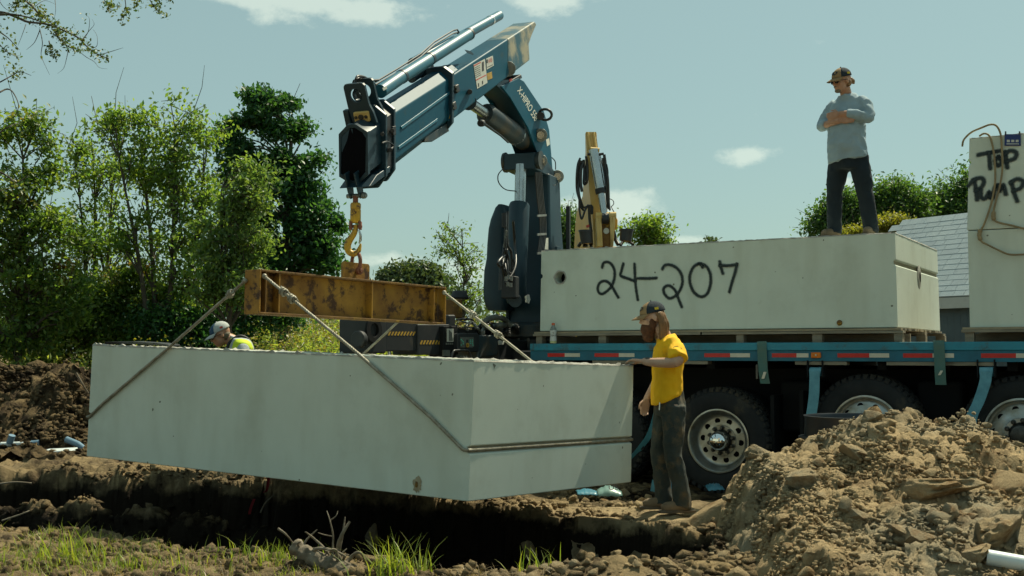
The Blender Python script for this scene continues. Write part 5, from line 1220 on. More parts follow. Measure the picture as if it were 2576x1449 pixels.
for k_ in range(8): opr('hazard_stripe', [(885 + k_ * 36, 775), (907 + k_ * 36, 728), (925 + k_ * 36, 730), (901 + k_ * 36, 779)], .003, 'hazard', aO + .003)
m = MB(); kk = 24; cc_ = o6(310, 605, aO + .022); m.ringplate([cc_ + (tw * math.cos(2 * math.pi * i / kk) + tz * math.sin(2 * math.pi * i / kk)) * .13 for i in range(kk)], [cc_ + (tw * math.cos(2 * math.pi * i / kk) + tz * math.sin(2 * math.pi * i / kk)) * .07 for i in range(kk)], tu * .03); obj('ring', m, M['chassis'], rig, bevel=.004)
for x in (300, 516):
    pa = o6(x, 860, aO - .12); m = MB(); m.cyl(pa, Vector((pa.x, pa.y, .02)), .045 if x == 300 else .02, n=16); obj('leg', m, M['steel'], rig, smooth=40)
pa = o6(300, 860, aO - .12); obj('foot', MB().lathe([(.001, 0), (.16, 0), (.16, .03), (.05, .07), (.001, .07)], Vector((pa.x, pa.y, gz(pa.x, pa.y))), (0, 0, 1), 20), M['black'], rig, smooth=40)
opr('leg_sleeve', rect(225, 820, 300, 912), .12, 'label', aO - .05, bevel=.004)
wl = o6(155, 715, aO); wlx = thing('work_light', 'round black work light on the tip of the outrigger', 'lamp', wl)
obj('lamp_body', MB().lathe([(.001, -.05), (.07, -.05), (.085, -.02), (.085, .03), (.075, .04), (.001, .035)], wl, (-.5, -.85, 0), 24), M['black'], wlx, smooth=40); obj('bracket', MB().tube([wl + tz * -.07, wl + tz * -.08 + tw * .1, wl + tw * .25 + tz * -.08], .014, 8), M['black'], wlx)
cb = thing('control_station', 'black crane control station with display panel and lever guard', 'control panel', o6(1400, 950))
def cpr(n, pts, depth, mt, a, par=None, **k): return obj(n, MB().prism([o6(x, y, a) for x, y in pts], tu * -depth), M[mt], par or cb, **k)
cpr('display_housing', rect(1172, 555, 1325, 945), .2, 'chassis', aO + .06, bevel=.012); sc_ = cpr('load_chart', rect(1212, 588, 1290, 745), .004, 'label', aO + .065); cpr('print', [(1235, 600), (1275, 640), (1282, 735), (1235, 735)], .001, 'hose_grey', aO + .0665, sc_)
for k_ in range(4): cpr('print', rect(1198 + k_ * 24, 758, 1216 + k_ * 24, 780), .002, 'hose_grey', aO + .063, sc_)
cpr('lamp', rect(1172, 845, 1250, 920), .02, 'hose_grey', aO + .07)
cpr('control_box', [(1345, 655), (1370, 640), (1585, 640), (1610, 665), (1600, 870), (1345, 870)], .25, 'black', aO + .12, bevel=.015)
fp = cpr('face_panel', [(1375, 690), (1535, 690), (1540, 800), (1520, 815), (1375, 815)], .004, 'hose_grey', aO + .126, bevel=.001)
M['led'] = pm('green_marks', (0.10, 0.42, 0.32), rough=0.4)
for x, y in ((1385, 720), (1398, 735), (1410, 748), (1495, 725), (1520, 725), (1495, 745), (1520, 745), (1495, 765), (1520, 765), (1410, 770), (1525, 785), (1385, 785)): cpr('button', rect(x - 7, y - 6, x + 7, y + 6), .003, 'led', aO + .13, fp)
cpr('switch', rect(1448, 720, 1470, 752), .004, 'ink', aO + .13, fp)
cc_ = o6(1455, 788, aO + .13); obj('stop_button', MB().lathe([(.012, .0), (.026, .0), (.026, .012), (.012, .012)], cc_, tu, 18), M['hazard'], fp, smooth=40)
obj('lever_guard', MB().tube(catmull([o6(x, y, aO + .2) for x, y in ((1255, 960), (1285, 870), (1320, 852), (1440, 850), (1475, 870), (1505, 960))], 5), .014, 8), M['hose'], cb, smooth=60)
for x in (1365, 1395, 1425): obj('lever', MB().tube([o6(x, 945, aO + .12), o6(x + 22, 925, aO + .16)], .012, 8), M['hose_grey'], cb, smooth=60)
cpr('reservoir', [(1600, 660), (1830, 665), (1840, 700), (1835, 900), (1790, 925), (1650, 940), (1590, 970), (1590, 700)], .4, 'crane_grease', aO + .1, bevel=.03)
cpr('side_box', [(1842, 700), (1960, 705), (2100, 730), (2180, 735), (2250, 690), (2275, 660), (2275, 975), (1842, 975)], .4, 'black', aO + .05, bevel=.02)
cpr('handle', [(1840, 735), (1860, 725), (1885, 745), (1910, 740), (1895, 780), (1845, 782)], .02, 'label', aO + .12, bevel=.004)
cpr('pump_block', rect(1235, 420, 1320, 560), .2, 'black', aO, bevel=.02)
cpr('filter', rect(1300, 230, 1405, 460), .2, 'rusty_dark', aO - .2, bevel=.02); obj('filter_cap', MB().lathe([(.001, 0), (.10, 0), (.11, .02), (.085, .09), (.07, .1), (.001, .1)], o6(1362, 232, aO - .3), (0, 0, 1), 24), M['black'], cb, smooth=40)
random.seed(5)
for pts, r, mt in (([(1660, 560), (1680, 490), (1760, 455), (1850, 450), (1920, 490), (1990, 560)], .034, 'hose_grey'), ([(1790, 640), (1800, 570), (1850, 540), (1910, 545)], .034, 'hose_grey'), ([(1645, 640), (1655, 590), (1690, 575), (1730, 590)], .026, 'hose_grey'),
                   ([(1850, 655), (1960, 600), (2060, 570), (2130, 540), (2220, 545)], .024, 'hose'), ([(1435, 565), (1480, 520), (1530, 520), (1560, 570)], .02, 'hose_grey'), ([(1330, 480), (1430, 470), (1500, 475), (1530, 500)], .014, 'hose'), ([(1345, 560), (1420, 590), (1480, 590), (1500, 590)], .014, 'rope_rust'),
                   ([(1460, 600), (1520, 580), (1590, 590), (1610, 640)], .016, 'hose_grey'), ([(1950, 640), (1990, 560), (2050, 560), (2060, 640)], .03, 'hose'), ([(1700, 540), (1740, 520), (1800, 530), (1840, 560)], .012, 'hose'), ([(1585, 600), (1600, 560), (1640, 530), (1680, 540)], .02, 'hose'),
                   ([(1340, 520), (1400, 505), (1450, 520), (1475, 545)], .012, 'hose_grey'), ([(1660, 500), (1740, 530), (1770, 600), (1760, 650)], .018, 'hose'), ([(1900, 600), (1930, 560), (1960, 600), (1965, 660)], .022, 'hose')):
    obj('hydraulic_hose', MB().tube(catmull([o6(x, y, aO + random.uniform(-.15, .1)) for x, y in pts], 6), r, 8), M[mt], cb, smooth=60)
cpr('yellow_valve', rect(1378, 505, 1392, 550), .03, 'hazard', aO + .05)
cpr('back_block', rect(1560, 560, 2300, 700), .3, 'chassis', aO - .35, bevel=.02)

# ------------------------------------------------------------------ excavator beyond the truck
EY = 19.0
def e5(x, y, dy=0): return P(1395.3 + x / 4.498, 308.6 + y / 4.498, EY + dy)
ex = thing('excavator', 'yellow excavator arm rising upright behind the truck tank', 'excavator', (1.75, 19.8, 0))
def eob(n, mb, mt, **k): return obj(n, mb, M[mt], ex, **k)
def dep(x, y, dy): return e5(x, y, dy)
rings = []
for y, fl, fr, bl, dy in ((105, 352, 470, 344, .12), (160, 354, 474, 345, .2), (300, 362, 492, 347, .35), (600, 382, 535, 325, .55), (760, 392, 556, 315, .75), (930, 412, 585, 245, 1.0), (1050, 430, 605, 232, 1.1), (1420, 452, 650, 215, 1.2)):
    rings.append([e5(fl, y), e5(fr, y), e5(fr, y) + Vector((.02, dy, 0)), Vector((e5(bl, y, dy).x, EY + dy, e5(fl, y).z))])
eob('arm', MB().loft(rings), 'cat', bevel=.012)
rings2 = [[r[0] + Vector((.0, -.004, 0)), r[1] + Vector((0, -.004, 0)), r[1] + Vector((0, .002, 0)), r[0] + Vector((0, .002, 0))] for r in rings]
eob('arm_front', MB().loft(rings2), 'cat_pale')
for x0, x1 in ((372, 408), (438, 470)): eob('arm_flange', MB().tube([e5(x0, 108, -.02), e5(x1, 300, -.03)], .022, 6), 'cat_pale', bevel=0)
eob('bucket_cylinder', MB().tube([e5(440, 305, -.12), e5(520, 765, -.16)], .082, 24), 'steel', smooth=40); eob('cylinder_gland', MB().tube([e5(513, 745, -.155), e5(524, 800, -.16)], .088, 24), 'black', smooth=40)
eob('cylinder_rod', MB().tube([e5(520, 765, -.16), e5(560, 1035, -.2)], .055, 20), 'steel', smooth=40); eob('oil_pipe', MB().tube([e5(505, 370, -.1), e5(565, 700, -.15)], .028, 10), 'steel', smooth=40)
eob('cylinder_mount', MB().tube([e5(405, 308, -.12), e5(505, 318, -.12)], .05, 12), 'cat_pale', smooth=40)
eob('pipe_clamp', MB().tube([e5(370, 358, -.14), e5(470, 362, -.14), e5(555, 352, -.14)], .022, 8), 'black', smooth=40)
m = MB(); m.cyl(e5(465, 1055, -.2), e5(695, 1050, -.2), .06, n=16); eob('linkage_pin', m, 'cat_pale', smooth=40)
for x0, x1, x2, x3 in ((470, 500, 520, 480), (500, 530, 545, 515), (620, 650, 660, 640), (655, 690, 665, 635)):
    eob('linkage_plate', MB().prism([e5(x0, 1060, -.25), e5(x1, 1060, -.25), e5(x2, 1400, -.25), e5(x3, 1400, -.25)], Vector((0, .3, 0))), 'cat_pale', bevel=.008)
eob('link_block', MB().prism([e5(x, y, -.18) for x, y in ((535, 1050), (625, 1050), (635, 1150), (640, 1400), (525, 1400), (525, 1130))], Vector((0, .2, 0))), 'rusty_dark', bevel=.01); eob('link_eye', MB().cyl(e5(585, 1225, -.2), e5(585, 1225, -.19), .05, n=16), 'label')
eob('rod_eye', MB().cyl(e5(535, 1085, -.22), e5(610, 1085, -.22), .09, n=18), 'black', smooth=40)
eob('boss', MB().prism([e5(x, y, -.1) for x, y in ((655, 1030), (690, 1050), (715, 1100), (712, 1190), (680, 1220), (650, 1190))], Vector((0, .3, 0))), 'cat', bevel=.02)
random.seed(9)
for pts, r in (([(290, 400), (262, 470), (248, 600), (250, 760), (275, 860), (300, 960), (340, 1000)], .035), ([(300, 430), (275, 500), (268, 640), (275, 800), (300, 900), (330, 960), (380, 940)], .04), ([(330, 430), (300, 520), (295, 680), (310, 780)], .05),
               ([(325, 420), (335, 520), (330, 680), (350, 690), (370, 640), (370, 480), (355, 380)], .045), ([(355, 380), (362, 450), (352, 600), (330, 690)], .035), ([(280, 860), (280, 980), (305, 1090), (340, 1000), (380, 930)], .035), ([(390, 930), (395, 1080), (410, 1220), (420, 1380)], .05),
               ([(560, 360), (575, 470), (600, 640), (605, 800), (600, 960)], .05), ([(545, 400), (560, 520), (580, 700), (590, 860), (610, 980)], .04), ([(590, 470), (605, 560), (598, 650)], .018), ([(620, 860), (660, 880), (668, 920), (640, 950)], .014), ([(575, 420), (590, 600), (610, 750), (615, 900), (625, 990)], .035),
               ([(270, 1400), (300, 1360), (345, 1365), (360, 1400)], .055), ([(330, 1400), (360, 1350), (400, 1370), (415, 1400)], .05), ([(745, 1390), (780, 1340), (830, 1345), (890, 1380)], .05), ([(665, 1230), (685, 1310), (720, 1380)], .07), ([(640, 950), (665, 1000), (690, 1040)], .016)):
    eob('hydraulic_hose', MB().tube(catmull([e5(x, y, -.14 + random.uniform(-.05, .05)) for x, y in pts], 6), r * .5, 8), 'hose', smooth=60)
for x0, y0, x1, y1 in ((350, 1225, 365, 1370), (815, 1215, 800, 1340)):
    eob('coupler', MB().tube([e5(x0, y0, -.25), e5(x1, y1, -.25)], [.11, .10], 16), 'hose', smooth=40)
    eob('coupler_cap', MB().tube([e5(x0, y0 - 8, -.25), e5(x0, y0 + 12, -.25)], .12, 16), 'hose', smooth=40)
eob('valve', MB().prism([e5(x, y, -.1) for x, y in ((375, 925), (420, 925), (440, 950), (440, 1030), (410, 1030), (400, 950))], Vector((0, .12, 0))), 'black', bevel=.01); eob('red_tap', MB().prism([e5(x, y, -.12) for x, y in ((355, 1165), (390, 1150), (395, 1175), (365, 1190))], Vector((0, .05, 0))), 'red_ink')
# rest of the machine, hidden by the load
m = MB(); m.obox(Vector((1.9, 21.2, 1.55)), (1.2, 0, 0), (0, 1.3, 0), (0, 0, .55)); eob('house', m, 'cat', bevel=.08)
m = MB(); m.loft([[Vector((1.75 + s, 19.3, 1.2)), Vector((1.75 + s, 19.9, 1.2)), Vector((1.75 + s, 19.9, 3.2)), Vector((1.75 + s, 19.2, 3.2))] for s in (-.22, .28)]); eob('boom_foot', m, 'cat', bevel=.03)
for x in (.9, 2.9): m = MB(); m.prism([Vector((x - .25, y, z)) for y, z in ((19.6, .35), (19.9, .02), (22.5, .02), (22.8, .35), (22.5, .9), (19.9, .9))], Vector((.5, 0, 0))); eob('track', m, 'chassis', bevel=.04)

# ------------------------------------------------------------------ shed with shingle roof behind the right load
shed = thing('shed', 'grey shingle roofed shed with dark walls behind the truck load', 'shed', (8.6, 22, 0))
rl = P(2275, 748, 21.6); rr_ = P(2445, 740, 20.4); rt = P(2300, 586, 23.0)
ex_ = (rr_ - rl); exd = ex_.normalized(); sl_ = (rt - rl); upv = (sl_ - exd * sl_.dot(exd)).normalized(); nr = exd.cross(upv); nr = nr if nr.z > 0 else -nr
M['shingle'] = pm('asphalt_shingle', (0.25, 0.31, 0.34), (0.29, 0.35, 0.37), 2.5, 0.9, bump=0.4, bscale=120); M['shingle2'] = pm('asphalt_shingle_pale', (0.28, 0.34, 0.365), (0.25, 0.31, 0.335), 3, 0.9, bump=0.4, bscale=120); M['shingle3'] = pm('asphalt_shingle_dark', (0.23, 0.28, 0.31), (0.27, 0.33, 0.35), 3, 0.9, bump=0.4, bscale=120)
M['fascia'] = pm('fascia_paint', (0.50, 0.52, 0.50), (0.44, 0.46, 0.44), 4, 0.6); M['siding'] = pm('dark_siding', (0.07, 0.10, 0.115), (0.085, 0.12, 0.135), 4, 0.7)
def RF(u, v, n=0): return rl + exd * u + upv * v + nr * n
SLn = sl_.length + .3
rf = obj('roof', MB().prism([RF(-1.2, -.02, -.02), RF(3.2, -.02, -.02), RF(3.2, SLn, -.02), RF(-1.2, SLn, -.02)], nr * -.05), M['shingle'], shed)
random.seed(4); rows = 16; dv = (SLn + .02) / rows
for r_ in range(rows):
    u = -1.2 - random.uniform(0, .3)
    while u < 3.2:
        wdt = random.choice([.22, .3, .3, .38]); v0 = r_ * dv - .02; lift = -.004 + random.uniform(0, .002)
        m = MB(); m.add([RF(u, v0, -.012), RF(u + wdt - .006, v0, -.012), RF(u + wdt - .006, v0 + dv * 1.25, -.018), RF(u, v0 + dv * 1.25, -.018), RF(u, v0, lift), RF(u + wdt - .006, v0, lift), RF(u + wdt - .006, v0 + dv * 1.25, -.008), RF(u, v0 + dv * 1.25, -.008)],
                        [(0, 3, 2, 1), (4, 5, 6, 7), (0, 1, 5, 4), (1, 2, 6, 5), (2, 3, 7, 6), (3, 0, 4, 7)])
        obj('shingle', m, M[random.choice(['shingle', 'shingle', 'shingle2', 'shingle3'])], rf, fix=False); u += wdt
m = MB(); m.prism([RF(-1.2, -.03, -.03), RF(3.2, -.03, -.03), RF(3.2, -.03, -.03) - tz * .2, RF(-1.2, -.03, -.03) - tz * .2], Vector((0, .03, 0))); obj('fascia', m, M['fascia'], shed)
w0 = RF(-1.1, .12, -.1); w1 = RF(3.0, .12, -.1)
m = MB(); m.prism([Vector((w0.x, w0.y, 0)), Vector((w1.x, w1.y, 0)), Vector((w1.x, w1.y, w1.z - .02)), Vector((w0.x, w0.y, w0.z - .02))], Vector((0, 2.4, 0))); obj('wall', m, M['siding'], shed)
for i in range(30):
    p = w0.lerp(w1, (i + .5) / 30); m = MB(); m.obox(Vector((p.x, p.y - .008, (p.z - .03) / 2)), exd * .066, Vector((0, .008, 0)), tz * (p.z - .03) / 2); obj('siding_board', m, M['siding'], shed)
# ------------------------------------------------------------------ people
M['skin'] = pm('skin', (0.48, 0.31, 0.22), (0.42, 0.25, 0.17), 18, 0.5, spec=0.35, bump=0.1, bscale=200)
M['skin_tan'] = pm('tanned_skin', (0.42, 0.235, 0.15), (0.35, 0.18, 0.11), 18, 0.5, spec=0.35)
M['tee'] = pm('yellow_cotton', (0.86, 0.48, 0.004), (0.76, 0.41, 0.004), 5, 0.85, bump=0.25, bscale=300, c3=(0.20, 0.14, 0.03), s3=3.5, lo3=0.60, hi3=0.80)
M['jeans'] = pm('muddy_jeans', (0.022, 0.034, 0.034), (0.045, 0.052, 0.044), 7, 0.9, bump=0.4, bscale=200, c3=(0.125, 0.09, 0.045), s3=5, lo3=0.50, hi3=0.66)
M['navy_trousers'] = pm('navy_trousers', (0.006, 0.014, 0.021), (0.010, 0.019, 0.026), 8, 0.85, bump=0.25, bscale=200)
M['greytee'] = pm('grey_cotton', (0.28, 0.37, 0.42), (0.24, 0.32, 0.365), 6, 0.9, bump=0.25, bscale=300)
M['boot'] = pm('tan_leather', (0.20, 0.145, 0.085), (0.14, 0.10, 0.06), 12, 0.7, bump=0.3, bscale=120); M['sole'] = pm('boot_sole', (0.09, 0.07, 0.05), (0.14, 0.11, 0.075), 20, 0.9)
M['boot_dark'] = pm('dark_leather', (0.05, 0.045, 0.035), (0.10, 0.08, 0.05), 12, 0.7)
M['cap_tan'] = pm('cap_tan', (0.28, 0.18, 0.085), (0.23, 0.145, 0.065), 12, 0.85, bump=0.2, bscale=300); M['cap_navy'] = pm('cap_navy', (0.012, 0.022, 0.032), (0.02, 0.03, 0.04), 60, 0.9, bump=0.5, bscale=400)
M['cap_white'] = pm('cap_white', (0.40, 0.42, 0.40), (0.34, 0.37, 0.36), 12, 0.85, bump=0.3, bscale=300); M['cap_blue'] = pm('cap_blue', (0.02, 0.06, 0.12), (0.03, 0.08, 0.14), 12, 0.85)
M['hair'] = pm('light_brown_hair', (0.24, 0.13, 0.05), (0.12, 0.065, 0.025), 30, 0.5, bump=0.8, bscale=120, stretch=(1, 1, .15)); M['beard'] = pm('red_beard', (0.13, 0.048, 0.017), (0.07, 0.027, 0.010), 40, 0.7, bump=1.0, bscale=180)
M['hair_grey'] = pm('short_grey_hair', (0.20, 0.17, 0.12), (0.14, 0.11, 0.07), 60, 0.7, bump=0.6, bscale=200); M['glass_dark'] = pm('dark_glass', (0.01, 0.01, 0.012), rough=0.08)
M['watch'] = pm('watch_strap', (0.03, 0.035, 0.03), (0.06, 0.06, 0.05), 30, 0.5); M['tagyellow'] = pm('yellow_tag', (0.60, 0.45, 0.03), rough=0.6)
def fuse(name, mb, voxel, mat, parent, it=6, fold=0.0, fscale=(9, 9, 4), fac=.5, seed=0):
    org = root_origin(parent); me = bpy.data.meshes.new(name); me.from_pydata([tuple(v - org) for v in mb.v], [], mb.f); fix_normals(me)
    o = bpy.data.objects.new(name, me); COL.objects.link(o)
    md = o.modifiers.new('r', 'REMESH'); md.mode = 'VOXEL'; md.voxel_size = voxel
    sm = o.modifiers.new('s', 'SMOOTH'); sm.factor = fac; sm.iterations = it
    bpy.context.view_layer.update(); me2 = bpy.data.meshes.new_from_object(o.evaluated_get(bpy.context.evaluated_depsgraph_get())); bpy.data.objects.remove(o)
    me2.name = name; me2.materials.clear()
    if fold:
        n = len(me2.vertices); co = np.empty(n * 3, np.float32); me2.vertices.foreach_get('co', co); co = co.reshape(-1, 3)
        nr_ = np.empty(n * 3, np.float32); me2.vertices.foreach_get('normal', nr_); nr_ = nr_.reshape(-1, 3)
        d = np.array([mnoise.noise(Vector((c[0] * fscale[0] + seed, c[1] * fscale[1], c[2] * fscale[2] + c[0] * 3))) + .45 * mnoise.noise(Vector((c[0] * fscale[0] * 2.4, c[1] * fscale[1] * 2.4 + seed, c[2] * fscale[2] * 3))) for c in co])
        d = -np.abs(d) + .25
        co = co + nr_ * (d * fold)[:, None]; me2.vertices.foreach_set('co', co.ravel().astype(np.float32)); me2.update()
    return link_mesh(name, me2, mat, parent, 180)
class Fig:
    def __init__(s, base, F): s.b = Vector(base); s.F = Vector((F[0], F[1], 0)).normalized(); s.L = tz.cross(s.F)
    def p(s, f, l, z): return s.b + s.F * f + s.L * l + tz * z
    def d(s, f, l, z): return s.F * f + s.L * l + tz * z
def rg(fg, f, l, z, rf, rl, tilt=0, n=24, sq=.85, rollz=0):
    out = []
    for k in range(n):
        a = 2 * math.pi * k / n; c, s_ = math.cos(a), math.sin(a)
        cf = abs(c) ** sq * (1 if c > 0 else -1) * rf; cl = abs(s_) ** sq * (1 if s_ > 0 else -1) * rl
        out.append(fg.p(f + cf, l + cl, z - tilt * cf + rollz * cl))
    return out
def limb(mb, pts, r, n=14, k=5):
    pp = catmull(pts, k); rr = []
    for i in range(len(pp)):
        t = i / (len(pp) - 1) * (len(pts) - 1); j = min(int(t), len(pts) - 2); rr.append(r[j] + (r[j + 1] - r[j]) * (t - j))
    mb.tube(pp, rr, n)
def hand(mb, wrist, d, nrm, side, curl=.5, sc=1.0, spread=.12, thumb_in=.4):
    """d: pointing direction, nrm: palm-facing direction, side: towards the thumb"""
    d = d.normalized(); side = (side - d * side.dot(d)).normalized(); nrm = (nrm - d * nrm.dot(d) - side * nrm.dot(side)).normalized()
    c = wrist + d * .045 * sc
    mb.loft([[wrist + d * .0 + side * sx * .024 * sc + nrm * sy * .016 * sc for sx, sy in ((-1, -1), (1, -1), (1, 1), (-1, 1))], [c + side * sx * .038 * sc + nrm * sy * .014 * sc for sx, sy in ((-1, -1), (1, -1), (1, 1), (-1, 1))], [wrist + d * .092 * sc + side * sx * .039 * sc + nrm * sy * .011 * sc for sx, sy in ((-1, -1), (1, -1), (1, 1), (-1, 1))]])
    for i, (o, ln) in enumerate(((.030, .072), (.010, .080), (-.010, .074), (-.030, .058))):
        p = wrist + d * .085 * sc + side * o * sc; dd = (d + side * o * spread * 30 * .2).normalized(); pts = [p]; a = 0
        for sg, bd_ in ((.45, .35), (.32, .6), (.23, .5)):
            a += curl * bd_; v = dd * math.cos(a) + nrm * math.sin(a); pts.append(pts[-1] + v * ln * sg * sc)
        mb.tube(pts, [.0092 * sc, .0086 * sc, .0078 * sc, .0058 * sc], 8)
    t0 = wrist + d * .025 * sc + side * .028 * sc
    tv = (d * .75 + side * .75 + nrm * thumb_in).normalized(); t1 = t0 + tv * .035 * sc; t2 = t1 + (d * .9 + side * .25 + nrm * thumb_in).normalized() * .032 * sc; t3 = t2 + (d + nrm * thumb_in * .8).normalized() * .025 * sc
    mb.tube([t0, t1, t2, t3], [.013 * sc, .0115 * sc, .0095 * sc, .006 * sc], 8)
def head(mb, c, f, u, sc=1.0):
    f = f.normalized(); l = u.cross(f).normalized(); u = f.cross(l); R = Matrix((f, l, u)).transposed()
    q = lambda a, b, h: c + (f * a + l * b + u * h) * sc
    mb.sphere(q(-.012, 0, .035), (.100 * sc, .078 * sc, .095 * sc), 20, 14, R); mb.sphere(q(.028, 0, -.03), (.066 * sc, .062 * sc, .085 * sc), 18, 12, R)
    mb.sphere(q(.055, 0, -.085), (.034 * sc, .036 * sc, .028 * sc), 12, 8, R)                           # chin
    mb.tube([q(.084, 0, .03), q(.098, 0, .0), q(.112, 0, -.018), q(.090, 0, -.03)], [.010 * sc, .012 * sc, .014 * sc, .012 * sc], 8)   # nose
    for s in (-1, 1):
        mb.sphere(q(.076, s * .034, .032), (.018 * sc, .026 * sc, .010 * sc), 10, 6, R)                 # brow
        mb.sphere(q(.066, s * .044, -.012), (.020 * sc, .020 * sc, .018 * sc), 10, 6, R)                # cheek
        mb.sphere(q(-.008, s * .080, -.002), (.020 * sc, .010 * sc, .032 * sc), 12, 8, R)               # ear
    mb.sphere(q(.090, 0, -.052), (.012 * sc, .024 * sc, .008 * sc), 10, 6, R); mb.sphere(q(.086, 0, -.064), (.012 * sc, .021 * sc, .008 * sc), 10, 6, R)
    return q, R, l, u
def cap(par, q, R, f, l, u, front, back, brim, tagm=None, sc=1.0, tilt=-.12):
    cpo = bpy.data.objects.new('cap', None); COL.objects.link(cpo); cpo.parent = par; ORIG[cpo.name] = root_origin(par)
    def dome(th, ph, g=1.0): return q((-.010 + .112 * math.cos(ph) * math.sin(th) * g), .088 * math.sin(ph) * math.sin(th) * g, .052 + .095 * math.cos(th) * g + tilt * .112 * math.cos(ph) * math.sin(th) * .5)
    for nm, p0, p1, mt in (('front_panel', -.92, .92, front), ('back_panel', .92, 2 * math.pi - .92, back)):
        m = MB(); n = 18
        rows = [[dome(th, p0 + (p1 - p0) * k / n) for k in range(n + 1)] for th in (.03, .3, .6, .9, 1.15, 1.35, 1.5, 1.62)]
        b = 0
        for r in rows: m.v += r
        for i in range(len(rows) - 1):
            for k in range(n): m.f.append((i * (n + 1) + k, i * (n + 1) + k + 1, (i + 1) * (n + 1) + k + 1, (i + 1) * (n + 1) + k))
        o = obj(nm, m, M[mt], cpo, smooth=60); sd_ = o.modifiers.new('t', 'SOLIDIFY'); sd_.thickness = .004
    obj('button', MB().sphere(q(-.01, 0, .148), .008 * sc, 8, 6), M[back], cpo, smooth=60)
    m = MB(); n = 16; rows = []
    for j in range(6):
        row = []
        for k in range(n + 1):
            ph = -1.15 + 2.3 * k / n; g = j / 5
            p = dome(1.6, ph, 1.0); ext = .082 * g * (math.cos(ph * .92) ** .6 if abs(ph) < 1.3 else 0)
            row.append(p + f * ext * sc - u * (.012 * g * g + (abs(ph) ** 2) * .010 * g + .018 * g) * sc)
        rows.append(row)
    for r in rows: m.v += r
    for i in range(5):
        for k in range(n): m.f.append((i * (n + 1) + k, i * (n + 1) + k + 1, (i + 1) * (n + 1) + k + 1, (i + 1) * (n + 1) + k))
    o = obj('brim', m, M[brim], cpo, smooth=60); sd_ = o.modifiers.new('t', 'SOLIDIFY'); sd_.thickness = .004
    for s in (-1, 1):
        if tagm: m = MB(); pa = dome(1.30, s * 1.75, 1.012); m.obox(pa, f * .017, u * .010, l * .004); obj('patch', m, M[tagm], cpo)
    m = MB(); pa = dome(1.05, .0, 1.0)
    ring = [dome(1.05 + .20 * math.sin(t), .55 * math.cos(t), 1.025) for t in np.linspace(0, 6.283, 21)[:-1]]; ring2 = [dome(1.05 + .20 * math.sin(t), .55 * math.cos(t), 1.04) for t in np.linspace(0, 6.283, 21)[:-1]]
    m.loft([ring, ring2]); obj('emblem', m, M['cap_navy'] if front != 'cap_blue' else M['navy'], cpo)
    return cpo
def boots(fg, par, ank, toe_dir, mt, sc=1.0):
    for (f, l, z), td in zip(ank, toe_dir):
        a = fg.p(f, l, z); d = fg.d(*td, 0).normalized(); g0 = Vector((a.x, a.y, fg.b.z)); sd_ = tz.cross(d)
        m = MB(); m.tube([g0 - d * .07 + tz * .05, g0 + tz * .055, g0 + d * .07 + tz * .052, g0 + d * .145 + tz * .045, g0 + d * .185 + tz * .038], [.042, .05, .05, .047, .03], 14, up=(0, 0, 1), el=[(1.0, .85)] * 5)
        m.tube([g0 - d * .02 + tz * .04, g0 - d * .02 + tz * .09, g0 - d * .015 + tz * .13], [.050, .047, .046], 14)
        b_ = fuse('boot', m, .009, M[mt], par, 5)
        pl = [(-.115, -.03), (-.115, .03), (-.06, .04), (.03, .036), (.11, .05), (.18, .046), (.215, .02), (.215, -.02), (.18, -.046), (.11, -.05), (.03, -.036), (-.06, -.04)]
        obj('sole', MB().prism([g0 + d * x + sd_ * y + tz * .001 for x, y in pl], tz * .022), M['sole'], b_, bevel=.005)

# ---- man in the yellow T-shirt, hand on the tank corner
XY = Vector((1.424, 9.85, 0)); XY.z = gz(1.35, 9.8) + .01
fg = Fig(XY, (-1, -.05))
pY = thing('person', 'bearded man in yellow T-shirt and cap steadying the hanging tank', 'person', XY)
bm_ = MB()
hc0 = fg.p(.205, .0, 1.655); hf = fg.d(1, .06, -.16); hu = fg.d(.16, 0, 1)
q, R, hl, hu = head(bm_, hc0, hf, hu, 1.02)
limb(bm_, [fg.p(.09, 0, 1.42), fg.p(.11, 0, 1.52), fg.p(.17, 0, 1.60)], [.075, .062, .06])
bm_.loft([rg(fg, .06, 0, .88, .10, .14), rg(fg, .075, 0, 1.1, .105, .14), rg(fg, .07, 0, 1.3, .105, .16), rg(fg, .065, 0, 1.42, .09, .16), rg(fg, .08, 0, 1.49, .06, .08)])
for pts in ([(.05, .10, .92), (.05, .11, .52), (-.015, .115, .08)], [(.07, -.09, .92), (.115, -.10, .52), (.10, -.10, .08)]): limb(bm_, [fg.p(*p) for p in pts], [.08, .055, .042])
wN = fg.p(.315, .17, 1.285); wF = fg.p(.225, -.21, .95)
limb(bm_, [fg.p(.045, .17, 1.41), fg.p(.045, .315, 1.29), fg.p(.20, .25, 1.275), wN], [.055, .046, .042, .030]); limb(bm_, [fg.p(.06, -.18, 1.41), fg.p(.11, -.25, 1.15), wF], [.052, .043, .029])
hand(bm_, wN, fg.d(1, -.25, .12), fg.d(.1, 0, -1), fg.d(.25, -1, 0), .75, 1.05); hand(bm_, wF, fg.d(.22, .05, -1), fg.d(-.3, 1, 0), fg.d(1, .2, 0), .8, 1.05)
fuse('body', bm_, .0075, M['skin'], pY, 4)
m = MB(); m.loft([rg(fg, .085, 0, .955, .128, .172, .42), rg(fg, .082, 0, .985, .132, .176, .40), rg(fg, .085, 0, 1.06, .132, .172, .25), rg(fg, .078, 0, 1.18, .128, .165, .1), rg(fg, .068, 0, 1.30, .132, .185), rg(fg, .06, 0, 1.40, .122, .200), rg(fg, .066, 0, 1.455, .095, .172), rg(fg, .088, 0, 1.505, .074, .082, .25)])
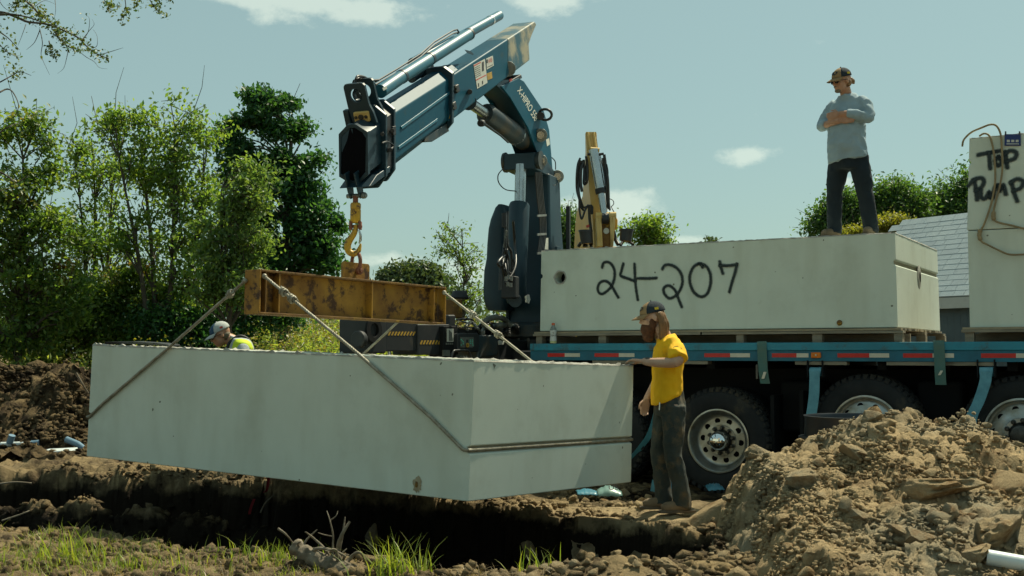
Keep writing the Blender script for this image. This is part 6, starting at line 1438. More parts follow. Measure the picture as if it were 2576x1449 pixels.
limb(m, [fg.p(.06, .13, 1.43), fg.p(.045, .235, 1.37), fg.p(.045, .312, 1.30)], [.078, .078, .082]); limb(m, [fg.p(.06, -.13, 1.43), fg.p(.07, -.21, 1.33), fg.p(.09, -.235, 1.22)], [.078, .075, .078])
tee = fuse('t_shirt', m, .010, M['tee'], pY, 4, .024, (7, 7, 4), seed=3)
def patch_ring(par, c, a, b, nrm, r0, r1, mt, nm, sq=1.0):
    kk = 22; obj(nm, MB().ringplate([c + a * r0 * math.cos(2 * math.pi * i / kk) + b * r0 * sq * math.sin(2 * math.pi * i / kk) for i in range(kk)], [c + a * r1 * math.cos(2 * math.pi * i / kk) + b * r1 * sq * math.sin(2 * math.pi * i / kk) for i in range(kk)], nrm * .002), M[mt], par)
sc0 = fg.p(.05, .300, 1.385); sn = fg.d(0, .72, .70); sa = fg.d(1, 0, 0); sb = sn.cross(sa)
M['print'] = pm('shirt_print', (0.12, 0.10, 0.03), rough=.8)
patch_ring(tee, sc0 + sn * .012, sa, sb, sn, .036, .031, 'print', 'sleeve_emblem', .75); obj('sleeve_emblem', MB().obox(sc0 + sn * .013, sa * .018, sb * .004, sn * .001), M['print'], tee); obj('sleeve_emblem', MB().obox(sc0 + sn * .013 + sb * .011, sa * .013, sb * .003, sn * .001), M['print'], tee)
m = MB(); m.loft([rg(fg, .06, 0, .82, .128, .165), rg(fg, .06, 0, .92, .130, .168), rg(fg, .07, 0, 1.04, .118, .158)])
limb(m, [fg.p(.045, .085, .90), fg.p(.045, .10, .70), fg.p(.055, .108, .52), fg.p(.015, .112, .30), fg.p(-.02, .115, .10), fg.p(-.012, .115, .045)], [.112, .094, .078, .074, .074, .080])
limb(m, [fg.p(.07, -.085, .90), fg.p(.10, -.095, .70), fg.p(.135, -.10, .52), fg.p(.118, -.10, .30), fg.p(.10, -.10, .10), fg.p(.10, -.10, .045)], [.110, .092, .076, .072, .072, .078])
fuse('jeans', m, .010, M['jeans'], pY, 4, .024, (8, 8, 4.5), seed=7)
boots(fg, pY, [(-.02, .115, .1), (.095, -.10, .1)], [(1, .12), (1, -.1)], 'boot')
cap(pY, q, R, hf.normalized(), hl, hu, 'cap_tan', 'cap_navy', 'cap_tan', 'tagyellow')
m = MB()
m.sphere(q(.048, 0, -.085), (.072, .066, .062), 16, 10, R); m.sphere(q(.058, 0, -.135), (.055, .052, .062), 14, 10, R); m.sphere(q(.088, 0, -.045), (.018, .030, .010), 12, 6, R)
for s in (-1, 1): m.sphere(q(.018, s * .06, -.045), (.032, .018, .05), 12, 8, R)
be_ = fuse('beard', m, .007, M['beard'], pY, 2, .008, (40, 40, 22), seed=1)
m = MB(); random.seed(21)
for i in range(46):
    s = random.choice((-1, 1)); a = random.uniform(.2, 1.0)
    x0 = -.02 - .075 * a; l0 = s * (.080 * math.sqrt(max(.05, 1 - a * a * .85)))
    ln = random.uniform(.13, .22)
    m.tube(catmull([q(x0 + .01, l0 * .95, .045), q(x0 - .006, l0 * 1.06, -.02), q(x0 - .012 + random.uniform(-.01, .015), l0 * 1.08, -.08), q(x0 - .0 + random.uniform(-.02, .03), l0 * 1.05 + random.uniform(-.012, .012), -.04 - ln)], 4), [.020] * 3 + [.019] * 4 + [.017] * 4 + [.011, .007], 6)
fuse('hair', m, .006, M['hair'], pY, 2, .006, (45, 45, 6), seed=2)
wp = fg.p(.285, .185, 1.283); wd_ = (wN - fg.p(.20, .25, 1.275)).normalized(); wt = bpy.data.objects.new('watch', None); COL.objects.link(wt); wt.parent = pY; ORIG[wt.name] = root_origin(pY)
obj('strap', MB().tube([wp - wd_ * .012, wp + wd_ * .012], .0355, 18), M['watch'], wt, bevel=.002); obj('case', MB().obox(wp + fg.d(0, .55, .2).normalized() * .034, wd_ * .02, fg.d(0, -.2, .55).normalized() * .02, fg.d(0, .55, .2).normalized() * .007), M['watch'], wt, bevel=.003)
for s in (-1, 1): obj('eye', MB().sphere(q(.083, s * .034, .008), .011, 10, 8), M['ink'], pY, smooth=60)
obj('key_tag', MB().tube([fg.p(.17, .14, .935), fg.p(.175, .145, .87)], .006, 6), M['steel'], pY, smooth=60)

# ---- man standing on the tank with folded arms
sB = TR(ta(2139, 586, .28), .28, ZT + H2 + .004)
fg = Fig(sB, (-.75, -.66)); pB = thing('person', 'man in grey long sleeve shirt with folded arms standing on the 24-207 tank', 'person', sB)
bm_ = MB(); hf = fg.d(1, -.30, -.20); hu = fg.d(.2, 0, 1)
q, R, hl, hu = head(bm_, fg.p(.10, -.01, 1.625), hf, hu, 1.0)
limb(bm_, [fg.p(.02, 0, 1.42), fg.p(.03, 0, 1.49), fg.p(.07, 0, 1.57)], [.06, .058, .060])
bm_.loft([rg(fg, .0, 0, .84, .10, .14), rg(fg, .02, 0, 1.05, .11, .14), rg(fg, .02, 0, 1.28, .10, .14), rg(fg, .01, 0, 1.38, .07, .12), rg(fg, .015, 0, 1.45, .05, .06)])
for pts in ([(-.02, .10, .86), (-.03, .16, .5), (-.10, .175, .08)], [(.02, -.10, .86), (.03, -.15, .5), (.02, -.175, .08)]): limb(bm_, [fg.p(*p) for p in pts], [.085, .06, .045])
wL = fg.p(.215, .03, 1.262); wR = fg.p(.205, .03, 1.195)
limb(bm_, [fg.p(0, .16, 1.40), fg.p(.03, .262, 1.215), fg.p(.16, .16, 1.25), wL], [.045, .040, .036, .031]); limb(bm_, [fg.p(0, -.16, 1.40), fg.p(.06, -.27, 1.205), fg.p(.18, -.12, 1.19), wR], [.045, .040, .036, .032])
hand(bm_, wL, fg.d(.15, -1, -.05), fg.d(-1, 0, -.2), fg.d(0, 0, 1), .55, 1.02); hand(bm_, wR, fg.d(-.22, 1, .02), fg.d(-1, 0, .1), fg.d(0, 0, 1), .3, 1.02)
fuse('body', bm_, .0075, M['skin_tan'], pB, 4)
m = MB(); m.loft([rg(fg, .02, 0, .80, .165, .205, .1, rollz=.08), rg(fg, .02, 0, .84, .168, .205, .08, rollz=.06), rg(fg, .035, 0, .96, .172, .198), rg(fg, .035, 0, 1.10, .162, .188), rg(fg, .025, 0, 1.26, .148, .195), rg(fg, .01, 0, 1.38, .122, .188), rg(fg, .01, 0, 1.44, .092, .150), rg(fg, .028, 0, 1.505, .075, .086, .2)])
limb(m, [fg.p(0, .13, 1.42), fg.p(.0, .21, 1.345), fg.p(.03, .265, 1.22), fg.p(.12, .20, 1.235), fg.p(.185, .10, 1.257)], [.072, .068, .060, .054, .048])
limb(m, [fg.p(0, -.13, 1.42), fg.p(.015, -.215, 1.345), fg.p(.06, -.272, 1.215), fg.p(.11, -.23, 1.195), fg.p(.16, -.16, 1.19)], [.072, .068, .060, .056, .05])
gt = fuse('long_sleeve_shirt', m, .011, M['greytee'], pB, 4, .024, (6, 6, 6), seed=13)
c_ = fg.p(-.01, .182, 1.432); obj('shoulder_print', MB().obox(c_ + fg.d(.02, .3, .5).normalized() * .012, fg.d(1, 0, 0) * .035, fg.d(0, -.5, .4).normalized() * .014, fg.d(0, .4, .5).normalized() * .004), M['tagyellow'], gt)
m = MB(); m.loft([rg(fg, .005, 0, .70, .135, .175), rg(fg, .01, 0, .82, .148, .188), rg(fg, .015, 0, .95, .14, .18)])
limb(m, [fg.p(-.015, .095, .82), fg.p(-.02, .135, .64), fg.p(-.04, .155, .46), fg.p(-.07, .17, .26), fg.p(-.10, .178, .10), fg.p(-.095, .178, .05)], [.115, .10, .084, .078, .074, .082])
limb(m, [fg.p(.02, -.095, .82), fg.p(.025, -.135, .64), fg.p(.03, -.160, .46), fg.p(.028, -.165, .26), fg.p(.02, -.175, .10), fg.p(.022, -.175, .05)], [.115, .10, .084, .078, .074, .082])
fuse('trousers', m, .012, M['navy_trousers'], pB, 4, .022, (7, 7, 4.5), seed=17)
boots(fg, pB, [(-.10, .178, .1), (.02, -.175, .1)], [(1, .25), (1, -.15)], 'boot')
cap(pB, q, R, hf.normalized(), hl, hu, 'cap_tan', 'cap_navy', 'cap_tan', 'tagyellow')
m = MB(); m.sphere(q(-.05, 0, -.015), (.06, .074, .055), 14, 10, R); m.tube([q(-.09, .02, .02), q(-.125, .03, -.01), q(-.135, .03, -.04)], [.03, .026, .012], 8); fuse('hair', m, .007, M['hair'], pB, 2, .006, (40, 40, 20))
def glasses(par, mt):
    g_ = bpy.data.objects.new('glasses', None); COL.objects.link(g_); g_.parent = par; ORIG[g_.name] = root_origin(par)
    for s in (-1, 1):
        obj('lens', MB().lathe([(.001, .0), (.024, .0), (.024, .004), (.001, .005)], q(.096, s * .035, .008), (q(1, s * .25, 0) - q(0, 0, 0)), 16), M[mt], g_, smooth=40); obj('temple', MB().tube([q(.094, s * .058, .012), q(.05, s * .080, .012), q(-.01, s * .086, .014)], .003, 6), M['glass_dark'], g_)
    obj('bridge', MB().tube([q(.100, -.012, .012), q(.103, 0, .014), q(.100, .012, .012)], .003, 6), M['glass_dark'], g_)
glasses(pB, 'glass_dark'); m = MB(); m.sphere(q(.062, 0, -.088), (.034, .038, .026), 12, 8, R); m.sphere(q(.095, 0, -.046), (.012, .026, .008), 12, 6, R); fuse('beard', m, .006, M['hair_grey'], pB, 2)

# ---- man in hi-vis vest behind the tank
sC = Vector(((612 - 1288) / 2850 * 13.0, 13.0, 0)); sC.z = gz(sC.x, sC.y)
zo = -sC.z + .05
fg = Fig(sC, (-.93, -.36)); pC = thing('person', 'man in hi-vis vest and white cap bending his head behind the hanging tank', 'person', sC)
bm_ = MB(); hf = fg.d(1, -.05, -.42); hu = fg.d(.42, 0, 1)
q, R, hl, hu = head(bm_, fg.p(.25, 0, 1.545 + zo), hf, hu, 1.06)
limb(bm_, [fg.p(.03, 0, 1.40 + zo), fg.p(.10, 0, 1.47 + zo), fg.p(.18, 0, 1.51 + zo)], [.085, .075, .068])
bm_.loft([rg(fg, .0, 0, .85, .11, .15), rg(fg, .02, 0, 1.05, .12, .15), rg(fg, .02, 0, 1.30 + zo, .12, .17), rg(fg, .03, 0, 1.42 + zo, .10, .17), rg(fg, .07, 0, 1.50 + zo, .06, .08)])
for s in (-1, 1): limb(bm_, [fg.p(0, s * .1, .9), fg.p(.03, s * .12, .5), fg.p(0, s * .13, .05)], [.09, .065, .05]); limb(bm_, [fg.p(.02, s * .2, 1.42 + zo), fg.p(.08, s * .26, 1.14), fg.p(.30, s * .18, 1.05)], [.056, .048, .034]); hand(bm_, fg.p(.30, s * .18, 1.05), fg.d(1, 0, -.2), fg.d(0, -s, -.3), fg.d(0, -s * .2, 1), .9)
fuse('body', bm_, .0085, M['skin_tan'], pC, 4)
M['shirt_pale'] = pm('pale_shirt', (0.36, 0.40, 0.40), (0.30, 0.34, 0.35), 8, 0.9, bump=.2, bscale=250)
m = MB(); m.loft([rg(fg, .02, 0, .86, .15, .19), rg(fg, .03, 0, 1.05, .148, .18), rg(fg, .03, 0, 1.30 + zo, .14, .195), rg(fg, .035, 0, 1.41 + zo, .122, .21), rg(fg, .05, 0, 1.47 + zo, .098, .165), rg(fg, .085, 0, 1.525 + zo, .082, .09, -.3)])
for s in (-1, 1): limb(m, [fg.p(.03, s * .14, 1.43 + zo), fg.p(.035, s * .225, 1.36 + zo), fg.p(.07, s * .255, 1.20)], [.082, .08, .08])
fuse('shirt', m, .012, M['shirt_pale'], pC, 5, .01, (8, 8, 6))
def vestmat():
    mt = pm('hi_vis_fabric', (0.55, 0.68, 0.03), (0.48, 0.6, 0.03), 6, 0.8); t = mt.node_tree; b = t.nodes['Principled BSDF']
    src = b.inputs['Base Color'].links[0].from_socket; co = t.nodes.new('ShaderNodeTexCoord'); dt = t.nodes.new('ShaderNodeVectorMath'); dt.operation = 'DOT_PRODUCT'; dt.inputs[1].default_value = fg.L
    t.links.new(co.outputs['Object'], dt.inputs[0]); ab = t.nodes.new('ShaderNodeMath'); ab.operation = 'ABSOLUTE'; t.links.new(dt.outputs['Value'], ab.inputs[0])
    s1_ = t.nodes.new('ShaderNodeMath'); s1_.operation = 'SUBTRACT'; s1_.inputs[1].default_value = .155; t.links.new(ab.outputs[0], s1_.inputs[0]); a2 = t.nodes.new('ShaderNodeMath'); a2.operation = 'ABSOLUTE'; t.links.new(s1_.outputs[0], a2.inputs[0])
    lt = t.nodes.new('ShaderNodeMath'); lt.operation = 'LESS_THAN'; lt.inputs[1].default_value = .024; t.links.new(a2.outputs[0], lt.inputs[0])
    mx = t.nodes.new('ShaderNodeMix'); mx.data_type = 'RGBA'; mx.inputs[7].default_value = (.33, .37, .37, 1); t.links.new(lt.outputs[0], mx.inputs[0]); t.links.new(src, mx.inputs[6]); t.links.new(mx.outputs[2], b.inputs['Base Color']); return mt
M['hivis'] = vestmat()
m = MB(); m.loft([rg(fg, .02, 0, .88, .168, .205), rg(fg, .03, 0, 1.05, .165, .195), rg(fg, .03, 0, 1.28 + zo, .162, .22), rg(fg, .03, 0, 1.40 + zo, .152, .262), rg(fg, .035, 0, 1.46 + zo, .132, .25), rg(fg, .045, 0, 1.50 + zo, .112, .20), rg(fg, .055, 0, 1.52 + zo, .095, .13)])
vs_ = fuse('vest', m, .012, M['hivis'], pC, 4, .008, (8, 8, 6))
m = MB(); limb(m, [fg.p(.195, .10, 1.2 + zo), fg.p(.195, .11, 1.36 + zo), fg.p(.165, .115, 1.46 + zo), fg.p(.06, .12, 1.535 + zo), fg.p(-.05, .11, 1.49 + zo), fg.p(-.12, .10, 1.36 + zo)], [.018] * 6, 8); obj('harness_strap', m, M['ink'], pC, smooth=60)
m = MB(); m.loft([rg(fg, .0, 0, .75, .13, .17), rg(fg, .01, 0, .95, .135, .175)])
for s in (-1, 1): limb(m, [fg.p(0, s * .09, .85), fg.p(.03, s * .12, .5), fg.p(.0, s * .13, .05)], [.115, .09, .085])
fuse('trousers', m, .014, M['navy_trousers'], pC, 4, .012)
boots(fg, pC, [(0, .13, .1), (0, -.13, .1)], [(1, .1), (1, -.1)], 'boot_dark')
cap(pC, q, R, hf.normalized(), hl, hu, 'cap_blue', 'cap_white', 'cap_white', 'red_ink')
m = MB(); m.sphere(q(-.04, 0, -.01), (.068, .0775, .062), 16, 10, R); fuse('hair', m, .007, M['hair_grey'], pC, 2, .003, (60, 60, 60)); glasses(pC, 'glass_dark')
# ------------------------------------------------------------------ vegetation
M['bark'] = pm('bark', (0.055, 0.045, 0.033), (0.10, 0.085, 0.065), 12, 0.9, bump=0.8, bscale=40, stretch=(1, 1, .3)); M['twig'] = pm('twig_bark', (0.05, 0.04, 0.03), (0.08, 0.065, 0.05), 12, 0.9)
M['leaf_dark'] = leafmat('oak_leaf', (0.022, 0.082, 0.040), (0.055, 0.135, 0.048), 0.45)
M['leaf_mid'] = leafmat('ash_leaf', (0.080, 0.170, 0.055), (0.175, 0.245, 0.065), 0.6, (0.26, 0.21, 0.055), .68)
M['leaf_yel'] = leafmat('young_leaf', (0.085, 0.170, 0.065), (0.150, 0.215, 0.075), 0.5)
M['leaf_left'] = leafmat('maple_leaf', (0.065, 0.145, 0.045), (0.145, 0.205, 0.055), 0.56, (0.20, 0.090, 0.034), .64)
M['leaf_right'] = leafmat('right_leaf', (0.042, 0.110, 0.045), (0.095, 0.165, 0.052), 0.48)
M['leaf_gold'] = leafmat('golden_leaf', (0.14, 0.17, 0.035), (0.22, 0.21, 0.045), 0.5)
M['leaf_far'] = leafmat('far_leaf', (0.06, 0.10, 0.055), (0.085, 0.125, 0.06), 0.3)
M['grass'] = leafmat('grass_blade', (0.12, 0.20, 0.035), (0.27, 0.30, 0.070), 0.45); M['straw'] = leafmat('dry_straw', (0.36, 0.28, 0.16), (0.24, 0.19, 0.11), 0.25)
M['weed'] = leafmat('weed_leaf', (0.14, 0.215, 0.065), (0.27, 0.32, 0.10), 0.5); M['weed_tip'] = leafmat('goldenrod_bloom', (0.26, 0.23, 0.05), (0.20, 0.17, 0.10), 0.3)
def leaf_cloud(name, C, size, mat, parent, asp=.5, up=.35, jit=.35):
    """one folded four-corner leaf at every centre"""
    n = len(C); d = rng.normal(size=(n, 3)); d[:, 2] -= .25; d /= np.linalg.norm(d, axis=1)[:, None]
    nr_ = rng.normal(size=(n, 3)); nr_[:, 2] += up * 3; s = np.cross(d, nr_); s /= np.linalg.norm(s, axis=1)[:, None] + 1e-9; w = np.cross(s, d)
    L_ = size * (1 + jit * rng.uniform(-1, 1, (n, 1))); W_ = L_ * asp * .5
    v = np.stack([C - d * L_ * .5, C + s * W_ + w * W_ * .35, C + d * L_ * .5, C - s * W_ + w * W_ * .35], 1).reshape(-1, 3)
    b = np.arange(n)[:, None] * 4; f = np.concatenate([b + np.array([[0, 1, 2]]), b + np.array([[0, 2, 3]])], 1).reshape(-1)
    return npmesh(name, v - np.array(root_origin(parent)) if parent is not None else v, f, 3, mat, parent)
def limbs_mesh(paths, parent, mat, name='trunk'):
    m = MB()
    for p, r in paths: m.tube(p, r, 6 if r[0] < .04 else 9, caps=False)
    return obj(name, m, mat, parent, smooth=60, fix=False)
def tree(name, label, Y, base_x, blobs, nclus, nleaf, size, mat, cat='tree', group=None, trunk_r=.10, csize=.32, forks=None, topfrac=.85, asp=.5, ground=None, sparse=0, bare=0):
    """blobs: picture-plane ellipses (x, y, rx, ry) of the crown at distance Y"""
    k = Y / 2850; bx = (base_x - 1288) * k; g0 = gz(bx, Y) if ground is None else ground
    t_ = thing(name, label, cat, (bx, Y, g0), group); bl = []
    for x, y, rx, ry in blobs:
        c = P(x, y, Y); bl.append((np.array(c), np.array((rx * k, max(.35, .75 * rx * k), ry * k))))
    wts = np.array([b[1][0] * b[1][2] for b in bl]); wts /= wts.sum()
    ctr = sum(b[0] * w for b, w in zip(bl, wts)); top = max(b[0][2] + b[1][2] for b in bl)
    clus = []
    for b, w in zip(bl, wts):
        for i in range(max(1, int(round(nclus * w)))):
            v = rng.normal(size=3); v /= np.linalg.norm(v); r = rng.uniform(.25, 1) ** .5
            clus.append(b[0] + v * r * b[1])
    clus = np.array(clus)
    tops = [np.array((ctr[0] + rng.normal() * .15, ctr[1], top * topfrac))] if forks is None else [np.array(P(x, y, Y + dy)) for x, y, dy in forks]
    limbs = []; nodes = []
    for tp in tops:
        p0 = np.array((bx, Y, g0 - .1)); n_ = 9; pts = []
        for i in range(n_ + 1):
            f = i / n_; p = p0 + (tp - p0) * f; p[0] += .12 * math.sin(3 * f + bx) * f * (1 - f) * 3; pts.append(Vector(p))
        limbs.append((pts, [trunk_r * (1 - .82 * i / n_) for i in range(n_ + 1)])); nodes += [(np.array(p), trunk_r * (1 - .82 * i / n_)) for i, p in enumerate(pts) if i > 2]
    NP = np.array([n[0] for n in nodes])
    for c in clus:
        below = np.linalg.norm(NP - (c - np.array((0, 0, .5))), axis=1) + np.where(NP[:, 2] > c[2], 1.5, 0)
        j = int(np.argmin(below)); a = nodes[j][0]; r0 = min(nodes[j][1] * .45, .05) + .006
        mid = (a + c) / 2 + np.array((rng.normal() * .08, rng.normal() * .08, .12))
        limbs.append(([Vector(a), Vector(mid), Vector(c)], [r0, r0 * .6, .006]))
        for _ in range(2):
            e = c + rng.normal(size=3) * csize * .8; limbs.append(([Vector(mid * .4 + c * .6), Vector(e)], [.009, .004]))
    for i in range(bare):
        c = clus[rng.integers(len(clus))]; e = c + np.array((rng.normal() * .25, rng.normal() * .2, rng.uniform(.5, 1.3))); m_ = (c + e) / 2 + rng.normal(size=3) * .07; limbs.append(([Vector(c), Vector(m_), Vector(e)], [.008, .006, .003]))
    limbs_mesh(limbs, t_, M['bark'])
    ncl = len(clus); cs = csize * rng.uniform(.6, 1.3, ncl); nl = (nleaf * rng.uniform(.4 if sparse else .7, 1.3, ncl)).astype(int)
    C = np.concatenate([clus[i] + rng.normal(size=(nl[i], 3)) * cs[i] * np.array((.62, .62, .42)) for i in range(ncl)])
    leaf_cloud('crown', C, size, mat, t_, asp)
    return t_
SC.cycles.max_bounces = 5; SC.cycles.diffuse_bounces = 2; SC.cycles.glossy_bounces = 2; SC.cycles.transmission_bounces = 4; SC.cycles.transparent_max_bounces = 8
SC.cycles.use_adaptive_sampling = True; SC.cycles.adaptive_threshold = 0.02
tree('oak_tree', 'tall dark green oak standing left of the crane hook', 24, 700, [(648, 262, 46, 55), (635, 340, 68, 60), (720, 370, 60, 55), (700, 450, 95, 75), (775, 430, 40, 55), (610, 420, 50, 70), (800, 540, 62, 62), (700, 570, 110, 80), (820, 590, 45, 40), (780, 660, 80, 60), (650, 700, 110, 90), (730, 290, 14, 40), (760, 340, 18, 40)],
     100, 330, .12, M['leaf_dark'], trunk_r=.17, csize=.26, asp=.55)
tree('ash_tree', 'loose yellow green tree with forked dark trunk, middle of the left trees', 21, 405, [(330, 310, 60, 45), (265, 330, 60, 50), (440, 305, 70, 55), (520, 330, 40, 50), (380, 400, 110, 60), (480, 420, 80, 70), (420, 510, 90, 70), (520, 520, 60, 70), (440, 620, 110, 90), (340, 600, 60, 70), (480, 730, 80, 80), (460, 255, 18, 30)],
     120, 100, .10, M['leaf_mid'], trunk_r=.075, csize=.30, forks=[(350, 330, .2), (440, 320, -.2), (520, 380, .3), (300, 400, -.3)], sparse=1, bare=8)
tree('ash_tree', 'sparse tree with see-through crown at the left of the forked tree', 22, 255, [(225, 420, 70, 70), (190, 400, 50, 40), (280, 450, 50, 60), (240, 560, 80, 80), (180, 640, 60, 70), (290, 660, 70, 90), (220, 760, 80, 70)], 66, 85, .10, M['leaf_mid'], trunk_r=.06, csize=.30, forks=[(230, 350, .2), (280, 420, -.1), (190, 430, 0)], sparse=1, bare=10)
tree('young_oak', 'pale green young oak in front of the tall dark oak', 18.5, 600, [(618, 400, 14, 30), (640, 440, 26, 26), (600, 480, 50, 40), (645, 510, 34, 50), (570, 560, 60, 50), (630, 600, 50, 60), (560, 650, 60, 50), (600, 720, 70, 60), (520, 720, 50, 50)], 80, 120, .085, M['leaf_yel'], trunk_r=.05, csize=.22, asp=.5)
tree('maple_tree', 'yellow green tree with reddish dead leaves at the left edge', 19.5, 60, [(70, 320, 45, 40), (20, 360, 40, 60), (110, 390, 45, 50), (50, 470, 90, 70), (20, 580, 80, 80), (110, 610, 90, 70), (60, 720, 110, 80), (150, 740, 70, 80), (20, 820, 90, 80), (-60, 600, 100, 160), (120, 830, 90, 60)], 105, 150, .10, M['leaf_left'], trunk_r=.10, csize=.29, bare=12)
tree('hazel_bush', 'dark low bush under the left trees beside the soil heap', 21.5, 180, [(180, 850, 120, 60), (60, 860, 90, 50), (300, 850, 90, 60), (250, 770, 80, 60), (330, 740, 80, 70), (150, 760, 80, 60), (440, 760, 60, 60)], 130, 190, .09, M['leaf_left'], 'bush', trunk_r=.03, csize=.35)
tree('hazel_bush', 'dark green bush behind the hi-vis man under the oak', 21, 480, [(420, 850, 90, 70), (500, 830, 70, 80), (570, 850, 80, 70), (640, 800, 70, 70), (700, 770, 60, 50)], 75, 210, .09, M['leaf_dark'], 'bush', trunk_r=.03, csize=.33)
tree('sapling', 'slim see-through sapling between the hook and the crane column', 26, 1160, [(1128, 580, 12, 30), (1120, 605, 16, 20), (1165, 590, 10, 30), (1140, 640, 40, 24), (1165, 680, 44, 30), (1185, 730, 40, 40), (1140, 730, 24, 24), (1195, 640, 16, 16)], 46, 42, .085, M['leaf_yel'], trunk_r=.04, csize=.22, sparse=1, topfrac=.95)
tree('round_tree', 'low round far tree just right of the hook chain over the beam', 46, 1040, [(1000, 700, 32, 22), (1040, 690, 45, 24), (1075, 705, 40, 20), (1030, 720, 70, 20), (1100, 725, 40, 16)], 60, 200, .2, M['leaf_far'], trunk_r=.2, csize=.5)
tree('bushy_tree', 'green tree standing between the crane column and the excavator', 30, 1425, [(1425, 555, 24, 28), (1405, 590, 28, 25), (1432, 600, 22, 30), (1390, 620, 30, 24), (1470, 620, 40, 30)], 50, 170, .1, M['leaf_right'], trunk_r=.08, csize=.35)
tree('bushy_tree', 'small yellow green tree above the 24-207 tank right of the excavator', 28, 1630, [(1600, 568, 20, 16), (1640, 562, 28, 20), (1618, 590, 34, 18), (1660, 590, 20, 16), (1580, 580, 12, 8), (1640, 620, 50, 20)], 46, 80, .10, M['leaf_mid'], trunk_r=.06, csize=.22, sparse=1)
tree('bushy_tree', 'green tree seen between the legs of the man on the tank', 31, 2120, [(2075, 560, 28, 22), (2095, 540, 24, 24), (2130, 505, 34, 26), (2140, 550, 50, 34), (2060, 585, 24, 12)], 56, 170, .115, M['leaf_right'], trunk_r=.1, csize=.32)
tree('bushy_tree', 'rounded green tree just right of the man on the tank', 31, 2240, [(2235, 484, 34, 22), (2215, 520, 40, 34), (2285, 500, 40, 26), (2250, 540, 70, 40), (2300, 540, 40, 30)], 76, 180, .115, M['leaf_right'], trunk_r=.1, csize=.34)
tree('bushy_tree', 'big green tree behind the pump tank at the right', 32, 2390, [(2350, 520, 50, 34), (2390, 490, 40, 30), (2430, 470, 40, 40), (2400, 545, 70, 36), (2470, 500, 60, 80), (2560, 480, 80, 80)], 92, 180, .115, M['leaf_right'], trunk_r=.12, csize=.36)
tree('golden_bush', 'bright yellow green bush above the shed roof behind the tank', 27, 2230, [(2180, 578, 34, 14), (2235, 565, 36, 18), (2270, 575, 36, 16), (2150, 585, 24, 10)], 44, 150, .075, M['leaf_gold'], 'bush', trunk_r=.03, csize=.2)
tree('sapling', 'tiny sapling tip poking over the middle of the 24-207 tank', 30, 1790, [(1792, 601, 10, 6), (1786, 612, 14, 6)], 8, 30, .09, M['leaf_far'], trunk_r=.02, csize=.12)
# far hedge line beyond the meadow
n = 9000; xx = rng.uniform(-70, 90, n); yy = rng.uniform(62, 74, n); hmax = 3.1 + 1.6 * fbm(xx, yy * 0, .12, 4, 9) + .8 * fbm(xx, yy * 0, .6, 3, 19)
C = np.stack([xx, yy, rng.random(n) ** .7 * hmax + .5], 1); C = np.repeat(C, 4, 0) + rng.normal(size=(n * 4, 3)) * .45
hg = leaf_cloud('distant_wood', C, .42, M['leaf_far'], None, .6); tag(hg, 'far line of hazy green trees beyond the field', 'woodland', kind='stuff')

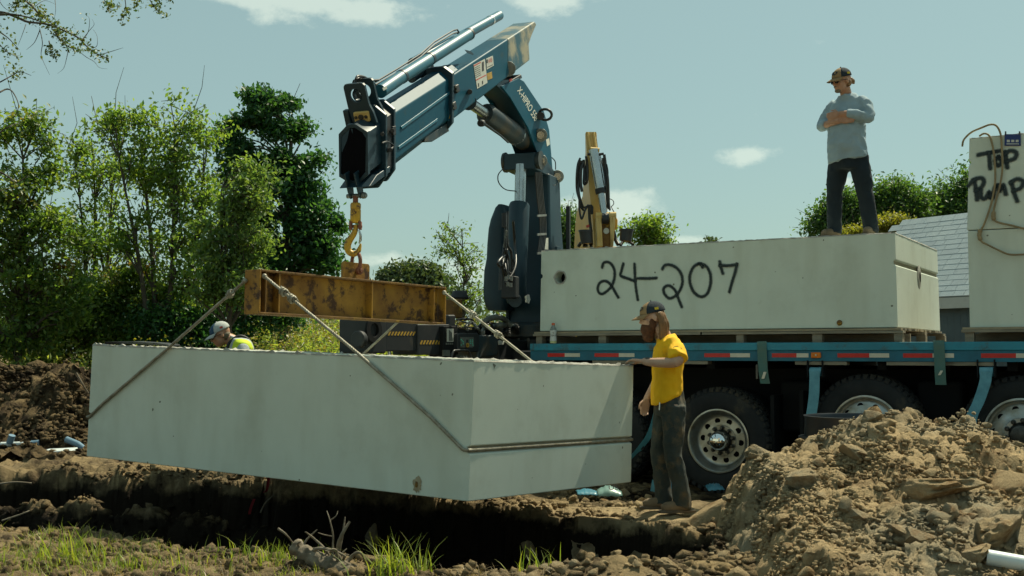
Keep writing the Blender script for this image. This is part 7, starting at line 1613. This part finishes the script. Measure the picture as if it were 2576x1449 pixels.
# overhanging branches of a near tree whose trunk stands outside the left edge
def branch_tree():
    Y = 12.0; t_ = thing('overhanging_tree', 'near tree whose leafy twigs hang into the upper left corner', 'tree', (-7.6, 12.2, gz(-7.6, 12.2)))
    limbs = [([Vector((-7.6, 12.2, -.1)), Vector((-7.5, 12.2, 2)), Vector((-7.3, 12.1, 4)), Vector((-6.9, 12, 6))], [.16, .14, .11, .06])]
    C = []
    def br(pts, r, leaves=(0, 1), dens=0, spread=.05, Yb=Y):
        p = catmull([P(x * 2576 / 2576, y, Yb + random.uniform(-.15, .15)) for x, y in pts], 6); limbs.append((p, [r * (1 - .75 * i / (len(p) - 1)) for i in range(len(p))]))
        for i, q in enumerate(p):
            f = i / (len(p) - 1)
            if leaves[0] <= f <= leaves[1]:
                for _ in range(int(dens * .62 + random.random())): C.append(np.array(q) + rng.normal(size=3) * spread * .7)
    random.seed(31); s_ = 1 / 6.0
    def z2(*pts): return [(x * s_, y * s_) for x, y in pts]
    br([(-260, 10), (-100, 30)] + z2((0, 185), (250, 260), (420, 330), (650, 355), (830, 400), (1000, 480), (1180, 570), (1300, 690), (1420, 790), (1520, 840), (1640, 880)), .017, (.45, 1), 8, .05)
    br(z2((-300, 230), (0, 220), (200, 220), (420, 260), (620, 330)), .018, (.4, 1), 8, .06); br(z2((100, -120), (330, -20), (480, 90), (560, 180), (640, 250), (760, 330), (820, 420)), .014, (.2, 1), 13, .06)
    br(z2((240, 120), (260, 30), (300, -40)), .008, (0, 1), 12, .05)
    br(z2((820, 460), (880, 560), (960, 640), (1060, 720), (1190, 740)), .009, (0, 1), 10, .045); br(z2((740, 620), (760, 720), (780, 800), (850, 860)), .007, (.3, 1), 10, .04); br(z2((1500, 830), (1700, 770), (1860, 720)), .005, (0, .1), 1)
    br(z2((600, 440), (640, 640), (620, 820), (660, 940), (750, 1130)), .005, (.55, .6), 4, .03); br(z2((1030, 760), (1000, 900), (960, 1030), (870, 1110)), .004, (1, 1), 0); br(z2((1240, 600), (1350, 460), (1420, 370), (1390, 290)), .004, (1, 1), 0); br(z2((1240, 610), (1330, 480), (1350, 290), (1300, 230)), .004, (.9, 1), 6, .05)
    br(z2((1320, 680), (1430, 715), (1470, 660), (1460, 530), (1400, 440)), .004, (1, 1), 0); br(z2((1200, 780), (1300, 860), (1420, 930), (1500, 1020), (1620, 1040)), .004, (1, 1), 0); br(z2((830, 0), (840, 150), (820, 280)), .004, (1, 1), 0)
    br(z2((390, 370), (330, 540), (270, 690)), .004, (1, 1), 0); br(z2((600, 460), (520, 640), (400, 750)), .005, (1, 1), 0); br(z2((0, 30), (60, 110), (140, 150), (240, 60)), .004, (1, 1), 0); br(z2((540, 90), (620, 30), (700, 10), (830, 60)), .004, (1, 1), 0)
    br(z2((1550, -60), (1600, 40), (1660, 100), (1730, 110)), .006, (.3, 1), 12, .045); br(z2((1880, -80), (1900, 100), (1910, 200), (1830, 280)), .006, (.45, 1), 12, .05); br(z2((2100, -100), (2080, 0), (2050, 120)), .006, (.4, 1), 10, .06)
    br(z2((2240, -40), (2320, 90), (2400, 180), (2490, 240)), .006, (.0, 1), 6, .035); br(z2((2400, -80), (2400, 30)), .005, (.5, 1), 12, .05); br(z2((2560, -60), (2540, 20)), .005, (.5, 1), 8, .04)
    br(z2((-200, 300), (0, 480), (140, 590), (290, 750)), .010, (.2, .8), 4, .06); br(z2((-100, 600), (0, 680), (90, 770), (230, 850)), .008, (.3, 1), 7, .06); br(z2((-200, 1340), (0, 1240), (200, 1130), (300, 1080), (470, 1140)), .010, (.45, .8), 12, .07)
    br(z2((0, 1390), (110, 1345), (200, 1400), (280, 1600), (200, 1800)), .010, (.8, 1), 3, .08); br(z2((-200, 2200), (0, 2000), (160, 1900), (300, 1850)), .012, (.2, 1), 2, .1)
    br(z2((-100, 2550), (100, 2650), (250, 2750), (420, 2650)), .014, (.2, 1), 6, .10); br(z2((-100, 2900), (120, 2850), (300, 2800)), .012, (.2, 1), 8, .10)
    limbs_mesh(limbs, t_, M['bark'], 'branches'); leaf_cloud('leaves', np.array(C), .038, leafmat('elm_leaf', (0.030, 0.085, 0.045), (0.14, 0.16, 0.035), 0.4), t_, .62)
branch_tree()

# tall weeds of the meadow: one uncountable mass
def weeds(name, label, X, Y_, H, mat, tipmat, nl=16):
    n = len(X); z0 = ground_h(X, Y_); base = np.stack([X, Y_, z0], 1); lean = rng.normal(size=(n, 2)) * .10
    t = rng.uniform(.12, 1, (n, nl)); r = .10 * (1 - .6 * t)
    C = np.stack([base[:, None, 0] + lean[:, None, 0] * t * H[:, None] + rng.normal(size=(n, nl)) * r, base[:, None, 1] + lean[:, None, 1] * t * H[:, None] + rng.normal(size=(n, nl)) * r, base[:, None, 2] + t * H[:, None]], -1).reshape(-1, 3)
    o = leaf_cloud(name, C, .13, mat, None, .26, -.1); tag(o, label, 'weeds', kind='stuff')
    tp = np.stack([base[:, 0] + lean[:, 0] * H, base[:, 1] + lean[:, 1] * H, base[:, 2] + H], 1); sel = rng.random(n) < .45
    C2 = np.repeat(tp[sel], 9, 0) + rng.normal(size=(sel.sum() * 9, 3)) * np.array((.06, .06, .07)); o2 = leaf_cloud('weed_blooms', C2, .055, tipmat, None, .6); tag(o2, label + ', their yellow flower heads', 'weeds', kind='stuff')
    return o
n = 3600; X = rng.uniform(-7.5, 1.5, n); Y_ = rng.uniform(17.5, 31, n); kp = ((X / Y_ * 2850 + 1288) > 560 + 60 * fbm(X, Y_, .4, 3, 4)); X, Y_ = X[kp], Y_[kp]
H = 1.45 + .5 * fbm(X, Y_, .5, 3, 14) + rng.uniform(-.2, .25, len(X)); weeds('meadow_weeds', 'tall green and yellow meadow weeds behind the hanging tank', X, Y_, H, M['weed'], M['weed_tip'])
n = 420; X = rng.uniform(-12, -4.5, n); Y_ = rng.uniform(18.6, 20.2, n); weeds('edge_weeds', 'green weeds growing along the top of the left soil heap', X, Y_, .8 + rng.uniform(0, .7, n), M['weed'], M['leaf_gold'])

# grass
def blades(xy, h, w, mat, name, parent=None, bend=.5, z=None):
    n = len(xy); z0 = top_zs(xy[:, 0], xy[:, 1]) if z is None else z; a = rng.uniform(0, 6.283, n); dirv = np.stack([np.cos(a), np.sin(a)], 1); pr = np.stack([-np.sin(a), np.cos(a)], 1)
    bd_ = bend * rng.uniform(.15, 1.2, n); V = []
    for f in (0, .35, .7, 1.0):
        off = (bd_ * f ** 1.8)[:, None] * dirv * h[:, None]; zz = z0 - .01 + h * f * (1 - .35 * bd_ * f); wd = (w * (1 - f * .95))[:, None] * pr * .5
        c = xy + off; V += [np.concatenate([c - wd, zz[:, None]], 1), np.concatenate([c + wd, zz[:, None]], 1)]
    v = np.stack(V, 1).reshape(-1, 3); b = np.arange(n)[:, None] * 8
    f = np.concatenate([b + np.array([[0, 1, 3, 2]]), b + np.array([[2, 3, 5, 4]]), b + np.array([[4, 5, 7, 6]])], 1).reshape(-1)
    if parent is not None: v = v - np.array(root_origin(parent))
    return npmesh(name, v, f, 4, mat, parent)
def near_lawn(n, y0, y1, thr, seed):
    X = rng.uniform(-4.2, 0.3, n); Y_ = rng.uniform(y0, y1, n); d = poly_sdf(X, Y_, PIT); m_ = fbm(X, Y_, 1.6, 3, seed); left = sstep(-.2, -2.2, X)
    k = (d > .10) & (Y_ < 9.4) & (m_ + .55 * left > thr) & (np.abs(X / Y_) < .48); return np.stack([X[k], Y_[k]], 1)
xy = near_lawn(13000, 6.3, 9.3, .46, 5); tag(blades(xy, rng.uniform(.025, .085, len(xy)) * (1 + .8 * rng.random(len(xy)) ** 4), rng.uniform(.004, .009, len(xy)), M['grass'], 'grass', bend=.8), 'short patchy green grass in the left foreground', 'grass', kind='stuff')
xy = near_lawn(17000, 6.3, 9.3, -.25, 15); tag(blades(xy, rng.uniform(.03, .10, len(xy)), rng.uniform(.003, .006, len(xy)), M['straw'], 'dry_grass', bend=2.2), 'dry trampled straw over the foreground soil', 'grass', kind='stuff')
for xd, yd, n, hh, sp, lb in ((1000, 1440, 110, .27, .09, 'bright tall grass tuft at the pit edge, right of the dead stump'), (1345, 1430, 30, .20, .09, 'thin grass tuft among the rubble in front of the pit'), (690, 1415, 120, .17, .11, 'leafy grass tuft touching the left end of the dead stump'),
                             (195, 1400, 60, .27, .13, 'tall bent grass clump at the left of the foreground'), (600, 1385, 40, .17, .12, 'small grass tuft on the pit lip left of the stump tuft'), (330, 1430, 110, .17, .2, 'broad low grass patch below the tall bent clump'), (90, 1420, 130, .15, .24, 'grass patch in the lower left corner'), (500, 1445, 60, .12, .16, 'low weedy tuft at the bottom left of centre')):
    x, y, z = at_surface(xd, yd, 5.5, 9.5); t_ = thing('grass_tuft', lb, 'grass', (x, y, z))
    xy = np.stack([x + rng.normal(size=n) * sp, y + rng.normal(size=n) * sp * .7], 1); tag(blades(xy, hh * rng.uniform(.4, 1.15, n), rng.uniform(.008, .015, n) * (1.1 if hh > .2 else .9), M['grass'], 'blades', t_, .75), kind='stuff')
# ------------------------------------------------------------------ small things on the ground
M['deadwood'] = pm('dead_wood', (0.22, 0.185, 0.135), (0.10, 0.08, 0.055), 14, 0.9, bump=0.7, bscale=50, stretch=(1, 1, 1)); M['pvc'] = pm('white_pvc', (0.62, 0.68, 0.68), (0.54, 0.60, 0.60), 6, 0.35); M['poly'] = pm('black_plastic', (0.010, 0.014, 0.020), (0.02, 0.026, 0.034), 5, 0.35)
M['bluefilm'] = pm('blue_wrap', (0.05, 0.20, 0.28), (0.04, 0.15, 0.21), 10, 0.4); M['tealfilm'] = pm('teal_wrap', (0.10, 0.20, 0.18), (0.16, 0.26, 0.24), 10, 0.35); M['redtape'] = pm('red_ribbon', (0.22, 0.012, 0.02), rough=0.7); M['bluepvc'] = pm('grey_blue_pvc', (0.16, 0.26, 0.34), (0.12, 0.2, 0.27), 6, 0.4)
# dead stump
x, y, z = at_surface(800, 1425, 5.5, 9.5); st_ = thing('dead_stump', 'grey weathered stump with broken roots lying at the pit edge', 'stump', (x, y, z)); Ys = y
def s3(xd, yd, dy=0): return P(xd, yd, Ys + dy)
m = MB(); pp = catmull([s3(738, 1372, .05), s3(765, 1392, .03), s3(800, 1412, 0), s3(840, 1432, -.03), s3(885, 1450, -.05)], 6); random.seed(3)
m.tube(pp, [.05 + .022 * math.sin(i * 1.3) * .4 + .02 * i / len(pp) + random.uniform(-.004, .004) for i in range(len(pp))], 14); fuse('log', m, .011, M['deadwood'], st_, 1, .02, (14, 14, 14), seed=4)
for pts, r in (([(845, 1430), (850, 1390), (858, 1350), (880, 1312)], .020), ([(850, 1400), (862, 1345), (868, 1300)], .010), ([(860, 1430), (885, 1400), (905, 1390), (920, 1410)], .016), ([(780, 1395), (800, 1380), (840, 1385), (870, 1400)], .014), ([(845, 1430), (820, 1385), (790, 1355), (768, 1338)], .012), ([(835, 1400), (838, 1350), (830, 1310), (822, 1285)], .007),
               ([(838, 1350), (815, 1345), (800, 1340)], .005), ([(830, 1310), (845, 1298), (850, 1285)], .005), ([(870, 1440), (900, 1430), (930, 1440)], .014), ([(760, 1395), (752, 1425), (765, 1449), (790, 1455)], .008), ([(800, 1412), (790, 1435), (812, 1452)], .008), ([(700, 1330), (720, 1345), (740, 1370)], .009), ([(850, 1440), (875, 1420), (890, 1440), (880, 1460)], .018)):
    obj('root', MB().tube(catmull([s3(a, b, random.uniform(-.06, .06)) for a, b in pts], 5), [r * (1 - .6 * i / (len(pts) * 5 - 5)) for i in range((len(pts) - 1) * 5 + 1)], 8), M['deadwood'], st_, smooth=60)
random.seed(77)
for i in range(16):
    u = random.random(); p0 = s3(745 + 150 * u, 1378 + 65 * u, random.uniform(-.05, .05)); d_ = Vector((random.uniform(-1, 1), random.uniform(-.5, .5), random.uniform(.1, 1))).normalized(); L_ = random.uniform(.08, .2)
    p1 = p0 + d_ * L_ * .5 + Vector((random.uniform(-.04, .04), 0, random.uniform(-.02, .04))); p2 = p0 + d_ * L_ + Vector((random.uniform(-.05, .05), 0, random.uniform(-.06, .03)))
    obj('root', MB().tube(catmull([p0, p1, p2], 5), [.011 * (1 - .07 * k) for k in range(11)], 6), M['deadwood'], st_, smooth=60)
# twigs
for pts, lb in (([(1435, 1555), (1480, 1545)], None),): pass
def stick(name, label, pts, r, mt, Y):
    return tag(obj(name, MB().tube(catmull([P(a, b, Y + c) for a, b, c in pts], 6), r, 7), M[mt], smooth=60), label, 'stick')
stick('twig', 'pale thin twig sticking over the pit at the left edge', [(-10, 1218, 0), (40, 1213, 0), (80, 1216, .05)], .008, 'deadwood', 10.2); stick('twig', 'short forked dry twig at the left pit lip', [(5, 1310, 0), (50, 1295, 0), (75, 1285, .03)], .007, 'deadwood', 9.2)
stick('root_twig', 'thin pale root hanging down the dark pit wall', [(690, 1245, 0), (668, 1265, 0), (655, 1290, .0)], .008, 'deadwood', 11.0); stick('stake', 'pale stick leaning on the left soil heap beside the tank', [(192, 938, 0), (207, 965, 0), (222, 990, .1)], .014, 'deadwood', 15.4)
# white pipe lying on the heap
x, y, z = at_surface(2500, 1415, 5.0, 8.0); c0 = P(2497, 1404, y); c1_ = P(2700, 1440, y - .12); ax_ = (c1_ - c0).normalized(); pw = thing('pvc_pipe', 'white plastic pipe lying on the dirt heap at the lower right corner', 'pipe', c0)
obj('pipe_wall', MB().lathe([(.035, .004), (.037, .0), (.042, .0), (.0445, .006), (.045, .02), (.045, .9), (.036, .9), (.036, .05), (.035, .004)], c0 - ax_ * .035, ax_, 28), M['pvc'], pw, smooth=50); obj('bore', MB().cyl(c0 - ax_ * .02, c0 - ax_ * .019, .0355, n=24), M['hole'], pw)
# black plastic riser tub behind the heap
tc_ = Vector((2.93, 9.72, gz(2.93, 9.72))); tb = thing('plastic_riser', 'black round plastic riser tub standing behind the dirt heap', 'riser', tc_); ht = .86 - tc_.z
obj('tub_wall', MB().lathe([(.46, -.05), (.46, ht - .21), (.455, ht - .2), (.425, ht - .195), (.42, ht - .02), (.43, ht), (.415, ht + .002), (.405, ht - .01), (.40, ht - .2), (.40, -.05)], tc_, (0, 0, 1), 56), M['poly'], tb, smooth=40); obj('flange', MB().lathe([(.43, ht - .20), (.475, ht - .195), (.475, ht - .18), (.43, ht - .175)], tc_, (0, 0, 1), 56), M['poly'], tb, smooth=40)
# plastic wrap on the ground near the truck
def crumple(name, label, pts, Y, hgt, mt, txt=None, seed=1):
    random.seed(seed); t_ = thing(name, label, 'plastic', P(pts[0][0], pts[0][1], Y)); m = MB(); n = 14; kk = 6
    a, b = pts; rows = []
    for j in range(kk):
        f = j / (kk - 1); row = []
        for i in range(n):
            u = i / (n - 1); p = P(a[0] + (b[0] - a[0]) * u, a[1] + (b[1] - a[1]) * u, Y) + Vector((0, (f - .5) * .35, hgt * math.sin(math.pi * min(1, max(0, f))) * math.sin(math.pi * (.12 + .76 * u)) * random.uniform(.8, 1.1) - .01 + random.uniform(0, .012))); row.append(p)
        rows.append(row)
    for r in rows: m.v += r
    for j in range(kk - 1):
        for i in range(n - 1): m.f.append((j * n + i, j * n + i + 1, (j + 1) * n + i + 1, (j + 1) * n + i))
    o = obj('sheet', m, M[mt], t_, smooth=50)
    o.modifiers.new('t', 'SOLIDIFY').thickness = .003
    if txt:
        c = P(txt[1], txt[2], Y - .16); text_mesh(txt[0], txt[3], c, (1, 0, 0), (0, .55, .83), M['ink'], t_)
    return t_
gy_ = lambda x, y: G(x, y, -.05).y
crumple('plastic_bag', 'teal plastic sack printed US lying under the hanging tank corner', ((1500, 1241), (1562, 1241)), 11.1, .085, 'tealfilm', ('US', 1543, 1226, .085), 2); crumple('plastic_wrap', 'clear crumpled blue wrap left of the teal sack', ((1450, 1238), (1500, 1239)), 11.0, .035, 'bluefilm', None, 3)
crumple('plastic_wrap', 'blue plastic wrap sheet on the ground below the big wheel', ((1775, 1228), (1815, 1226)), 11.5, .05, 'bluefilm', None, 4)
bx = P(1663, 1222, 11.2); bt_ = thing('carton', 'small blue carton printed 1000 behind the jeans of the man in yellow', 'carton', bx); obj('box', MB().obox(bx, (.075, .02, 0), (-.02, .05, 0), (.01, 0, .055)), M['bluefilm'], bt_, bevel=.004); text_mesh('1000', .065, bx + Vector((.012, -.058, .0)), (1, .27, .1), (-.1, 0, 1), M['ink'], bt_, xs=.8)
bx = P(1700, 1218, 11.3); tag(obj('paper_scrap', MB().prism([bx + Vector((-.08, 0, -.05)), bx + Vector((.14, .03, -.05)), bx + Vector((.03, .05, .09))], Vector((0, .012, .004))), M['bluefilm'], bevel=.002), 'pointed blue paper scrap standing by the boots', 'paper')
# fittings on the left soil heap
def at_heap(xd, yd):
    d = cray(xd, yd)
    for Y in np.arange(13.5, 19, .03):
        p = P(xd, yd, Y)
        if p.z <= top_z(p.x, p.y): return p
    return P(xd, yd, 15.5)
b = at_heap(35, 1128); t_ = thing('pipe_fittings', 'pale blue plastic pipe tee lying on a dark board at the left edge', 'pipe', b)
b = b + Vector((0, 0, .03)); obj('pipe_wall', MB().tube([b + Vector((-.25, 0, .02)), b + Vector((.25, .05, .03))], .035, 20), M['pvc'], t_, smooth=50); obj('branch_pipe', MB().tube([b + Vector((-.06, 0, .04)), b + Vector((-.02, -.02, .15))], .045, 20), M['bluepvc'], t_, smooth=50); obj('coupling', MB().tube([b + Vector((.22, .045, .03)), b + Vector((.32, .06, .04))], .045, 20), M['bluepvc'], t_, smooth=50)
tag(obj('board', MB().obox(b + Vector((.12, -.02, -.05)), (.55, .02, .01), (-.01, .14, 0), (0, 0, .012)), M['poly'], bevel=.004), 'black plastic board under the pale pipe tee at the left edge', 'board')
b = at_heap(196, 1128); tag(obj('pipe_stub', MB().tube([b + Vector((-.16, 0, .12)), b + Vector((.02, -.05, .06)), b + Vector((.14, -.1, -.01))], [.045, .042, .038], 18), M['bluepvc'], smooth=50), 'dark blue pipe stub half buried left of the hanging tank', 'pipe')
b = at_heap(150, 1140); tag(obj('plastic_cover', MB().obox(b + Vector((0, 0, .03)), (.2, 0, .01), (0, .12, .01), (0, 0, .02)), M['pvc'], bevel=.015), 'small pale plastic cover on the soil left of the hanging tank', 'plastic')
# red marking ribbon on the pit wall
for pts, lb in (([(683, 1205), (678, 1222), (674, 1240), (667, 1252)], 'red ribbon at the top of the pit wall below the tank'), ([(642, 1278), (634, 1292), (630, 1308)], 'red ribbon scrap lower down the pit wall')):
    q_ = []
    for a, b in pts:
        x, y, z = at_surface(a, b, 8.6, 14); q_.append(Vector((x, y, z)) + Vector((0, -.05, .02)))
    tag(obj('ribbon', ribbon(catmull(q_, 4), (1, .2, 0), .028, .003), M['redtape'], smooth=50), lb, 'ribbon')
